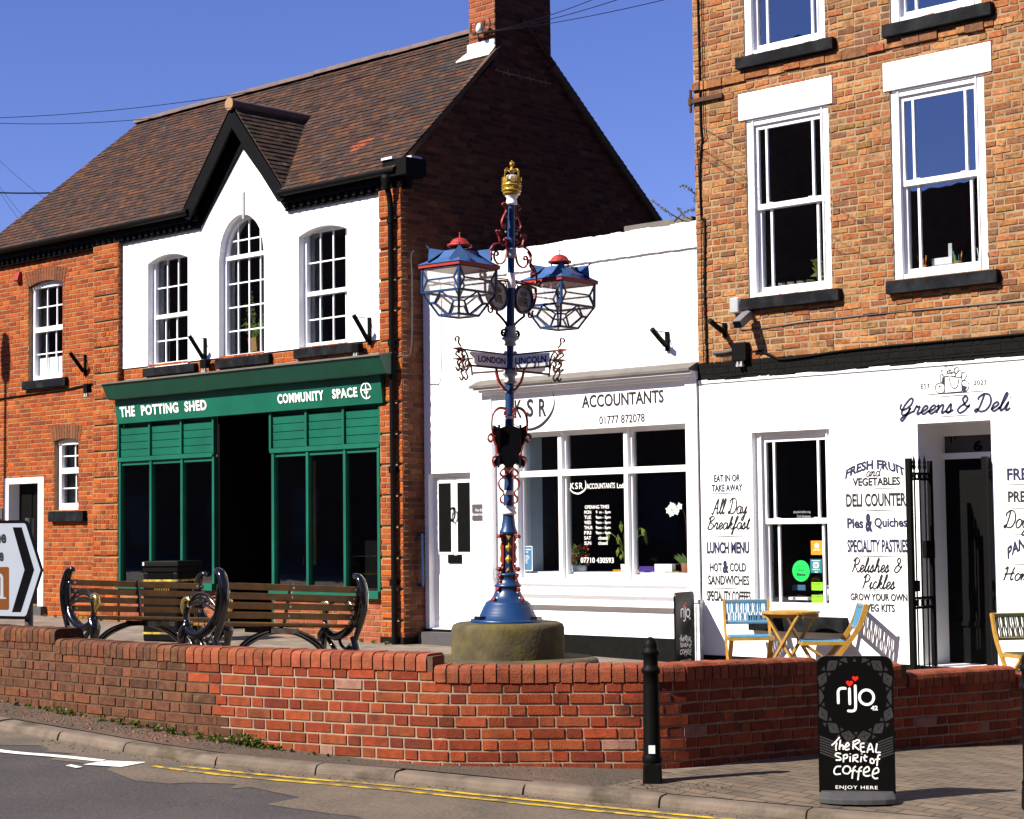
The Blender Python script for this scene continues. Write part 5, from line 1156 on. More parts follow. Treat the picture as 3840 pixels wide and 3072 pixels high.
# ================================================================ LAMP POST ON STONE PLINTH
_d = ray(1069, 1310); LD = 16.0; LP = CAM + _d*(LD/_d.dot(_f))       # 16 m in front of the lens
LX, LY = LP.x, LP.y; ZPL = LP.z                                      # top of plinth
MPD = KD*LD/FPX                                                      # metres per survey pixel there
zD = lambda y: ZPL + (1310-y)*MPD/math.cos(PITCH)
st = thing('stone_plinth', 'round mossy two-tier stone plinth under the ornate lamp post', 'plinth', (LX, LY, zg(LX, LY)))
zgr = zg(LX, LY)
def drum(r, z0, z1, bev, wob): return [(r*(1+.0), z0), (r, z0+.02), (r, z1-bev), (r-bev*.3, z1-bev*.3), (r-bev, z1), (.001, z1+.004)]
mb = MB().use('stone'); mb.lathe(drum(.485, ZPL-.31, ZPL, .05, 0), (LX, LY, 0), 48); mb.build('upper_drum', st, world=True)
mb = MB().use('stone'); mb.lathe(drum(.785, zgr-.1, ZPL-.30, .06, 0), (LX, LY, 0), 56); mb.build('lower_drum', st, world=True)
lamp = thing('lamp_post', 'ornate blue cast iron lamp post with two lanterns, direction fingers and gold crown', 'lamp post', (LX, LY, ZPL))
lamp.rotation_euler = (0, 0, 0)
def L(y): return zD(y)-ZPL
def LR(w_): return w_*MPD
def turned(name, key, prof, n=28): mb = MB().use(key); mb.lathe([(LR(w_), L(y)) for y, w_ in prof], (0, 0, 0), n); return mb.build(name, lamp)
turned('base', 'blue', [(1316, 1), (1314, 77), (1307, 79), (1304, 77), (1303, 63), (1299, 62.5), (1298.5, 60), (1294, 59.5), (1293, 57.5), (1288, 56.5), (1287, 55), (1281, 53.5), (1280, 52), (1276, 51), (1275, 49), (1270, 47.5), (1266, 43), (1263, 37), (1255, 31), (1245, 26.5), (1237, 24.5), (1236, 28), (1233, 28.5), (1231, 26), (1224, 22), (1214, 19.5), (1212, 23), (1209, 23.5), (1207, 18), (1206, 16)])
turned('shaft', 'blue', [(1207, 16), (1126, 16), (1124, 20), (1120, 19), (1112, 15.5), (1095, 13), (1083, 12.2), (1045, 11), (1040, 10.6), (985, 9.8), (880, 9.6), (876, 9.8), (810, 9.6), (780, 7.9), (735, 7.6), (700, 8.6), (690, 8.6), (606, 8.4), (570, 7.4), (535, 7.6), (510, 8), (430, 7.3), (418, 7.0)], 24)
turned('ring', 'whitesm', [(1085, 12), (1083, 17), (1079, 17.5), (1077, 15), (1073, 14.5), (1071, 16), (1068, 15.5), (1066, 11)])
turned('ring', 'whitesm', [(1043, 11), (1041, 13.8), (1038, 14), (1036, 11.5), (1034, 10.5)]); turned('ring', 'whitesm', [(993, 10), (990, 11.5), (986, 11.5), (983, 9.8)]); turned('ring', 'whitesm', [(883, 9.5), (881, 11.2), (878, 11.3), (876, 9.5)])
turned('collar', 'grey', [(808, 9.6), (806, 14.5), (803, 14.8), (801, 12), (797, 10.6), (792, 11.8), (789, 16.5), (786, 17), (783, 14.2), (780, 13.8), (777, 8)])
turned('collar', 'grey', [(728, 8), (726, 12.8), (724, 13.2), (720, 11), (716, 13), (713, 18.6), (711, 19), (708, 15), (704, 12), (692, 11.6), (690, 12.5), (687, 12), (685, 8.4)])
turned('collar', 'whitesm', [(604, 8.4), (601, 9.8), (592, 9.2), (588, 10.2), (574, 8.4), (572, 7.4)]); turned('collar', 'grey', [(540, 7.5), (535, 11.8), (529, 12), (526, 11), (521, 11.8), (518, 8)])
turned('finial_neck', 'whitesm', [(426, 7), (424, 13), (421, 12), (414, 10.5), (410, 10.8), (408, 13.5), (405, 13.8), (403, 11)])
# crown
cr = MB().use('gold'); q = lambda y, w_: (LR(w_), L(y))
cr.lathe([q(404, 11), q(403, 18), q(400, 18.5), q(398, 17.6), q(397, 20), q(394.5, 21), q(392, 19.4), q(386, 19.6), q(385, 21), q(383, 21.2), q(381, 19.6), q(378, 19.4)], (0, 0, 0), 28)
for k in range(10): a = k*.628; cr.sphere((LR(20.4)*math.cos(a), LR(20.4)*math.sin(a), L(389)), LR(1.7), 6)
for k in range(40): a = k*.157; cr.sphere((LR(21)*math.cos(a), LR(21)*math.sin(a), L(384)), LR(1.0), 4); cr.sphere((LR(21)*math.cos(a), LR(21)*math.sin(a), L(395)), LR(1.0), 4)
crown = cr.build('crown', lamp)
a0 = R(-45)
cc = MB().use('gold')
for k in range(8):                                                   # crosses and fleurs-de-lis round the rim, curved plates
    a = a0+k*math.pi/4; shp = [(-.30, 0), (.30, 0), (.34, .9), (-.34, .9)] if k % 2 == 1 else [(-.2, 0), (.2, 0), (.12, .25), (.34, .42), (.3, .55), (.14, .5), (.12, .8), (0, 1.0), (-.12, .8), (-.14, .5), (-.3, .55), (-.34, .42), (-.12, .25)]
    rr = LR(20); P = [Vector((rr*math.cos(a+u*.95), rr*math.sin(a+u*.95), L(379)+v*LR(13))) for u, v in shp]; ctr = Vector((math.cos(a), math.sin(a), 0))
    cc.prism(P, ctr*LR(1.2))
for k in range(4):
    a = a0+math.pi/4+k*math.pi/2; P = [(19.5, 368), (20.5, 362), (19, 353), (14, 349.5), (8, 351), (3, 356.5)]
    Q = catmull([(LR(r_)*math.cos(a), LR(r_)*math.sin(a), L(y)) for r_, y in P], 5); cc.tube(Q, LR(2.3), 8, flat=.45)
cc.build('crown_arches', crown)
cc = MB().use('grey'); cc.lathe([q(380, 15), q(366, 14), q(362, 11), q(360, 4), q(359.5, .1)], (0, 0, 0), 20); cc.build('crown_cap', crown)
cc = MB().use('gold'); cc.lathe([q(357.5, .1), q(354, 3.5), q(352, 6), q(350.5, 6.5), q(350, 5), q(347, 4.4), q(344, 2.4), q(343, 2)], (0, 0, 0), 14)
for k in range(6): cc.sphere((0, 0, L(338)), LR(5.2), 9); break
for k in range(4): a = k*1.57+.4; cc.bar((LR(1)*math.cos(a), LR(1)*math.sin(a), L(333)), (LR(5)*math.cos(a), LR(5)*math.sin(a), L(335)), LR(2.4), LR(2.4))
cc.bar((0, 0, L(335)), (0, 0, L(329.5)), LR(2.6), LR(2.2)); cc.build('orb', crown)
# decorated lower shaft: red volute brackets on the axes, gold lozenges between
def radial(a): return Vector((math.cos(a), math.sin(a), 0)), Vector((-math.sin(a), math.cos(a), 0))
def volute(mb, a, pts, wd, r_, key='red'):
    e, t = radial(a); Q = catmull([e*LR(p[0])+Vector((0, 0, L(p[1]))) for p in pts], 6); mb.use(key); mb.tube(Q, r_, 6, up=t, flat=wd/r_)
def spiral(cx, cy, r, a0, turns, n=14, shrink=.25): return [(cx+r*lerp(1, shrink, i/n)*math.cos(a0+turns*2*math.pi*i/n), cy+r*lerp(1, shrink, i/n)*math.sin(a0+turns*2*math.pi*i/n)) for i in range(n+1)]
for k in range(4):
    a = -math.pi/2+k*math.pi/2; mb = MB()
    volute(mb, a, spiral(27, 1130, 4.5, math.pi*.2, -1)[::-1]+[(21, 1126), (18, 1133), (17.5, 1165), (18, 1193)]+spiral(27, 1198, 6, math.pi, -.95), .020, .006)
    volute(mb, a, spiral(23, 1214, 4, -1.2, 1)[::-1]+spiral(23.5, 1224, 5.5, -2.2, -1), .016, .006)
    volute(mb, a, spiral(28, 1241, 5, .2, -1)[::-1]+[(25, 1246), (26, 1254), (31, 1262)]+spiral(40, 1262, 6, 2.6, -.9), .018, .006)
    mb.use('whitesm'); e, t = radial(a)
    for (r_, y) in ((22, 1143), (21, 1188), (28, 1247), (33, 1259), (24, 1228)): mb.sphere(e*LR(r_)+Vector((0, 0, L(y))), LR(2.4), 7)
    mb.build('scroll_bracket', lamp)
gl = MB().use('gold')
for k in range(8):
    a = -math.pi/4+k*math.pi/4
    if k % 2: continue
    e, t = radial(a)
    for (y, h, w_) in ((1133, 6, 6), (1153, 11.5, 7), (1178, 11.5, 7), (1200, 6.5, 6.5)):
        c = e*LR(15.6)+Vector((0, 0, L(y))); up = Vector((0, 0, LR(h))); s = t*LR(w_)
        top = [c+up, c+s, c-up, c-s] if h > 8 else ([c+up*.9-s, c+up*.9+s, c-up] if y < 1150 else [c+up, c+s-up*.9, c-s-up*.9])
        ap = c+e*LR(3.2); n = len(top); gl.mesh(top+[ap], [(i, (i+1) % n, n)[::-1] for i in range(n)])
gl.build('gold_lozenge', lamp)
for a in (R(-105), R(15), R(135)):
    e, t = radial(a); mb = MB().use('blackgl'); mb.box(-.03, .03, -.045, .045, 0, .03, M=Matrix.Translation(e*LR(68)+Vector((0, 0, L(1304)))) @ Matrix.Rotation(a, 4, 'Z')); mb.build('bolt', lamp)
# four dark shields edged with red scrolls
for k in range(4):
    a = -math.pi/4+k*math.pi/2; e, t = radial(a); S0 = [(-.165, .07), (-.12, .045), (-.09, .04), (0, .075), (.09, .04), (.12, .045), (.165, .07), (.16, -.04), (.125, -.14), (.115, -.24), (.155, -.29), (.135, -.345), (.06, -.315), (.03, -.355), (-.03, -.355), (-.06, -.315), (-.135, -.345), (-.155, -.29), (-.115, -.24), (-.125, -.14), (-.16, -.04)]
    zc_ = L(911); c = e*.082+Vector((0, 0, zc_)); mb = MB().use('blackgl'); mb.prism([c+t*(u*.86)+Vector((0, 0, v*.86)) for u, v in S0][::-1], e*.018)
    for sg in ((-1, 1) if k % 2 == 0 else ()):
        def P2(u, v): return c+t*(sg*u*.86)+Vector((0, 0, v*.86))+e*.009
        mb.use('red'); up = e
        mb.tube(catmull([P2(*p) for p in ((.05, .145), (.03, .17), (.055, .195), (.03, .23), (.10, .245), (.155, .20), (.178, .10), (.165, -.03), (.135, -.13))], 5), .0075, 6, up=e, flat=2.8)
        mb.tube(catmull([P2(*p) for p in ((.14, -.05), (.19, -.02), (.215, -.06), (.19, -.095), (.165, -.07))], 5), .0075, 6, up=e, flat=2.8)
        mb.tube(catmull([P2(*p) for p in ((.13, -.13), (.12, -.2), (.10, -.235), (.155, -.25), (.165, -.29), (.14, -.35))], 5), .0075, 6, up=e, flat=2.8)
        mb.tube(catmull([P2(*p) for p in ((.04, -.40), (.03, -.42), (.06, -.44), (.09, -.41), (.06, -.37), (.03, -.375), (.0, -.41))], 5), .0075, 6, up=e, flat=2.8)
        mb.tube(catmull([P2(*p) for p in ((.03, -.47), (.06, -.455), (.10, -.49), (.095, -.55), (.06, -.59), (.055, -.62), (.085, -.66), (.07, -.705), (.03, -.70))], 5), .0075, 6, up=e, flat=2.8)
    mb.build('shield', lamp)
# direction fingers
def finger(a, word, length, dz, rev=False):
    e, t = radial(a); z1, z0 = L(748)+dz, L(775)+dz; mb = MB().use('whitesm'); nrm = t if rev else -t; s0, s1 = .045, length
    Pn = [(s0, z0), (s1-.10, z0-.0), (s1-.055, z0+.02), (s1-.05, z0+.06), (s1, z1-.01), (s1-.02, z1), (s0, z1)]
    if word == "LINCOLN": Pn = [(s0, z0), (s1, z0), (s1, z1), (s0, z1)]
    mb.prism([e*s+Vector((0, 0, z))-t*.006 for s, z in Pn], t*.012)
    o = mb.build('direction_finger', lamp)
    mb = MB().use('rust'); mb.bar(e*.03+Vector((0, 0, z1+.006)), e*(s1+.13)+Vector((0, 0, z1+.012)), .014, .014); mb.bar(e*.03+Vector((0, 0, z0-.008)), e*s1+Vector((0, 0, z0-.008)), .022, .016)
    mb.use('red'); tip = e*(s1+.22)+Vector((0, 0, z1+.014)); b = e*(s1+.10)+Vector((0, 0, z1+.01)); mb.prism([tip, b+Vector((0, 0, .02)), b-Vector((0, 0, .02))], t*.008)
    zz = (z0+z1)/2
    def fl(pts, key): mb.use(key); mb.tube(catmull([e*(s1+p[0])+Vector((0, 0, zz+p[1])) for p in pts], 5), .005, 6, up=t, flat=2.4)
    fl([(.0, -.085), (.01, -.02), (.03, .03), (.06, .055), (.09, .03), (.07, .0), (.05, .02)], 'rust'); fl([(.05, -.01), (.09, -.03), (.12, .0), (.16, .02), (.14, .05), (.125, .03)], 'rust'); fl([(.10, .09), (.13, .12), (.125, .16), (.15, .17), (.17, .15), (.16, .13)], 'rust')
    fl([(.05, -.02), (.08, -.05), (.055, -.09), (.08, -.12), (.10, -.09)], 'rust'); fl([(.16, -.09), (.13, -.12), (.115, -.09), (.14, -.05), (.12, -.02)], 'rust'); fl([(.05, -.0), (.19, -.02)], 'rust')
    mb.use('red'); mb.tube(catmull([e*s+Vector((0, 0, z)) for s, z in ((.04, L(822)), (.07, L(819)), (.13, L(805)), (.165, L(785)), (.17, z0-.01))], 5), .008, 6, up=t, flat=2)
    mb.use('grey'); mb.sphere(e*.06+Vector((0, 0, z1+.02)), .018, 7); mb.sphere(e*.04+Vector((0, 0, L(825))), .016, 7)
    mb.build('scroll_frame', o)
    if word:
        mb = MB().use('navy'); fn = lambda u, v: e*u+Vector((0, 0, v))+nrm*.008
        if rev: put_text(mb, word, fn, s1-.10, s0+.02, z0+.028, z1-.026, bold=.03)
        else: put_text(mb, word, fn, s0+.025, s1-.03, z0+.028, z1-.022, bold=.03)
        mb.build('lettering', o)
finger(-math.pi/2, "LONDON", .50, .0, True)
finger(0, "LINCOLN", .46, .0); finger(math.pi/2, "", .50, -.01); finger(math.pi, "", .46, -.01)
# lantern arms with medallions in the street-to-shop plane
for sg in (-1, 1):
    a = sg*math.pi/2; e, t = radial(a); mb = MB()
    def V(u, y): return e*(u*MPD)+Vector((0, 0, L(y)))
    def rib(pts, key, r_=.007, fl=2.0, k=6): mb.use(key); mb.tube(catmull([V(*p) for p in pts], k), r_, 6, up=t, flat=fl)
    # u is distance from the post in survey pixels / .7
    rib([(8, 590), (40, 592), (78, 597)], 'red', .010, 1.6); rib([(8, 586), (60, 588), (95, 593)], 'rust', .006, 1.4)
    rib([(9, 688), (14, 680), (30, 668), (42, 661)], 'black', .009, 1.8); rib([(42, 661), (42, 651)], 'red', .009, 1.8, 2); rib([(42, 651), (52, 648), (66, 640), (74, 628), (78, 612), (78, 598)], 'red', .009, 1.8)
    rib(spiral(60, 655, 9, -.6, .9)[::-1]+[(70, 646)], 'red', .007, 1.8); rib(spiral(20, 702, 9, -2.6, 1.1), 'black', .009, 1.8)
    # upper scrolls climbing the post
    rib(spiral(21, 429, 6.5, 0, -1)[::-1]+[(16, 438), (24, 452), (30, 466), (26, 476)]+spiral(20, 472, 6, .5, .9), 'red')
    rib(spiral(34, 489, 8, 2.4, -1.0)[::-1][:9]+[(46, 486), (38, 497), (34, 508), (24, 515)]+spiral(20, 505, 9, 1.2, .8), 'red')
    rib([(10, 500), (12, 520), (20, 548), (38, 556), (50, 548), (52, 538)]+spiral(44, 536, 7, 0, -.9), 'red'); rib([(52, 520), (62, 534), (60, 550), (70, 560)]+spiral(66, 566, 7, -.8, .9), 'red'); rib([(40, 512), (52, 516), (62, 526), (58, 540)], 'red')
    rib([(62, 545), (74, 556), (80, 572), (76, 586)]+spiral(88, 586, 8, 3.1, .9), 'red')
    for (u, y) in ((14, 452), (16, 485), (16, 500), (30, 600), (62, 600)): mb.use('grey'); mb.sphere(V(u, y), .012, 6)
    arm = mb.build('lantern_arm', lamp)
    # oval medallion with royal cipher
    mb = MB().use('blackgl'); cu, cy, ru, rv = 39, 625, 27, 29
    pts = [V(cu+ru*math.cos(k*math.pi/16), cy+rv*math.sin(k*math.pi/16)) for k in range(32)]; mb.tube(pts, .012, 6, closed=True, up=t, flat=2); mb.use('grey'); mb.prism(pts, t*.006)
    mb.use('blackgl'); mb.tube(catmull([V(cu-ru-1, cy-12), V(cu-22, cy-32), V(cu, cy-34), V(cu+22, cy-32), V(cu+ru+1, cy-12)], 5), .005, 6, up=t, flat=1.6)
    for k in range(7): mb.sphere(V(12+k*9, 607-(k % 2)*3 if k in (0, 6) else 597), .010, 5)
    md = mb.build('medallion', lamp)
    mb = MB().use('blackgl'); nrm = Vector((1, 0, 0)); yw = lambda u, v: V(0, 0)*0+Vector((0, u, v))+nrm*.012
    yc, zc_, hw_2 = e.y*cu*MPD, L(cy), ru*MPD*.62
    put_text(mb, "VR" if sg < 0 else "EIIR", yw, yc-hw_2*.8, yc+hw_2*.8, zc_-.06, zc_+.015, bold=.03)
    mb.mesh([yw(yc+u*hw_2*.6, zc_+.03+v*.05) for u, v in ((-.7, 0), (.7, 0), (.9, .9), (.45, .5), (0, 1.15), (-.45, .5), (-.9, .9))], [(0, 1, 2, 3, 4, 5, 6)])
    if sg > 0: put_text(mb, "1952", lambda u, v: yw(yc-hw_2*1.15-(v-zc_)*.35, zc_+(u-yc)*-1.2), yc-.045, yc+.045, zc_-.012, zc_+.02, bold=.0)
    mb.build('cipher', md)
    # lantern
    RL, y_e, y_b, y_m = .232, L(583), L(676), L(633); cY = e.y*.63; zE, zM, zB = L(573), L(630), L(676.5)
    RB = .095*1.25
    lan = MB().use('bluelt'); he = RL+.012; 
    C4 = lambda h, z: [Vector((sx*h, cY+sy*h, z)) for sx, sy in ((-1, -1), (1, -1), (1, 1), (-1, 1))]
    # roof: low skirt then steeper tier with four triangular dormers
    A4, B4, T4 = C4(he+.008, zE), C4(.150, zE+.062), C4(.090, zE+.128)
    for i in range(4):
        j = (i+1) % 4; lan.face([A4[i], A4[j], B4[j], B4[i]]); lan.face([B4[i], B4[j], T4[j], T4[i]])
        m = (B4[i]+B4[j])/2; out_ = (m-Vector((0, cY, m.z))).normalized()
        for w0 in (B4[i],):
            c = B4[i]; cd = (c-Vector((0, cY, c.z))).normalized(); ap = c+cd*.045+Vector((0, 0, .085)); s1_ = lerp(A4[i], A4[j], .26)+Vector((0, 0, .018)); s2_ = lerp(A4[i], A4[i-1], .26)+Vector((0, 0, .018)); bk_ = T4[i]
            lan.face([s1_, ap, s2_]); lan.face([s1_, bk_, ap]); lan.face([s2_, ap, bk_]); lan.tube([ap-Vector((0, 0, .004)), ap+cd*.022+Vector((0, 0, .02))], .007, 6)
    lan.face(T4[::-1])
    lan.use('redlt' if True else 'red'); E0, E1 = C4(he, zE-.028), C4(he, zE-.001)
    for i in range(4): j = (i+1) % 4; lan.face([E0[i], E0[j], E1[j], E1[i]])
    lan.face(E0)
    head = lan.build('lantern', lamp)
    mb = MB().use('blue'); bw = .019; top4, mid4, bot4 = C4(RL-.012, zE-.028), C4(RL-.012, zM), C4(RB, zB)
    def rod(p, q, w_=bw): mb.bar(p, q, w_, w_)
    for i in range(4):
        j = (i+1) % 4; rod(top4[i], mid4[i]); rod(mid4[i], bot4[i]); rod(mid4[i], mid4[j]); rod(bot4[i], bot4[j]); rod(top4[i], top4[j])
        up_ = lambda u, v: lerp(lerp(mid4[i], mid4[j], u), lerp(top4[i], top4[j], u), v); lo_ = lambda u, v: lerp(lerp(bot4[i], bot4[j], u), lerp(mid4[i], mid4[j], u), v)
        for (p, q_) in (((.0, 0), (.14, .5)), ((.14, .5), (0, .95)), ((1, 0), (.86, .5)), ((.86, .5), (1, .95)), ((.14, .5), (.86, .5))): rod(up_(*p), up_(*q_), .013)
        for (p, q_) in (((.5, 0), (.18, .55)), ((.5, 0), (.82, .55)), ((.5, 1), (.18, .55)), ((.5, 1), (.82, .55)), ((0, .55), (.18, .55)), ((.82, .55), (1, .55))): rod(lo_(*p), lo_(*q_), .013)
    mb.build('lantern_frame', head)
    mb = MB().use('lanternglass')
    for i in range(4): j = (i+1) % 4; mb.face([mid4[i], mid4[j], top4[j], top4[i]]); mb.face([bot4[i], bot4[j], mid4[j], mid4[i]])
    mb.face(bot4[::-1]); mb.build('lantern_glass', head)
    mb = MB().use('redlt'); zc2 = zE+.128
    for k in range(4): a_ = math.pi/4+k*math.pi/2; mb.tube([(.075*math.cos(a_), cY+.075*math.sin(a_), zc2-.01), (.075*math.cos(a_), cY+.075*math.sin(a_), zc2+.035)], .006, 6)
    mb.lathe([(.080, .03), (.102, .032), (.106, .042), (.104, .052), (.083, .056), (.076, .074), (.055, .096), (.028, .108), (.006, .111), (.005, .14), (.008, .146), (.006, .155), (.001, .158)], (0, cY, zc2), 24); mb.build('cowl', head)
# the post leans a touch to the right as seen from the road
lamp.matrix_world = Matrix.Translation((LX, LY, ZPL)) @ Matrix.Rotation(.0205, 4, Vector((-math.sin(TH), math.cos(TH), 0)))
_loc, _rot, _ = lamp.matrix_world.decompose(); lamp.location = _loc; lamp.rotation_euler = _rot.to_euler()

# ================================================================ BENCHES
def make_bench(label):
    t = thing('park_bench', label, 'bench', group='ornate cast iron benches behind the wall'); hl = .90
    slat = [(-.145, .86, .066), (-.125, .766, .066), (-.105, .672, .066), (-.085, .578, .066)]      # back slats lean back to +Y local (y, z, height) ; front is -Y
    for i, (y, z, h) in enumerate(slat):
        mb = MB().use('wood'); mb.box(-hl+.03, hl-.03, -y-.018, -y+.018, z-h, z); o = mb.build('back_slat', t, bevel=.006)
        b = MB().use('galv')
        for x in (-hl+.07, 0, hl-.07): b.tube([(x, -y-.024, z-h/2), (x, -y+.024, z-h/2)], .014, 8)
        b.build('bolt', o)
    for i in range(5): mb = MB().use('wood'); y = .02-.095*i; z = .46+(.012 if i == 4 else 0)+(.0 if i else .01); mb.box(-hl+.03, hl-.03, y-.04, y+.04, z-.03, z); mb.build('seat_slat', t, bevel=.006)
    mb = MB().use('blackgl'); mb.tube(catmull([(0, .125, .87), (0, .107, .78), (0, .082, .68), (0, .055, .55), (0, .03, .46), (0, -.04, .42), (0, -.38, .42)], 6), .008, 6, up=(1, 0, 0), flat=3.0); mb.build('centre_strap', t)
    mb = MB().use('blackgl')
    for sg in (-1, 1):
        for (x0, z0, dz) in ((.62, .05, 0), (.78, .12, .11)): mb.tube(catmull([(sg*.02, .02, .385+dz*.2), (sg*.20, .02, .36+dz*.25), (sg*.45, .02, .25+dz*.4), (sg*.66, .02, .06+dz*.4)], 6), .020, 6, up=(0, 1, 0), flat=1.2)
    mb.box(-.18, .18, -.36, .06, .37, .42); mb.build('arched_brace', t)
    for sg in (-1, 1):
        x = sg*hl; mb = MB().use('blackgl'); N = lambda P: [(x, p[0], p[1]) for p in P]
        def sw(P, rs, k=6, fl=1.3): Q = catmull(N(P), k); n = len(Q)-1; mb.tube(Q, [interp([(i/(len(rs)-1), r_) for i, r_ in enumerate(rs)], j/n) for j in range(n+1)], 10, up=(1, 0, 0), flat=fl)
        # back post: tall fin curling forward at the tip, like a sea-serpent's tail
        sw([(.05, .955), (.09, .975), (.16, .93), (.21, .80), (.225, .67), (.195, .52), (.135, .38), (.10, .30)], [.014, .028, .040, .044, .037, .030, .025, .024])
        sw([(.11, .82), (.15, .82), (.175, .77), (.17, .67), (.145, .57), (.115, .47)], [.014, .022, .024, .02, .018, .016])
        sw([(.145, .84), (.13, .74), (.115, .58), (.10, .44)], [.022, .022, .022, .022], fl=1.6)
        # arm, body loop and front leg
        sw([(.10, .62), (-.04, .72), (-.20, .74), (-.33, .67)], [.010, .016, .016, .012]); sw([(.10, .60), (-.06, .685), (-.21, .70), (-.34, .645)], [.008, .012, .012, .010]); sw([(.11, .57), (-.08, .64), (-.22, .66), (-.34, .62)], [.008, .012, .012, .010])
        sw([(-.36, .62), (-.385, .55), (-.37, .48), (-.36, .42), (-.41, .34), (-.40, .20), (-.36, .03), (-.38, .0)], [.03, .026, .026, .045, .05, .034, .026, .030])
        sw([(-.37, .42), (-.28, .36), (-.16, .34), (-.02, .40), (.08, .50), (.10, .56)], [.03, .042, .046, .042, .034, .022])
        sw([(.07, .34), (.13, .22), (.12, .08), (.03, .0), (-.03, .04), (-.06, .12), (-.02, .2), (.04, .26)], [.028, .034, .03, .026, .022, .02, .02, .02])
        sw([(-.33, .32), (-.22, .22), (-.14, .08), (-.06, .02)], [.02, .026, .022, .02]); sw([(-.37, .12), (-.30, .18), (-.22, .12), (-.2, .02)], [.014, .018, .016, .016])
        sw([(-.15, .34), (-.10, .25), (.02, .20), (.08, .24)], [.014, .018, .018, .014])
        e_ = mb.build('cast_end', t)
        mb = MB().use('brass'); Q = catmull(N([(-.32, .665), (-.36, .69), (-.415, .66), (-.425, .59), (-.40, .54), (-.385, .50)]), 6); mb.tube(Q, [.022, .03, .036, .034, .024, .012][:1]*0+[lerp(.024, .036, min(1, i/10)) if i < 16 else lerp(.036, .012, (i-16)/(len(Q)-16)) for i in range(len(Q))], 10)
        mb.use('blackgl'); mb.sphere((x, -.345, .70), .026, 8); mb.sphere((x+.022, -.37, .685), .012, 6); mb.sphere((x-.022, -.37, .685), .012, 6); mb.build('serpent_head', e_)
    return t
# two benches facing each other across the little square, square-on to the shopfronts
b1 = make_bench('wooden slatted bench with black serpent ends beside the road sign, left of the other bench')
b1.location = (-17.60, 12.42, .035); b1.rotation_euler = (0, R(3.2), R(90))
b2 = dup(b1, label='wooden slatted bench with black serpent ends nearest the lamp post, right of the other bench')
b2.location = (-14.70, 12.05, .05); b2.rotation_euler = (0, R(-3.2), R(-90))

# ================================================================ LITTER BIN
P = atZ(362, 1352, -.04); d_ = (P-CAM).dot(_f); m_ = KD*d_/FPX; t = thing('litter_bin', 'large black litter bin with yellow bands, behind the left bench', 'bin', (P.x, P.y, zg(P.x, P.y)), R(20))
wb = 119*m_/1.27; hb = 1.45+(1993-1180*KD)*(-1)*0+(1993-2101)*d_/FPX - zg(P.x, P.y)
mb = MB().use('black'); mb.box(-wb*.46, wb*.46, -wb*.46, wb*.46, 0, hb*.86); mb.build('body', t, bevel=.02)
mb = MB().use('black'); mb.box(-wb*.5, wb*.5, -wb*.5, wb*.5, hb*.93, hb, taper=.01); mb.box(-wb*.47, wb*.47, -wb*.47, wb*.47, hb*.861, hb*.93); mb.build('lid', t, bevel=.012)
mb = MB().use('yellow'); mb.box(-wb*.465, wb*.465, -wb*.465, wb*.465, hb*.745, hb*.77); mb.box(-wb*.466, wb*.466, -wb*.466, wb*.466, hb*.09, hb*.115); mb.build('yellow_band', t)
mb = MB().use('signblack'); mb.box(-wb*.34, wb*.34, -wb*.47, -wb*.461, hb*.78, hb*.855); mb.box(wb*.461, wb*.47, -wb*.34, wb*.34, hb*.78, hb*.855); mb.build('opening', t)
mb = MB().use('paper'); mb.box(-wb*.44, -wb*.40, -wb*.505, -wb*.5005, hb*.945, hb*.985); mb.use('gold')
for i in range(7): mb.box(wb*(-.15+.06*i), wb*(-.15+.06*i)+.012, -wb*.463, -wb*.4605, hb*.63, hb*.66)
mb.build('sticker', t)

# ================================================================ ROAD SIGN
_d = ray(45, 1197); SP = CAM+_d*(17.0/_d.dot(_f)); YS = SP.y
t = thing('road_sign', 'white direction sign with black chevron and brown panel, cut off by the left edge', 'sign', (SP.x, YS, zg(SP.x, YS)))
zs_ = lambda x, y: ((x/3.136)/KD, (1850+y/3.136)/KD)
def sp(x, y, dy=0): p = atY(*zs_(x, y), YS); return (p.x, YS+dy, p.z)
LE = -2300
def plate(mb, key, pts, y0, th=.004): mb.use(key); mb.prism([sp(x, y, y0) for x, y in pts], (0, th, 0))
mb = MB(); plate(mb, 'blackgl', [(LE, 338), (285, 316), (312, 325), (338, 375), (499, 905), (330, 1440), (305, 1478), (270, 1484), (LE, 1425)], 0, .01)
plate(mb, 'signwhite', [(LE, 372), (285, 353), (305, 368), (478, 905), (312, 1430), (290, 1447), (LE, 1394)], -.002, .002)
plate(mb, 'blackgl', [(153, 400), (258, 400), (405, 900), (248, 1397), (144, 1397), (292, 900)], -.004, .002)
plate(mb, 'brown', [(-1500, 880), (95, 866), (109, 880), (109, 1355), (92, 1370), (-1500, 1345)], -.004, .002); o = mb.build('sign_face', t, world=True)
mb = MB().use('ink'); fn = lambda a, b: (a, YS-.0045, b)
def st_(body, x0, x1, y0, y1): a, b = atY(*zs_(x0, y1), YS), atY(*zs_(x1, y0), YS); put_text(mb, body, fn, a.x, b.x, a.z, b.z, bold=.035)
st_("ne", -46, 77, 478, 588); st_("e", -8, 47, 692, 800)
mb.use('signwhite'); Q = [(-60, 940), (-10, 940), (25, 950), (42, 985), (45, 1210), (50, 1222), (76, 1226), (76, 1242), (-60, 1240), (-60, 1200), (10, 1200), (12, 1000), (0, 965), (-60, 960)]; mb.face([(sp(x, y)[0], YS-.0046, sp(x, y)[2]) for x, y in Q])
mb.build('lettering', o, world=True)
mb = MB().use('slate'); px_ = sp(275, 900)[0]; mb.tube([(px_, YS+.06, zg(px_, YS)-.2), (px_, YS+.06, sp(275, 292)[2])], .038, 12); mb.build('post', t, world=True)
mb = MB().use('slate')
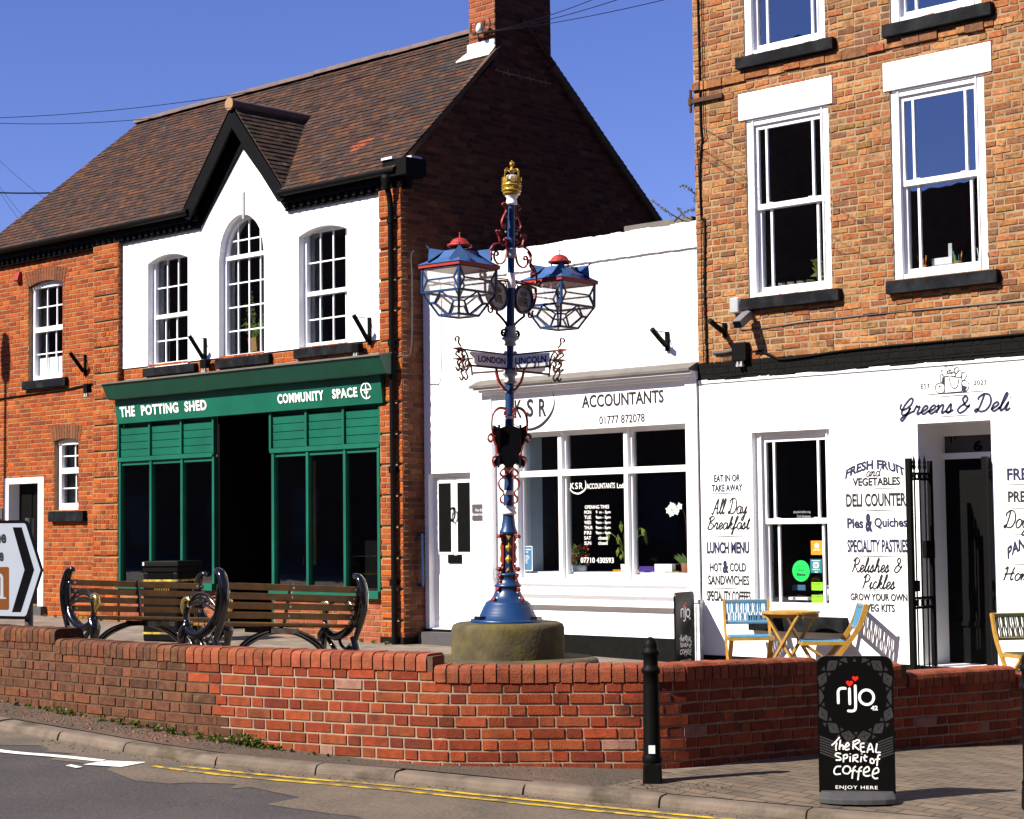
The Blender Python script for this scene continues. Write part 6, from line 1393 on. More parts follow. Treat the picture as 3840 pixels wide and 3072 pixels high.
px2 = sp(-900, 900)[0]; mb.tube([(px2, YS+.06, zg(px2, YS)-.2), (px2, YS+.06, sp(275, 292)[2])], .038, 12); mb.build('post', t, world=True)

# ================================================================ BOLLARDS
def make_bollard(label, loc):
    t = thing('bollard', label, 'bollard', loc, group='black cast iron bollards by the kerb'); k = .88/300
    mb = MB().use('black'); mb.box(-.062, .062, -.062, .062, -.05, .125, taper=.006); mb.build('foot', t, bevel=.010)
    prof = [(.058, .12), (.060, .135), (.064, .15), (.058, .165), (.055, .18), (.050, .60), (.048, .672), (.058, .682), (.062, .695), (.058, .708), (.050, .715), (.046, .73), (.047, .785), (.056, .795), (.060, .808), (.056, .82), (.047, .826), (.048, .845), (.042, .872), (.028, .892), (.012, .901), (.0008, .904)]
    mb = MB().use('black'); mb.lathe(prof, (0, 0, 0), 24); mb.build('column', t)
    return t
P = atZ(1374, 1648, -.15); zb_ = zg(P.x, P.y); P = atZ(1374, 1646, zb_)
bo = make_bollard('black cast iron bollard with a small white sticker, in front of the curved brick wall', (P.x, P.y, zb_-.005)); bo.rotation_euler = (0, 0, R(38))
mb = MB().use('paper'); mb.box(-.020, .020, -.062, -.0555, .185, .235); mb.build('sticker', bo)
P2 = atZ(2177, 1722, -.24); b2_ = make_bollard('black cast iron bollard cut off by the right edge of the photo', (P2.x, P2.y, zg(P2.x, P2.y))); b2_.rotation_euler = (0, 0, R(38))

# ================================================================ PAVEMENT SIGNS
def make_board(name, label, W_, Hh, loc, rz):
    t = thing(name, label, 'pavement sign', loc, rz, group='black coffee pavement signs'); y0 = -.012
    def rr(w_, z0, z1, r_): P = [(-w_, z0), (w_, z0)]+[(w_-r_+r_*math.cos(a*.314), z1-r_+r_*math.sin(a*.314)) for a in range(6)]+[(-w_+r_-r_*math.sin(a*.314), z1-r_+r_*math.cos(a*.314)) for a in range(6)]; return P
    mb = MB().use('signblack'); mb.prism([(x, y0, z) for x, z in rr(W_/2, .05, Hh, .055)], (0, .024, 0)); pnl = mb.build('panel', t)
    mb = MB().use('rubber'); n = 20; V = [(W_*.54*math.cos(k*2*math.pi/n)*1.0, .15*math.sin(k*2*math.pi/n)) for k in range(n)]
    V = [(max(-W_*.5, min(W_*.5, x*1.15)), y) for x, y in V]; mb.mesh([(x, y, 0) for x, y in V]+[(x, y, .028) for x, y in V]+[(x*.94, y*.55, .062) for x, y in V], [(k, (k+1) % n, n+(k+1) % n, n+k) for k in range(n)]+[(n+k, n+(k+1) % n, 2*n+(k+1) % n, 2*n+k) for k in range(n)]+[tuple(range(2*n, 3*n))]); mb.build('base', t, bevel=.004)
    A = MB(); s = W_/800.0; Z0 = .062; HH = Hh-Z0; fn = lambda a, b: (a, y0-.0015, b); fz = lambda y: Hh-(y-50)/1450.0*HH; fx_ = lambda x: (x-465)*s*1.0
    A.use('patt'); CX, CZ = 0, fz(490); r0, r1 = W_*.385, W_*.5
    inside = lambda x, z: abs(x) < W_*.49 and z < Hh-.012 and not (abs(x) > W_/2-.055 and z > Hh-.055 and math.hypot(abs(x)-W_/2+.055, z-Hh+.055) > .045)
    def seg(P, wd): 
        Q = [(p[0], p[1]) for p in P]
        if all(inside(*p) for p in Q): ribbon(A, Q, wd, lambda a, b: (a, y0-.0012, b))
    asp = 1.12; pol = lambda rr_, a: (CX+rr_*math.cos(a), CZ+rr_*asp*math.sin(a)); nC = 14
    for k in range(nC):
        a0 = 2*math.pi*k/nC; da = math.pi/nC
        for m in (1.0, .66, .33):
            rm = (r0+r1+.05)/2-.01; hr = (r1-r0)*.52*m; ha = da*.82*m; D4 = [pol(rm+hr, a0), pol(rm, a0+ha), pol(rm-hr, a0), pol(rm, a0-ha)]
            for i in range(4): seg([D4[i], ((D4[i][0]+D4[(i+1) % 4][0])/2, (D4[i][1]+D4[(i+1) % 4][1])/2), D4[(i+1) % 4]], W_*.016)
        for m in (.35, .7, 1.0): 
            rm = (r0+r1+.05)/2-.01; hr = (r1-r0)*.52
            seg([pol(rm+hr, a0+da-da*.2*m-.0), pol(rm+hr*(1-m*.55), a0+da), pol(rm+hr, a0+da+da*.2*m)], W_*.014); seg([pol(rm-hr, a0+da-da*.2*m), pol(rm-hr*(1-m*.55), a0+da), pol(rm-hr, a0+da+da*.2*m)], W_*.014)
    for cxs in (-1, 1):
        for cz_ in (1, -1):
            for m in range(7):
                o_ = m*W_*.035; p, q_ = (cxs*(W_*.48), CZ+cz_*(W_*.66+o_-.06)), (cxs*(W_*.28), CZ+cz_*(W_*.60+o_)); seg([p, ((p[0]+q_[0])/2, (p[1]+q_[1])/2), q_], W_*.018)
                p, q_ = (cxs*(W_*.20), CZ+cz_*(W_*.62+o_)), (cxs*(W_*.02), CZ+cz_*(W_*.58+o_)); 
                if cz_ < 0 and m < 3: seg([p, ((p[0]+q_[0])/2, (p[1]+q_[1])/2), q_], W_*.018)
    A.build('pattern', pnl)
    B_ = MB().use('letter'); wd = 28*s
    def S(P, w_=None, k=5): Q = catmull([(fx_(x), fz(y), 0) for x, y in P], k); ribbon(B_, [(q_.x, q_.y) for q_ in Q], w_ or wd, fn); 
    def dot(x, y, r_=None): r_ = r_ or wd/2; B_.face([fn(fx_(x)+r_*math.cos(k*.5236), fz(y)+r_*math.sin(k*.5236)) for k in range(12)])
    S([(286, 556), (286, 480), (288, 430), (310, 402), (345, 398), (362, 400)]); dot(286, 556); dot(362, 400); S([(406, 405), (406, 490), (406, 566)]); dot(406, 405); dot(406, 566)
    S([(467, 372), (467, 480), (466, 600), (452, 635), (420, 644), (390, 642)]); dot(467, 372); dot(390, 642)
    ribbon(B_, [(fx_(583)+75*s*math.cos(k*.2618), fz(494)+79*HH/1450*math.sin(k*.2618)) for k in range(25)], wd, fn)
    put_text(B_, "42", fn, fx_(625), fx_(698), fz(634), fz(585), bold=.04)
    B_.build('lettering', pnl); B_ = MB().use('letter'); w2_ = 15*s
    for st in ([(205, 1015), (240, 985), (292, 925)], [(262, 985), (250, 1030), (252, 1072)], [(300, 955), (290, 1020), (286, 1060)], [(292, 1030), (315, 1010), (328, 1030), (326, 1062)], [(345, 1035), (388, 1012), (372, 985), (345, 1030), (355, 1062), (392, 1050)],
               [(440, 960), (432, 1010), (430, 1055)], [(425, 985), (480, 952), (498, 975), (445, 1012), (495, 1062)], [(550, 990), (515, 995), (508, 1035), (515, 1078), (555, 1080)], [(508, 1035), (548, 1028)], [(575, 1090), (612, 990), (640, 1088)], [(580, 1058), (640, 1048)], [(680, 990), (672, 1040), (668, 1082), (716, 1085)],
               [(302, 1105), (258, 1098), (244, 1125), (290, 1145), (296, 1170), (245, 1172)], [(330, 1120), (325, 1195)], [(320, 1125), (362, 1112), (366, 1145), (328, 1158)], [(398, 1130), (394, 1190)], [(398, 1100), (400, 1108)], [(432, 1115), (425, 1190)], [(422, 1125), (470, 1112), (472, 1142), (432, 1155), (482, 1192)], [(515, 1130), (506, 1192)], [(518, 1100), (520, 1108)], [(555, 1112), (545, 1165), (568, 1180)], [(530, 1142), (578, 1132)],
               [(640, 1160), (612, 1155), (608, 1195), (640, 1200), (645, 1165)], [(715, 1112), (690, 1120), (680, 1180), (675, 1230)], [(655, 1162), (708, 1155)],
               [(300, 1240), (250, 1245), (225, 1290), (240, 1325), (295, 1320)], [(345, 1235), (318, 1275), (330, 1310), (375, 1315), (398, 1270), (375, 1238), (340, 1240)], [(455, 1235), (430, 1260), (418, 1320), (412, 1370)], [(395, 1290), (452, 1280)], [(520, 1240), (490, 1265), (480, 1330), (472, 1385)], [(455, 1295), (515, 1285)], [(535, 1305), (592, 1280), (580, 1240), (540, 1270), (535, 1325), (570, 1340), (602, 1330)], [(625, 1320), (688, 1295), (678, 1250), (640, 1275), (625, 1335), (650, 1365), (682, 1360)]): S(st, w2_, 4)
    B_.build("lettering", pnl); B_ = MB().use("letter"); put_text(B_, "ENJOY HERE", fn, fx_(238), fx_(677), fz(1492), fz(1445), bold=.005, space=1.15); B_.build('lettering', pnl)
    C_ = MB().use('heart')
    for (hx, hy, hs) in ((409, 345, 38), (469, 293, 33)): C_.face([fn(fx_(hx+hs*1.0*math.sin(k*.2618)**3), fz(hy-hs*.062*(13*math.cos(k*.2618)-5*math.cos(2*k*.2618)-2*math.cos(3*k*.2618)-math.cos(4*k*.2618)))) for k in range(24)][::-1])
    C_.build('hearts', pnl)
    return t
zz_ = zg(-6.4, 9.35); a0_, a1_ = atZ(1727, 1690, zz_), atZ(1884, 1684, zz_); c = (a0_+a1_)/2; ang = math.radians(33); d_ = (c-CAM).dot(_f)
wd_ = 156*KD*d_/FPX/math.cos(TH-ang)*1.0; make_board('pavement_sign', 'black coffee pavement sign with white lettering and grey pattern, on the paved footway', wd_, 1.0*(1690-1386)*KD*d_/FPX, (c.x, c.y, zz_), ang)
YB2 = 16.95; a_ = atY(1440, 1250, YB2); zb2 = zg(a_.x, YB2); dd_ = (a_-CAM).dot(_f); hb2 = a_.z+.02-zb2
ang2 = R(104); make_board('pavement_sign', 'smaller-looking black coffee pavement sign beside the metal cabinet, seen at an angle', .52, hb2, (atY(1441, 1320, YB2).x, YB2, zb2), ang2)

# ================================================================ TABLE AND CHAIRS
def make_table(loc, rz, zt_):
    t = thing('cafe_table', 'round honey coloured slatted wooden folding table outside the white cafe wall', 'table', loc, rz)
    mb = MB().use('teak'); r_ = .315; n = 7
    for i in range(n):
        y0, y1 = -r_+2*r_*i/n+.003, -r_+2*r_*(i+1)/n-.003; P = []
        for k in range(9): y = lerp(y0, y1, k/8); P.append((math.sqrt(max(1e-5, r_*r_-y*y)), y))
        poly = [(x, y, zt_-.022) for x, y in P]+[(-x, y, zt_-.022) for x, y in P[::-1]]; mb.prism(poly, (0, 0, .022))
    mb.build('tabletop', t)
    for y in (-.19, .165): mb = MB().use('teak'); mb.box(-.24, .24, y, y+.025, zt_-.065, zt_-.023); mb.build('rail', t)
    for y in (-.20, .20):
        for sg in (-1, 1):
            mb = MB().use('teak'); yy = y+(.014 if sg > 0 else -.014); mb.bar((sg*.24, yy, 0), (-sg*.20, yy, zt_-.03), .024, .045, up=Vector((0, 1, 0))); mb.build('leg', t)
    for x in (.19, -.19): mb = MB().use('teak'); mb.bar((x, -.2, .09), (x, .2, .09), .03, .02); mb.build('stretcher', t)
    return t
def make_chair(name, label, key, group):
    """folding chair, sitter faces local -Y"""
    t = thing(name, label, 'chair', group=group); w_ = .235
    for sg in (-1, 1):
        mb = MB().use('teak'); mb.prism([(sg*w_-.0125, y, z) for y, z in catmull2([(.30, .86), (.235, .62), (.13, .42), (-.02, .20), (-.21, 0)], .022)], (.025, 0, 0)); mb.build('back_leg', t)
        mb = MB().use('teak'); x = sg*(w_-.03); mb.bar((x, -.22, .415), (x, .23, 0), .024, .045, up=Vector((1, 0, 0))); mb.build('front_leg', t)
        mb = MB().use('teak'); mb.box(sg*(w_-.005)-.012, sg*(w_-.005)+.012, -.25, .17, .41, .45); mb.build('seat_rail', t)
    for (y, z) in ((-.2375, .425), (.1125, .42), (.12, .12), (-.13, .10)): mb = MB().use('teak'); mb.bar((-w_, y, z), (w_, y, z), .022, .037); mb.build('stretcher', t)
    mb = MB().use(key); n = 30
    for i in range(n): x = lerp(-w_+.03, w_-.03, i/(n-1)); mb.tube([(x, -.24, .452), (x, -.06, .446), (x, .11, .448)], .0075, 5)
    for y in (-.235, .105): mb.tube([(-w_+.02, y, .448), (w_-.02, y, .448)], .012, 6)
    mb.build('seat', t)
    mb = MB().use(key)
    for i in range(n-4):
        x = lerp(-w_+.02, w_-.02, i/(n-5)); s_ = .008*math.sin(i*1.9); mb.tube([(x, .288, .845), (x+s_, .266, .75), (x-s_, .247, .66), (x, .232, .605)], .0070, 5)
    for z, y in ((.845, .288), (.605, .232)):
        for k in range(3): mb.tube([(-w_, y-.004*k, z-.012*k), (w_, y-.004*k, z-.012*k)], .009, 6)
    mb.use('teak'); mb.tube([(-w_, .289, .852), (w_, .289, .852)], .010, 6); mb.tube([(-w_, .23, .60), (w_, .23, .60)], .010, 6); mb.build('backrest', t)
    return t
def catmull2(P, wd):
    Q = catmull([(p[0], p[1], 0) for p in P], 5); L_, R_ = [], []
    for i, p in enumerate(Q):
        d = (Q[min(i+1, len(Q)-1)]-Q[max(i-1, 0)]).normalized(); s = Vector((-d.y, d.x, 0))*wd; L_.append((p+s)[:2]); R_.append((p-s)[:2])
    return L_+R_[::-1]
YTB = 16.72; tp = atY(1665, 1287, YTB); zT = zg(tp.x, YTB); make_table((tp.x, YTB, zT), R(8), tp.z-zT+.0)
GC = 'blue cord folding chairs at the cafe table'
ca_ = make_chair('folding_chair', 'folding wooden chair with blue cord back facing out, left of the round table', 'cordblue', GC)
p = atY(1571, 1262, 16.95); hc = p.z-zg(p.x, 16.7); sc = hc/.86
ca_.location = (p.x+.19, 16.95-.215, zg(p.x, 16.66)); ca_.rotation_euler = (0, 0, R(42)); ca_.scale = (1.04, 1, sc)
cb_ = dup(ca_, label='folding wooden chair with blue cord seat seen side on, right of the round table')
p = atY(1800, 1262, 17.08); cb_.location = (p.x-.21, 17.08-.2, zg(p.x, 16.8)); cb_.rotation_euler = (0, 0, R(-48)); cb_.scale = (1, 1.25, sc)
cc_ = make_chair('folding_chair', 'folding wooden chair with olive green cord back, at the right edge beside the doorway', 'cordgreen', 'folding chairs by the doorway')
p = atY(2112, 1290, 16.9); cc_.location = (p.x+.34, 16.9-.1, zg(p.x, 16.6)); cc_.rotation_euler = (0, 0, R(58)); cc_.scale = (1.04, 1, (p.z-zg(p.x, 16.6))/.86)

# ================================================================ UTILITY CABINET
YC = 17.29; p0, p1 = atY(1459, 1262, YC), atY(1480, 1260, YC); zc0_ = zg(p0.x, YC); t = thing('utility_cabinet', 'grey galvanised metal meter cabinet in the corner beside the small pavement sign', 'cabinet', (p0.x, YC, zc0_))
xl_, xr_ = atY(1446, 1262, YC).x, atY(1474, 1262, YC).x
mb = MB().use('galv'); mb.box(xl_, xr_, YC, YM-.022, zc0_, p0.z-.04); mb.build('body', t, world=True)
mb = MB().use('galv'); mb.box(xl_-.01, xr_+.01, YC-.015, YM-.022, p0.z-.04, p0.z); mb.build('lid', t, world=True); mb = MB().use('galv'); mb.box(xl_+.01, xr_-.06, YC-.012, YC-.001, zc0_+.03, p0.z-.06); mb.use('slate')
for z in (p0.z-.18, zc0_+.2): mb.tube([((xl_+xr_)/2-.0, YC-.012, z), ((xl_+xr_)/2-.0, YC-.022, z)], .018, 8)
mb.build('door', t, world=True)
# ================================================================ FITTINGS ON THE WALLS
def v_bracket(p_top_out, p_top_in, p_bot, Y, label):
    """V-shaped iron holder for a festive tree: a tube leaning out, a strap down the wall and a tie"""
    a, b, c = atY(*p_top_out, Y-.30), atY(*p_top_in, Y-.03), atY(*p_bot, Y-.03); t = thing('flag_bracket', label, 'bracket', (c.x, Y, c.z), group='black V-shaped pole brackets on the facades')
    c = Vector((b.x, b.y, c.z)); a = Vector((b.x-.0, a.y, b.z+.02)); 
    mb = MB().use('black'); mb.tube([a, lerp(a, c, .5), c+Vector((0, -.02, .02))], .032, 10); mb.build('socket', t, world=True)
    mb = MB().use('black'); mb.box(b.x-.022, b.x+.022, Y-.035, Y-.001, c.z-.05, b.z+.01); mb.bar(lerp(a, c, .06), (b.x, b.y, b.z), .010, .010); mb.build('wall_strap', t, world=True)
    return t
v_bracket((147, 747), (178, 748), (172, 786), YL, 'black V-shaped pole bracket on red brick beside the upper left sash window')
v_bracket((397, 712), (430, 713), (425, 758), YW, 'black V-shaped pole bracket on white panel between left window and arched window')
v_bracket((743, 668), (776, 670), (770, 720), YW, 'black V-shaped pole bracket on white panel right of the right window')
v_bracket((1369, 690), (1403, 700), (1390, 732), YM, 'black V-shaped pole bracket alone on the plain white wall above the office')
v_bracket((1494, 665), (1524, 682), (1510, 703), YR, 'black pole bracket low on the orange brick beside the wall camera')
def jbox(x, y, Y, label, w_=.11, h_=.13, plug=True, col='black'):
    p = atY(x, y, Y-.05); t = thing('junction_box', label, 'junction box', (p.x, Y, p.z), group='black cable boxes fixed to the facades')
    mb = MB().use(col); mb.box(p.x-w_/2, p.x+w_/2, Y-.10, Y-.001, p.z-h_/2, p.z+h_/2); mb.build('box', t, world=True, bevel=.008)
    if plug:
        mb = MB().use('grey')
        for k in (-.028, .022): mb.box(p.x+k-.012, p.x+k+.012, Y-.085, Y-.05, p.z-h_/2-.05, p.z-h_/2); mb.box(p.x+k-.018, p.x+k+.018, Y-.09, Y-.045, p.z-h_/2-.065, p.z-h_/2-.035)
        mb.build('connector', t, world=True)
    return t
jbox(184, 818, YL-.1, 'black cable box with two pale connectors on the left brick pier', .10, .14); jbox(432, 766, YL-.06, 'black cable box with two pale connectors above the green cornice, beside the arched window sill', .14, .13); jbox(752, 733, YL-.06, 'black cable box with two pale connectors below the right window of the white panel', .13, .12)
jbox(1560, 741, YR, 'black cable box with two white connectors above the black painted band', .20, .21); 
def cable(pts, r_, label, Y, off=.025, key='black', name='cable'):
    P = [atY(x, y, Y-off) for x, y in pts]; mb = MB().use(key); mb.tube(catmull(P, 4), r_, 6); o = mb.build(name); return tag(o, label, 'cable')
cable([(-40, 847), (0, 840), (40, 834), (90, 827), (140, 820), (180, 811), (215, 806)], .013, 'black cable clipped along the red brick below the upper window', YL)
cable([(830, 1000-248), (850, 748), (866, 735), (868, 600), (866, 540), (872, 528)], .008, 'thin grey cable looping up the shaded brick corner', YL-.1, .012, 'slate')
cable([(1586, 741), (1605, 740), (1632, 753), (1645, 757), (1690, 752), (1760, 741), (1850, 731), (1950, 722), (2060, 712), (2170, 702)], .014, 'thick black cable running along top of the black band', YR, .03)
cable([(1487, 768), (1500, 785), (1530, 793), (1560, 789), (1600, 785), (1640, 789), (1690, 782), (1750, 781), (1830, 770), (1900, 760), (2000, 752), (2170, 738)], .007, 'thin black cable sagging across the black painted band', YR, .02)
cable([(1548, 672), (1556, 688), (1562, 694), (1600, 692), (1640, 687), (1680, 680), (1760, 671), (1850, 661), (1950, 652), (2060, 642), (2170, 632)], .007, 'grey cable clipped across orange brick below the sash windows', YR, .015, 'slate')
cable([(1468, -30), (1472, 120), (1475, 260), (1478, 300), (1474, 350), (1476, 455), (1484, 470), (1484, 600), (1487, 700), (1489, 765)], .012, 'black cables running down the left edge of the orange brick house', YR, .02)
cable([(1476, -30), (1480, 160), (1482, 260), (1484, 290), (1470, 300), (1470, 340), (1476, 470), (1478, 640), (1482, 765)], .006, 'thin wire beside thick cable at the corner of the orange brick house', YR, .03)
cable([(1503, 744), (1525, 742), (1545, 738)], .02, 'short grey cable with a plug beside the black cable box', YR, .03, 'slate')
# camera and white box under the sash window
p = atY(1549, 643, YR-.06); t = thing('white_box', 'small white square junction box beside the black window sill', 'junction box', (p.x, YR, p.z)); mb = MB().use('whitesm'); mb.box(p.x-.065, p.x+.055, YR-.09, YR-.001, p.z-.085, p.z+.085); mb.build('box', t, world=True, bevel=.006); mb = MB().use('grey'); mb.box(p.x-.06, p.x+.05, YR-.095, YR-.0905, p.z-.08, p.z+.08); mb.build('cover', t, world=True)
p = atY(1568, 674, YR-.20); t = thing('security_camera', 'grey bullet security camera under the left sill of the orange brick house', 'camera', (p.x, YR, p.z))
mb = MB().use('plasticgrey'); mb.bar((p.x-.03, YR-.10, p.z+.07), (p.x+.0, YR-.34, p.z-.06), .11, .10); mb.build('body', t, world=True, bevel=.012); mb = MB().use('black'); mb.bar((p.x+.0, YR-.341, p.z-.0605), (p.x+.001, YR-.35, p.z-.066), .09, .08); mb.build('lens', t, world=True); mb = MB().use('plasticgrey'); mb.tube([(p.x-.03, YR, p.z+.09), (p.x-.03, YR-.12, p.z+.09)], .03, 8); mb.build('mount', t, world=True)
# iron insulator bracket at the corner, insulators on the chimney
p = atY(1455, 215, YR-.02); q = atY(1540, 208, YR-.02); t = thing('iron_bracket', 'rusty iron wire bracket sticking out from the corner of the orange brick house', 'bracket', (XR, YR, p.z)); mb = MB().use('rust')
mb.bar((p.x, YR-.03, p.z), (q.x-.12, YR-.03, p.z+.0), .03, .05); mb.tube([(p.x, YR-.03, p.z-.13), (p.x, YR-.03, p.z+.14)], .018, 8); mb.tube([(p.x, YR-.03, p.z-.04), (p.x, YR-.03, p.z+.05)], .03, 8); mb.build('arm', t, world=True)
p = atY(1015, 62, 18.78); t = thing('insulator_bracket', 'rusty iron bracket with a white insulator on the chimney', 'bracket', (p.x, 18.85, p.z)); mb = MB().use('rust'); mb.box(p.x-.16, p.x+.18, 18.74, 18.79, p.z-.06, p.z-.02); mb.bar((p.x-.02, 18.76, p.z+.06), (p.x+.28, 18.76, p.z+.02), .03, .03); mb.bar((p.x, 18.78, p.z-.04), (p.x, 18.86, p.z-.04), .03, .03)
for k in (-.13, .0, .14): mb.tube(catmull([(p.x+k-.05, 18.74, p.z+.10), (p.x+k-.055, 18.74, p.z), (p.x+k, 18.74, p.z-.06), (p.x+k+.055, 18.74, p.z), (p.x+k+.05, 18.74, p.z+.10)], 5), .012, 6)
mb.build('arm', t, world=True); mb = MB().use('ceramic'); mb.lathe([(.01, -.06), (.05, -.05), (.045, .02), (.025, .07), (.001, .08)], (p.x, 18.72, p.z+.0), 12); mb.build('insulator', t, world=True)
# overhead wires: from the chimney to poles out of the picture
cw = atY(1015, 70, 18.72)
def wire(a, b, sag, label, r_=.0045):
    a, b = Vector(a), Vector(b); P = [lerp(a, b, i/20)-Vector((0, 0, sag*4*(i/20)*(1-i/20))) for i in range(21)]; mb = MB().use('black'); mb.tube(P, r_, 5); o = mb.build('overhead_wire'); return tag(o, label, 'wire', 'overhead wires')
wire(cw+Vector((-.1, 0, -.05)), atY(-60, 250, 13.0), .25, 'upper thin overhead wire crossing the sky left of the roof')
wire(cw+Vector((.1, -.02, -.05)), atY(-60, 257, 13.3), .42, 'lower thin overhead wire crossing the sky left of the roof')
for (x, y, lb) in ((1290, -18, 'leftmost of the overhead wires right of the chimney'), (1340, -14, 'middle one of the overhead wires right of the chimney'), (1470, -18, 'rightmost of the overhead wires right of the chimney')): wire(cw+Vector((.05, -.02, .0)), atY(x, y, 14.5), .05, lb)
for (a, b, lb) in (((-20, 320), (110, 430), 'upper slanting wire at far left in front of sky'), ((-20, 365), (62, 470), 'middle slanting wire at far left in front of sky'), ((-20, 372), (48, 472), 'lower slanting wire at far left in front of sky')): wire(atY(*a, 24.0), atY(*b, 24.0), .05, lb)
wire(atY(-40, 404, 24.5), atY(140, 405, 24.5), .03, 'thick horizontal black cable at far left in front of sky', .02)
# grab rail beside the white door
y0, y1 = 17.0, 17.33; pz1, pz0 = atX(892, 1127, XC+.06).z, atX(892, 1232, XC+.06).z; yr = atX(897, 1180, XC+.09).y
mb = MB().use('blue'); Yg = min(max(yr, 17.12), 17.3); mb.tube(catmull([(XC+.0, Yg-.03, pz1), (XC+.06, Yg-.03, pz1), (XC+.09, Yg-.03, pz1-.05), (XC+.09, Yg-.03, pz0+.05), (XC+.06, Yg-.03, pz0), (XC+.0, Yg-.03, pz0)], 5), .020, 10); o = mb.build('grab_rail'); tag(o, 'dark blue grab rail on the brick corner beside the white door', 'grab rail')
p = atY(35, 584, YL-.06); mb = MB().use('redlt'); mb.prism([(p.x-.055, YL-.001, p.z-.08), (p.x-.055, YL-.001, p.z+.10), (p.x-.055, YL-.06, p.z+.08), (p.x-.055, YL-.10, p.z-.06)], (.13, 0, 0)); o = mb.build('vent_cowl', bevel=.006); tag(o, 'small orange red plastic vent cowl on brick, upper left', 'vent')
p = atY(0, 1083, YL-.01); mb = MB().use('slate'); mb.box(p.x-.35, p.x+.09, YL-.02, YL-.012, p.z-.08, p.z+.10); o = mb.build('door_plaque'); tag(o, 'dark grey plaque at left edge beside the white door surround', 'plaque')
# small red-brick ledges below the office window corner
mb = MB().use('grey'); p = atY(1037, 1208, YM-.03); mb.box(p.x-.12, p.x+.1, YM-.07, YM-.001, p.z-.05, p.z+.05); o = mb.build('letter_tray'); tag(o, 'small grey ledge on white wall behind the lamp base', 'ledge')

# ================================================================ PLANTS AND THINGS BEHIND GLASS
def leafblade(mb, base, tip, wd, up=Vector((0, -1, 0)), droop=0):
    base, tip = Vector(base), Vector(tip); d = tip-base; s = d.cross(up).normalized()*wd; m = lerp(base, tip, .45)
    mb.face([base, m-s, tip, m+s])
def spray(mb, c, n, rad, hgt, size, keys, flat=.5):
    c = Vector(c)
    for i in range(n):
        mb.use(random.choice(keys)); a = random.random()*6.28; k = random.random(); b = c+Vector((rad*k*math.cos(a), rad*k*flat*math.sin(a), hgt*random.random())); d = Vector((math.cos(a)+random.uniform(-.5, .5), math.sin(a)*flat, random.uniform(-.4, 1))).normalized()*size*random.uniform(.6, 1.3); leafblade(mb, b, b+d, size*.24)
YI = YWN+.25
def pot_thing(name, label, x, y, Y, r0, r1, h, key):
    p = atY(x, y, Y); t = thing(name, label, 'plant', (p.x, Y, p.z)); mb = MB().use(key); mb.lathe([(r0*.6, 0), (r0, .01), (r1, h), (r1*.93, h), (r1*.85, h*.85), (.001, h*.85)], (p.x, Y, p.z), 18); mb.build('pot', t, world=True); return t, Vector((p.x, Y, p.z+h*.9))
t, c = pot_thing('red_flower_pot', 'red flowering plant in white pot behind the office window lettering', 1220, 1209, YI, .09, .10, .11, 'ceramic')
mb = MB(); spray(mb, c, 170, .13, .26, .045, ['leaf', 'leaf', 'leaf2']); mb.build('foliage', t, world=True); mb = MB().use('redflower')
for i in range(16): a = random.random()*6.28; q = c+Vector((random.uniform(-.18, .2), random.uniform(-.08, .0), random.uniform(.05, .32))); mb.sphere(q, .018, 6)
mb.build('flowers', t, world=True)
t, c = pot_thing('leafy_plant', 'bright leafy plant in clear pot behind the office mullion', 1317, 1210, YI, .05, .06, .13, 'ceramic')
mb = MB().use('leaf2')
for (dx, dz, lx, lz, wd) in ((-.25, .42, -.02, -.16, .035), (-.14, .38, .02, -.13, .03), (-.06, .55, .03, -.15, .035), (.06, .5, .02, -.2, .03), (.18, .48, .05, -.18, .03), (.24, .46, .12, -.13, .045), (.34, .40, .06, -.16, .03), (-.1, .22, -.0, -.12, .03), (-.02, .3, .02, -.12, .025), (.08, .3, -.02, -.14, .03), (-.06, .14, .02, -.08, .03)):
    b = c+Vector((dx, random.uniform(-.06, .06), dz)); leafblade(mb, b, b+Vector((lx, -.02, lz)), wd); mb.tube(catmull([c, c+Vector((dx*.4, 0, dz*.7)), b], 4), .004, 4)
mb.build('foliage', t, world=True)
t, c = pot_thing('orchid', 'white orchid in terracotta pot at right of the office window', 1447, 1211, YI, .06, .075, .14, 'terracotta')
mb = MB().use('leaf')
for k in range(7): a = -.9+k*.3+1.57; b = c; leafblade(mb, b, b+Vector((.25*math.cos(a*1.3), .05, .14*abs(math.sin(a)))), .03)
mb.use('twig'); st_ = catmull([c, c+Vector((-.0, 0, .35)), c+Vector((-.03, 0, .62)), c+Vector((-.14, 0, .70)), c+Vector((-.22, 0, .66))], 6); mb.tube(st_, .005, 5); mb.build('foliage', t, world=True)
mb = MB().use('flower')
for (dx, dz) in ((-.08, .70), (-.13, .64), (-.17, .69), (-.21, .62), (-.25, .66), (-.2, .71)):
    o_ = c+Vector((dx, -.02, dz))
    for k in range(5): a = k*1.2566+dx*9; leafblade(mb, o_, o_+Vector((.052*math.cos(a), -.01, .052*math.sin(a))), .022)
mb.build('flowers', t, world=True)
def item(name, label, cat, x0, y0, x1, y1, Y, key, dp=.1, grp=None):
    a, b = atY(x0, y1, Y), atY(x1, y0, Y); mb = MB().use(key); mb.box(a.x, b.x, Y, Y+dp, a.z, b.z); o = mb.build(name, bevel=.004); return tag(o, label, cat, grp)
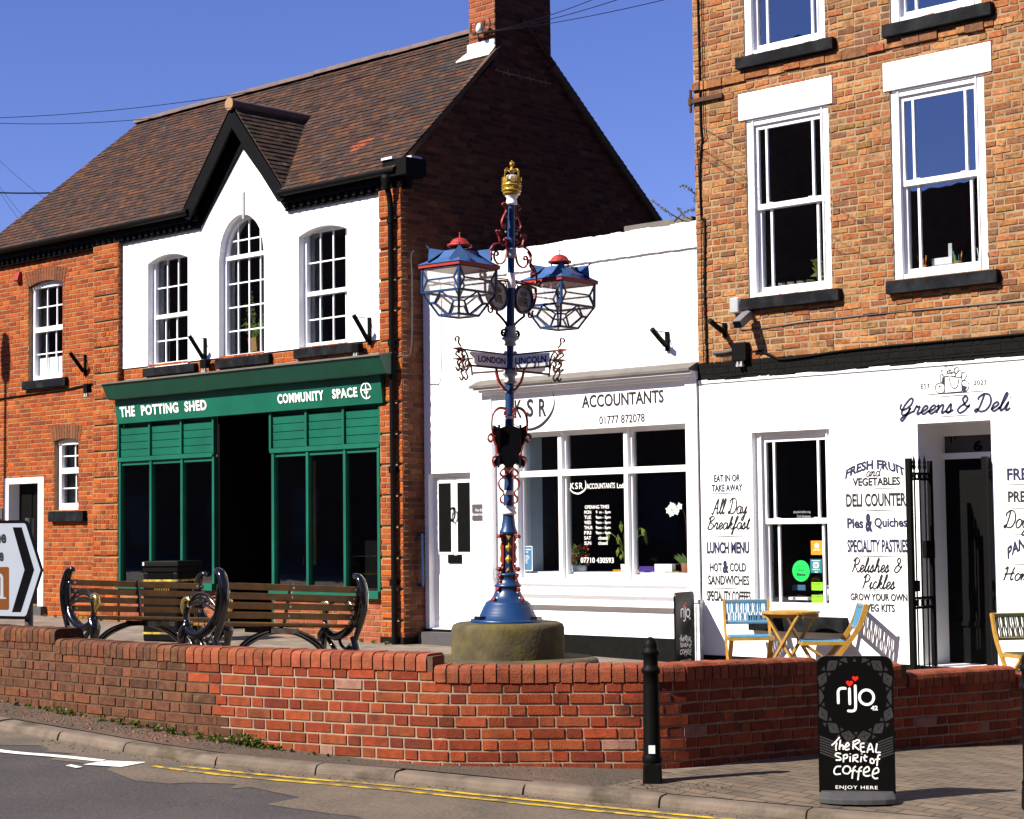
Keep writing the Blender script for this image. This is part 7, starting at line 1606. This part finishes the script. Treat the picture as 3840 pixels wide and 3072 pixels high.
item('orange_box', 'flat orange box on the office window board', 'box', 1290, 1200, 1344, 1209, YI+.14, 'orange'); item('card_box', 'white business card box on the office window board', 'box', 1378, 1188, 1414, 1204, YI, 'paper', .08); item('paper_stack', 'stack of grey folders under the white card box', 'folders', 1357, 1204, 1402, 1211, YI-.03, 'grey', .12); item('gold_box', 'gold patterned box on the office window board beside the orchid', 'box', 1402, 1203, 1428, 1211, YI, 'brass', .08); item('purple_tray', 'purple plastic tray behind the card box', 'tray', 1345, 1193, 1378, 1203, YI+.13, 'purple', .1)
p, q = atY(1097, 1202, YWN-.0), atY(1121, 1150, YWN); mb = MB().use('posterblue'); mb.box(p.x, q.x, YWN-.0, YWN+.008, p.z, q.z); mb.use('paper')
for z in (p.z, q.z-.008): mb.box(p.x, q.x, YWN-.003, YWN-.0, z, z+.008)
for x in (p.x, q.x-.008): mb.box(x, x+.008, YWN-.0031, YWN-.0001, p.z, q.z)
t = thing('window_poster', 'blue notice poster stuck inside the left pane of the office window', 'poster', (p.x, YWN, p.z)); mb.build('sheet', t, world=True)
mb = MB().use('letter'); fnB = lambda a, b: (a, YWN-.002, b); W_ = q.x-p.x; Hh = q.z-p.z
put_text(mb, "Citizens Advice", fnB, p.x+W_*.1, p.x+W_*.85, p.z+Hh*.84, p.z+Hh*.895, bold=.03); put_text(mb, "Drop-in Day", fnB, p.x+W_*.1, p.x+W_*.65, p.z+Hh*.73, p.z+Hh*.79, bold=.03)
for i in range(7): ribbon(mb, [(p.x+W_*.12, p.z+Hh*(.62-.05*i)), (p.x+W_*random.uniform(.5, .8), p.z+Hh*(.62-.05*i))], .004, fnB)
mb.face([fnB(p.x+W_*.18+.014*math.cos(k*.5236), p.z+Hh*.1+.016*math.sin(k*.5236)) for k in range(12)]); mb.build('lettering', t, world=True)
# fern in the arched window
YA = YL+.32; p = atY(541, 742, YA); t = thing('fern', 'green fern in a wicker pot inside the arched window', 'plant', (p.x, YA, p.z)); mb = MB().use('wicker'); mb.box(p.x-.09, p.x+.10, YA-.08, YA+.08, p.z, p.z+.22, taper=-.015); mb.build('pot', t, world=True, bevel=.01)
mb = MB(); c = Vector((p.x-.05, YA, p.z+.2))
for k in range(26):
    a = random.uniform(.15, 2.9); Lr = random.uniform(.25, .75)*(1.2 if 1.3 < a < 2.2 else .8); tip = c+Vector((math.cos(a)*Lr*.7, random.uniform(-.06, .06), math.sin(a)*Lr)); P = catmull([c, lerp(c, tip, .6)+Vector((0, 0, .05)), tip-Vector((0, 0, .04))], 7)
    for i, b in enumerate(P[2:]):
        mb.use(random.choice(['leaf', 'leaf2', 'leaf']))
        for sg in (-1, 1): leafblade(mb, b, b+Vector((sg*.045, random.uniform(-.02, .02), random.uniform(-.01, .03))), .010)
mb.build('foliage', t, world=True)
# deli upper windows
YU = YR+.26; gl_ = []
for i, x in enumerate((1608, 1626, 1646, 1665, 1685, 1706)):
    p = atY(x, 600-(x-1608)*.06, YU); mb = MB().use('lanternglass'); mb.lathe([(.03, 0), (.042, .10), (.038, .10), (.028, .005), (.001, .005)], (p.x, YU, k1[2]+.061), 14); mb.use('paper'); mb.box(p.x-.03, p.x+.0, YU-.045, YU-.043, k1[2]+.065, k1[2]+.11); o = mb.build('glass_jar'); tag(o, 'small clear glass jar in the row on the sill of the left sash window', 'jar', 'glass jars along the left sash window')
p = atY(1738, 590, YU); t = thing('window_plant', 'green leafy plant at the right end of the left sash window', 'plant', (p.x, YU, k1[2]+.06)); mb = MB(); spray(mb, (p.x, YU, k1[2]+.10), 26, .12, .26, .13, ['leaf', 'leaf2']); mb.build('foliage', t, world=True); mb = MB().use('terracotta'); mb.lathe([(.04, 0), (.055, .08), (.001, .08)], (p.x, YU, k1[2]+.061), 12); mb.build('pot', t, world=True)
YU2 = YU; zb = k2[2]+.061
def pens(name, label, x, keys, key, r_=.045, h=.10):
    p = atY(x, 545, YU2); t = thing(name, label, 'pen pot', (p.x, YU2, zb)); mb = MB().use(key); mb.lathe([(r_, 0), (r_, h), (r_*.9, h), (r_*.9, .01), (.001, .01)], (p.x, YU2, zb), 14); mb.build('pot', t, world=True)
    for i in range(7): mb = MB().use(keys[i % len(keys)]); a = i*.9; mb.tube([(p.x+.02*math.cos(a), YU2+.02*math.sin(a), zb+.02), (p.x+.05*math.cos(a), YU2+.04*math.sin(a), zb+h+.08+.03*math.sin(i*2))], .006, 5); mb.build('pencil', t, world=True)
pens('pencil_pot', 'pot of orange pencils in the right sash window', 1942, ['orange', 'orange', 'twig'], 'orange'); pens('marker_pot', 'pot of bright green and pink markers in the right sash window', 2017, ['brightgreen', 'heart', 'teal', 'purple'], 'wicker'); pens('brush_pot', 'pot of grey brushes at the right end of the right sash window', 2068, ['grey', 'paper', 'slate'], 'galv')
item('paper_box', 'cream card box with white paper in the right sash window', 'box', 1962, 540, 2004, 560, YU2, 'paper', .1); item('ruler', 'clear ruler standing in the right sash window', 'ruler', 1997, 512, 2004, 552, YU2+.06, 'galv', .005)
# stickers inside the deli window and things on its board
YS5 = YR+.10+.050; zc_k = lambda x, y: ((2900+x*.2029)/KD, (1950+y*.2029)/KD)
def card(name, label, x0, y0, x1, y1, key, draw=None, rnd=False):
    a, b = atY(*zc_k(x0, y1), YS5), atY(*zc_k(x1, y0), YS5); t = thing(name, label, 'sticker', (a.x, YS5, a.z)); mb = MB().use(key)
    if rnd: mb.prism([((a.x+b.x)/2+(b.x-a.x)/2*math.cos(k*.2618), YS5, (a.z+b.z)/2+(b.z-a.z)/2*math.sin(k*.2618)) for k in range(24)], (0, .002, 0))
    else: mb.prism([(a.x, YS5, a.z), (b.x, YS5, a.z), (b.x, YS5, b.z), (a.x, YS5, b.z)], (0, .002, 0))
    mb.build('sheet', t, world=True)
    m2 = MB(); W_, Hh = b.x-a.x, b.z-a.z; fn = lambda u, v: (a.x+u*W_, YS5-.0015, a.z+v*Hh); draw(m2, fn, lambda s, u0, u1, v0, v1, key='letter', bold=.02: (m2.use(key), put_text(m2, s, fn, u0, u1, v0, v1, bold=bold))); m2.build('lettering', t, world=True); return t
def d_a(m, fn, tx): m.use('letter'); m.face([fn(*p) for p in ((.34, .48), (.66, .48), (.66, .70), (.72, .70), (.5, .86), (.28, .70), (.34, .70))]); tx("JUST EAT", .2, .78, .29, .38, 'letter', .03)
card('orange_sticker', 'square orange delivery sticker with a white house mark on the cafe window', 698, 383, 915, 645, 'orange', d_a)
def d_b(m, fn, tx):
    m.use('letter'); 
    for k in (-1, 0, 1): ribbon(m, [(.5+k*.12+.13*math.cos(i*.35), .56+.2*math.sin(i*.35)) for i in range(19)], .035, fn)
    tx("TOO GOOD TO GO", .16, .84, .2, .28, 'letter', .03); ribbon(m, [(.12, .88), (.88, .88)], .03, fn); ribbon(m, [(.36, .06), (.66, .06)], .04, fn)
card('teal_sticker', 'square teal sticker with a white petal mark below the orange sticker', 687, 725, 893, 978, 'teal', d_b)
def d_c(m, fn, tx): tx("ORDER WITH", .24, .73, .70, .76, 'ink', .0); tx("Uber", .24, .73, .48, .62, 'ink', .0); tx("Eats", .25, .76, .27, .41, 'ink', .04)
card('green_sticker', 'round bright green delivery sticker on the cafe window', 356, 748, 668, 1138, 'brightgreen', d_c, True)
def d_d(m, fn, tx):
    tx("FOOD HYGIENE RATING", .05, .94, .74, .90, 'ink', .0); m.use('ink')
    for k in range(5): ribbon(m, [(.10+.145*k+.045*math.cos(i*.6283), .33+.14*math.sin(i*.6283)) for i in range(11)], .012, fn)
    m.face([fn(.86+.085*math.cos(i*.4488), .34+.26*math.sin(i*.4488)) for i in range(14)]); fn2 = lambda u, v: (fn(u, v)[0], YS5-.0025, fn(u, v)[2]); m.use('letter'); put_text(m, "5", fn2, .82, .89, .22, .46, bold=.04); m.use('ink'); ribbon(m, [(0, .68), (1, .68)], .015, fn)
card('hygiene_sticker', 'lime green hygiene rating sticker, the upper of the pair', 709, 1155, 957, 1300, 'limegreen', d_d); card('hygiene_sticker', 'lime green hygiene rating sticker, the lower of the pair', 712, 1390, 960, 1538, 'limegreen', d_d)
def d_e(m, fn, tx): m.use('posterblue'); m.face([fn(*p) for p in ((.05, .40), (.95, .40), (.95, .55), (.05, .55))]); tx("RECOMMENDED", .1, .9, .44, .51, 'letter', .0); m.use('posterblue'); m.face([fn(.5+u, v) for u, v in ((-.05, .62), (.05, .62), (.1, .85), (0, .92), (-.1, .85))])
card('white_sticker', 'round white and blue recommended sticker at the right of the cafe window', 1016, 385, 1226, 650, 'paper', d_e, True)
a_ = atY(*z3(664, 935), YS5); b_ = atY(*z3(752, 926), YS5); t = thing('window_slogan', 'tiny white two-line slogan on the upper pane of the cafe window', 'lettering', (a_.x, YS5, a_.z)); mb = MB().use('grey'); fnS = lambda a, b: (a, YS5-.03, b); put_text(mb, "#backbritishfarming", fnS, a_.x, b_.x, a_.z, a_.z+.035, bold=.0); put_text(mb, "Drink Hawkstone", fnS, a_.x+.05, b_.x, a_.z-.045, a_.z-.012, bold=.0); mb.build('lettering', t, world=True)
YS6 = YR+.40; p = atY(1752, 1245, YS6); mb = MB().use('ceramic'); mb.tube([(p.x-.08, YS6, p.z-.02), (p.x+.25, YS6+.2, p.z-.02)], .085, 18); mb.use('slate'); mb.tube([(p.x-.03, YS6+.03, p.z-.02), (p.x-.01, YS6+.042, p.z-.02)], .087, 18); o = mb.build('paper_roll'); tag(o, 'white roll with a grey band lying inside the cafe window', 'roll')
item('blue_folder', 'blue folder leaning inside the cafe window', 'folder', 1668, 1232, 1696, 1243, YS6+.1, 'posterblue', .01); item('leaflets', 'white leaflets lying inside the cafe window', 'papers', 1660, 1258, 1700, 1263, YR+.33, 'paper', .1)
# buddleia twigs growing from the parapet
p0 = atY(1474, 462, YR+.3); t = thing('wild_shrub', 'thin leafy twigs sprouting from the parapet against the sky', 'plant', tuple(p0)); tw = MB().use('twig'); lf = MB()
for P in ([(1474, 470), (1440, 465), (1415, 452), (1395, 440), (1372, 422)], [(1474, 470), (1470, 440), (1466, 415), (1452, 398), (1435, 392)], [(1474, 470), (1455, 462), (1440, 455), (1430, 440)], [(1474, 462), (1468, 430), (1462, 420)], [(1420, 466), (1440, 448), (1462, 440)]):
    Q = catmull([atY(x, y, YR+.3+random.uniform(0, .3)) for x, y in P], 6); tw.tube(Q, [lerp(.010, .003, i/len(Q)) for i in range(len(Q))], 5)
    for i, q in enumerate(Q[5:]):
        for k in range(3 if i > len(Q)*.62-5 else 1):
            lf.use(random.choice(['leaf', 'twig', 'twig'])); a = random.random()*6.28; leafblade(lf, q, q+Vector((.035*math.cos(a), random.uniform(-.02, .02), .035*math.sin(a))), .008)
tw.build('stem', t, world=True); lf.build('foliage', t, world=True)
# flat grey capping where the office roof meets the rear eaves
mb = MB().use('leadgrey'); p = atY(1398, 474, 18.6); mb.box(p.x-.5, p.x+.6, 18.4, 19.2, p.z-.12, p.z+.02); o = mb.build('roof_vent'); tag(o, 'small grey flat roof edge above the white parapet beside the gable', 'roof vent')

# ================================================================ ACROSS THE ROAD (unseen blocks, shaped for the window reflections and to hold back sky light)
opp = thing('opposite_light_block', 'unseen brick block across the road, its heights shaped for the window reflections', 'building', (-25, -9, 0))
mb = MB().use('mortarD'); OY = -3.2
for (xa_, xb_, hz, dp_) in ((-70, -28.6, 12.2, 8), (-28.6, -25.4, 13.5, 1.2), (-25.4, -20.4, 9.3, 8), (-20.4, -9, 5.0, 8)): mb.box(xa_, xb_, OY-dp_, OY, -.6, hz)  # stepped heights and one thin slab set what the panes reflect
mb.build('wall', opp, world=True)
mb = MB().use('ridge'); x = -20.3; rs = random.Random(4)
while x < -9.2: l = rs.uniform(.25, .9); mb.box(x, x+l, OY-.4, OY+.02, 5.0, 5.0+rs.choice([.05, .15, .3, .5, .35])*rs.uniform(.6, 1.2)); x += l
mb.build('roof', opp, world=True)  # ragged parapet blocks added to break up the shadow edge
mb = MB().use('slate')
for i in range(7):
    x = -58+i*4.4
    for z in (1.0, 4.0, 6.8): mb.box(x, x+1.2, OY-.02, OY+.02, z, z+1.7)
mb.build('window', opp, world=True)
o2 = thing('opposite_light_block', 'unseen block across the road to the right, added to cut sky light', 'building', (15, -8, 0)); mb = MB().use('mortarD'); mb.box(-8.9, 45, -14, -5.0, -.6, 12.5); mb.build('wall', o2, world=True)  # added out of view to lower sky light and ground bounce
o3 = thing('neighbour_sky_block', 'unseen block continuing the cafe row to the right, added to cut sky light', 'building', (10, 18, 0)); mb = MB().use('mortarD'); mb.box(-5.19, 40, 17.3, 26, -.6, 10); mb.build('wall', o3, world=True)  # row carried on out of view as a sky light blocker
o4 = thing('street_end_sky_block', 'unseen block closing the street to the right, added to cut sky light', 'building', (26, 6, 0)); mb = MB().use('mortarD'); mb.box(24, 34, -5, 17.3, -.6, 9); mb.build('wall', o4, world=True)  # added out of view, narrows the open sky at the street end
# street lamp out of the frame whose shadow falls on the brick at far left
sp_ = atY(12, 830, YL); s_ = Vector((sp_.x, YL, 0)); tt = 4.0; bx, by = s_.x-tt*sd.x/sd.y, YL-tt
ztop = atY(17, 705, YL).z + tt*(-sd.z/sd.y)
t = thing('street_light', 'plain street light column beyond the left edge, casting a shadow on the brick', 'street light', (bx, by, zg(bx, by)))
mb = MB().use('slate'); mb.tube([(bx, by, zg(bx, by)), (bx, by, ztop-.75)], [.055, .04], 10); mb.build('column', t, world=True); mb = MB().use('slate'); mb.lathe([(.04, -.8), (.13, -.72), (.16, -.4), (.11, -.06), (.02, .0), (.001, .0)], (bx, by, ztop), 12); mb.build('lantern', t, world=True)
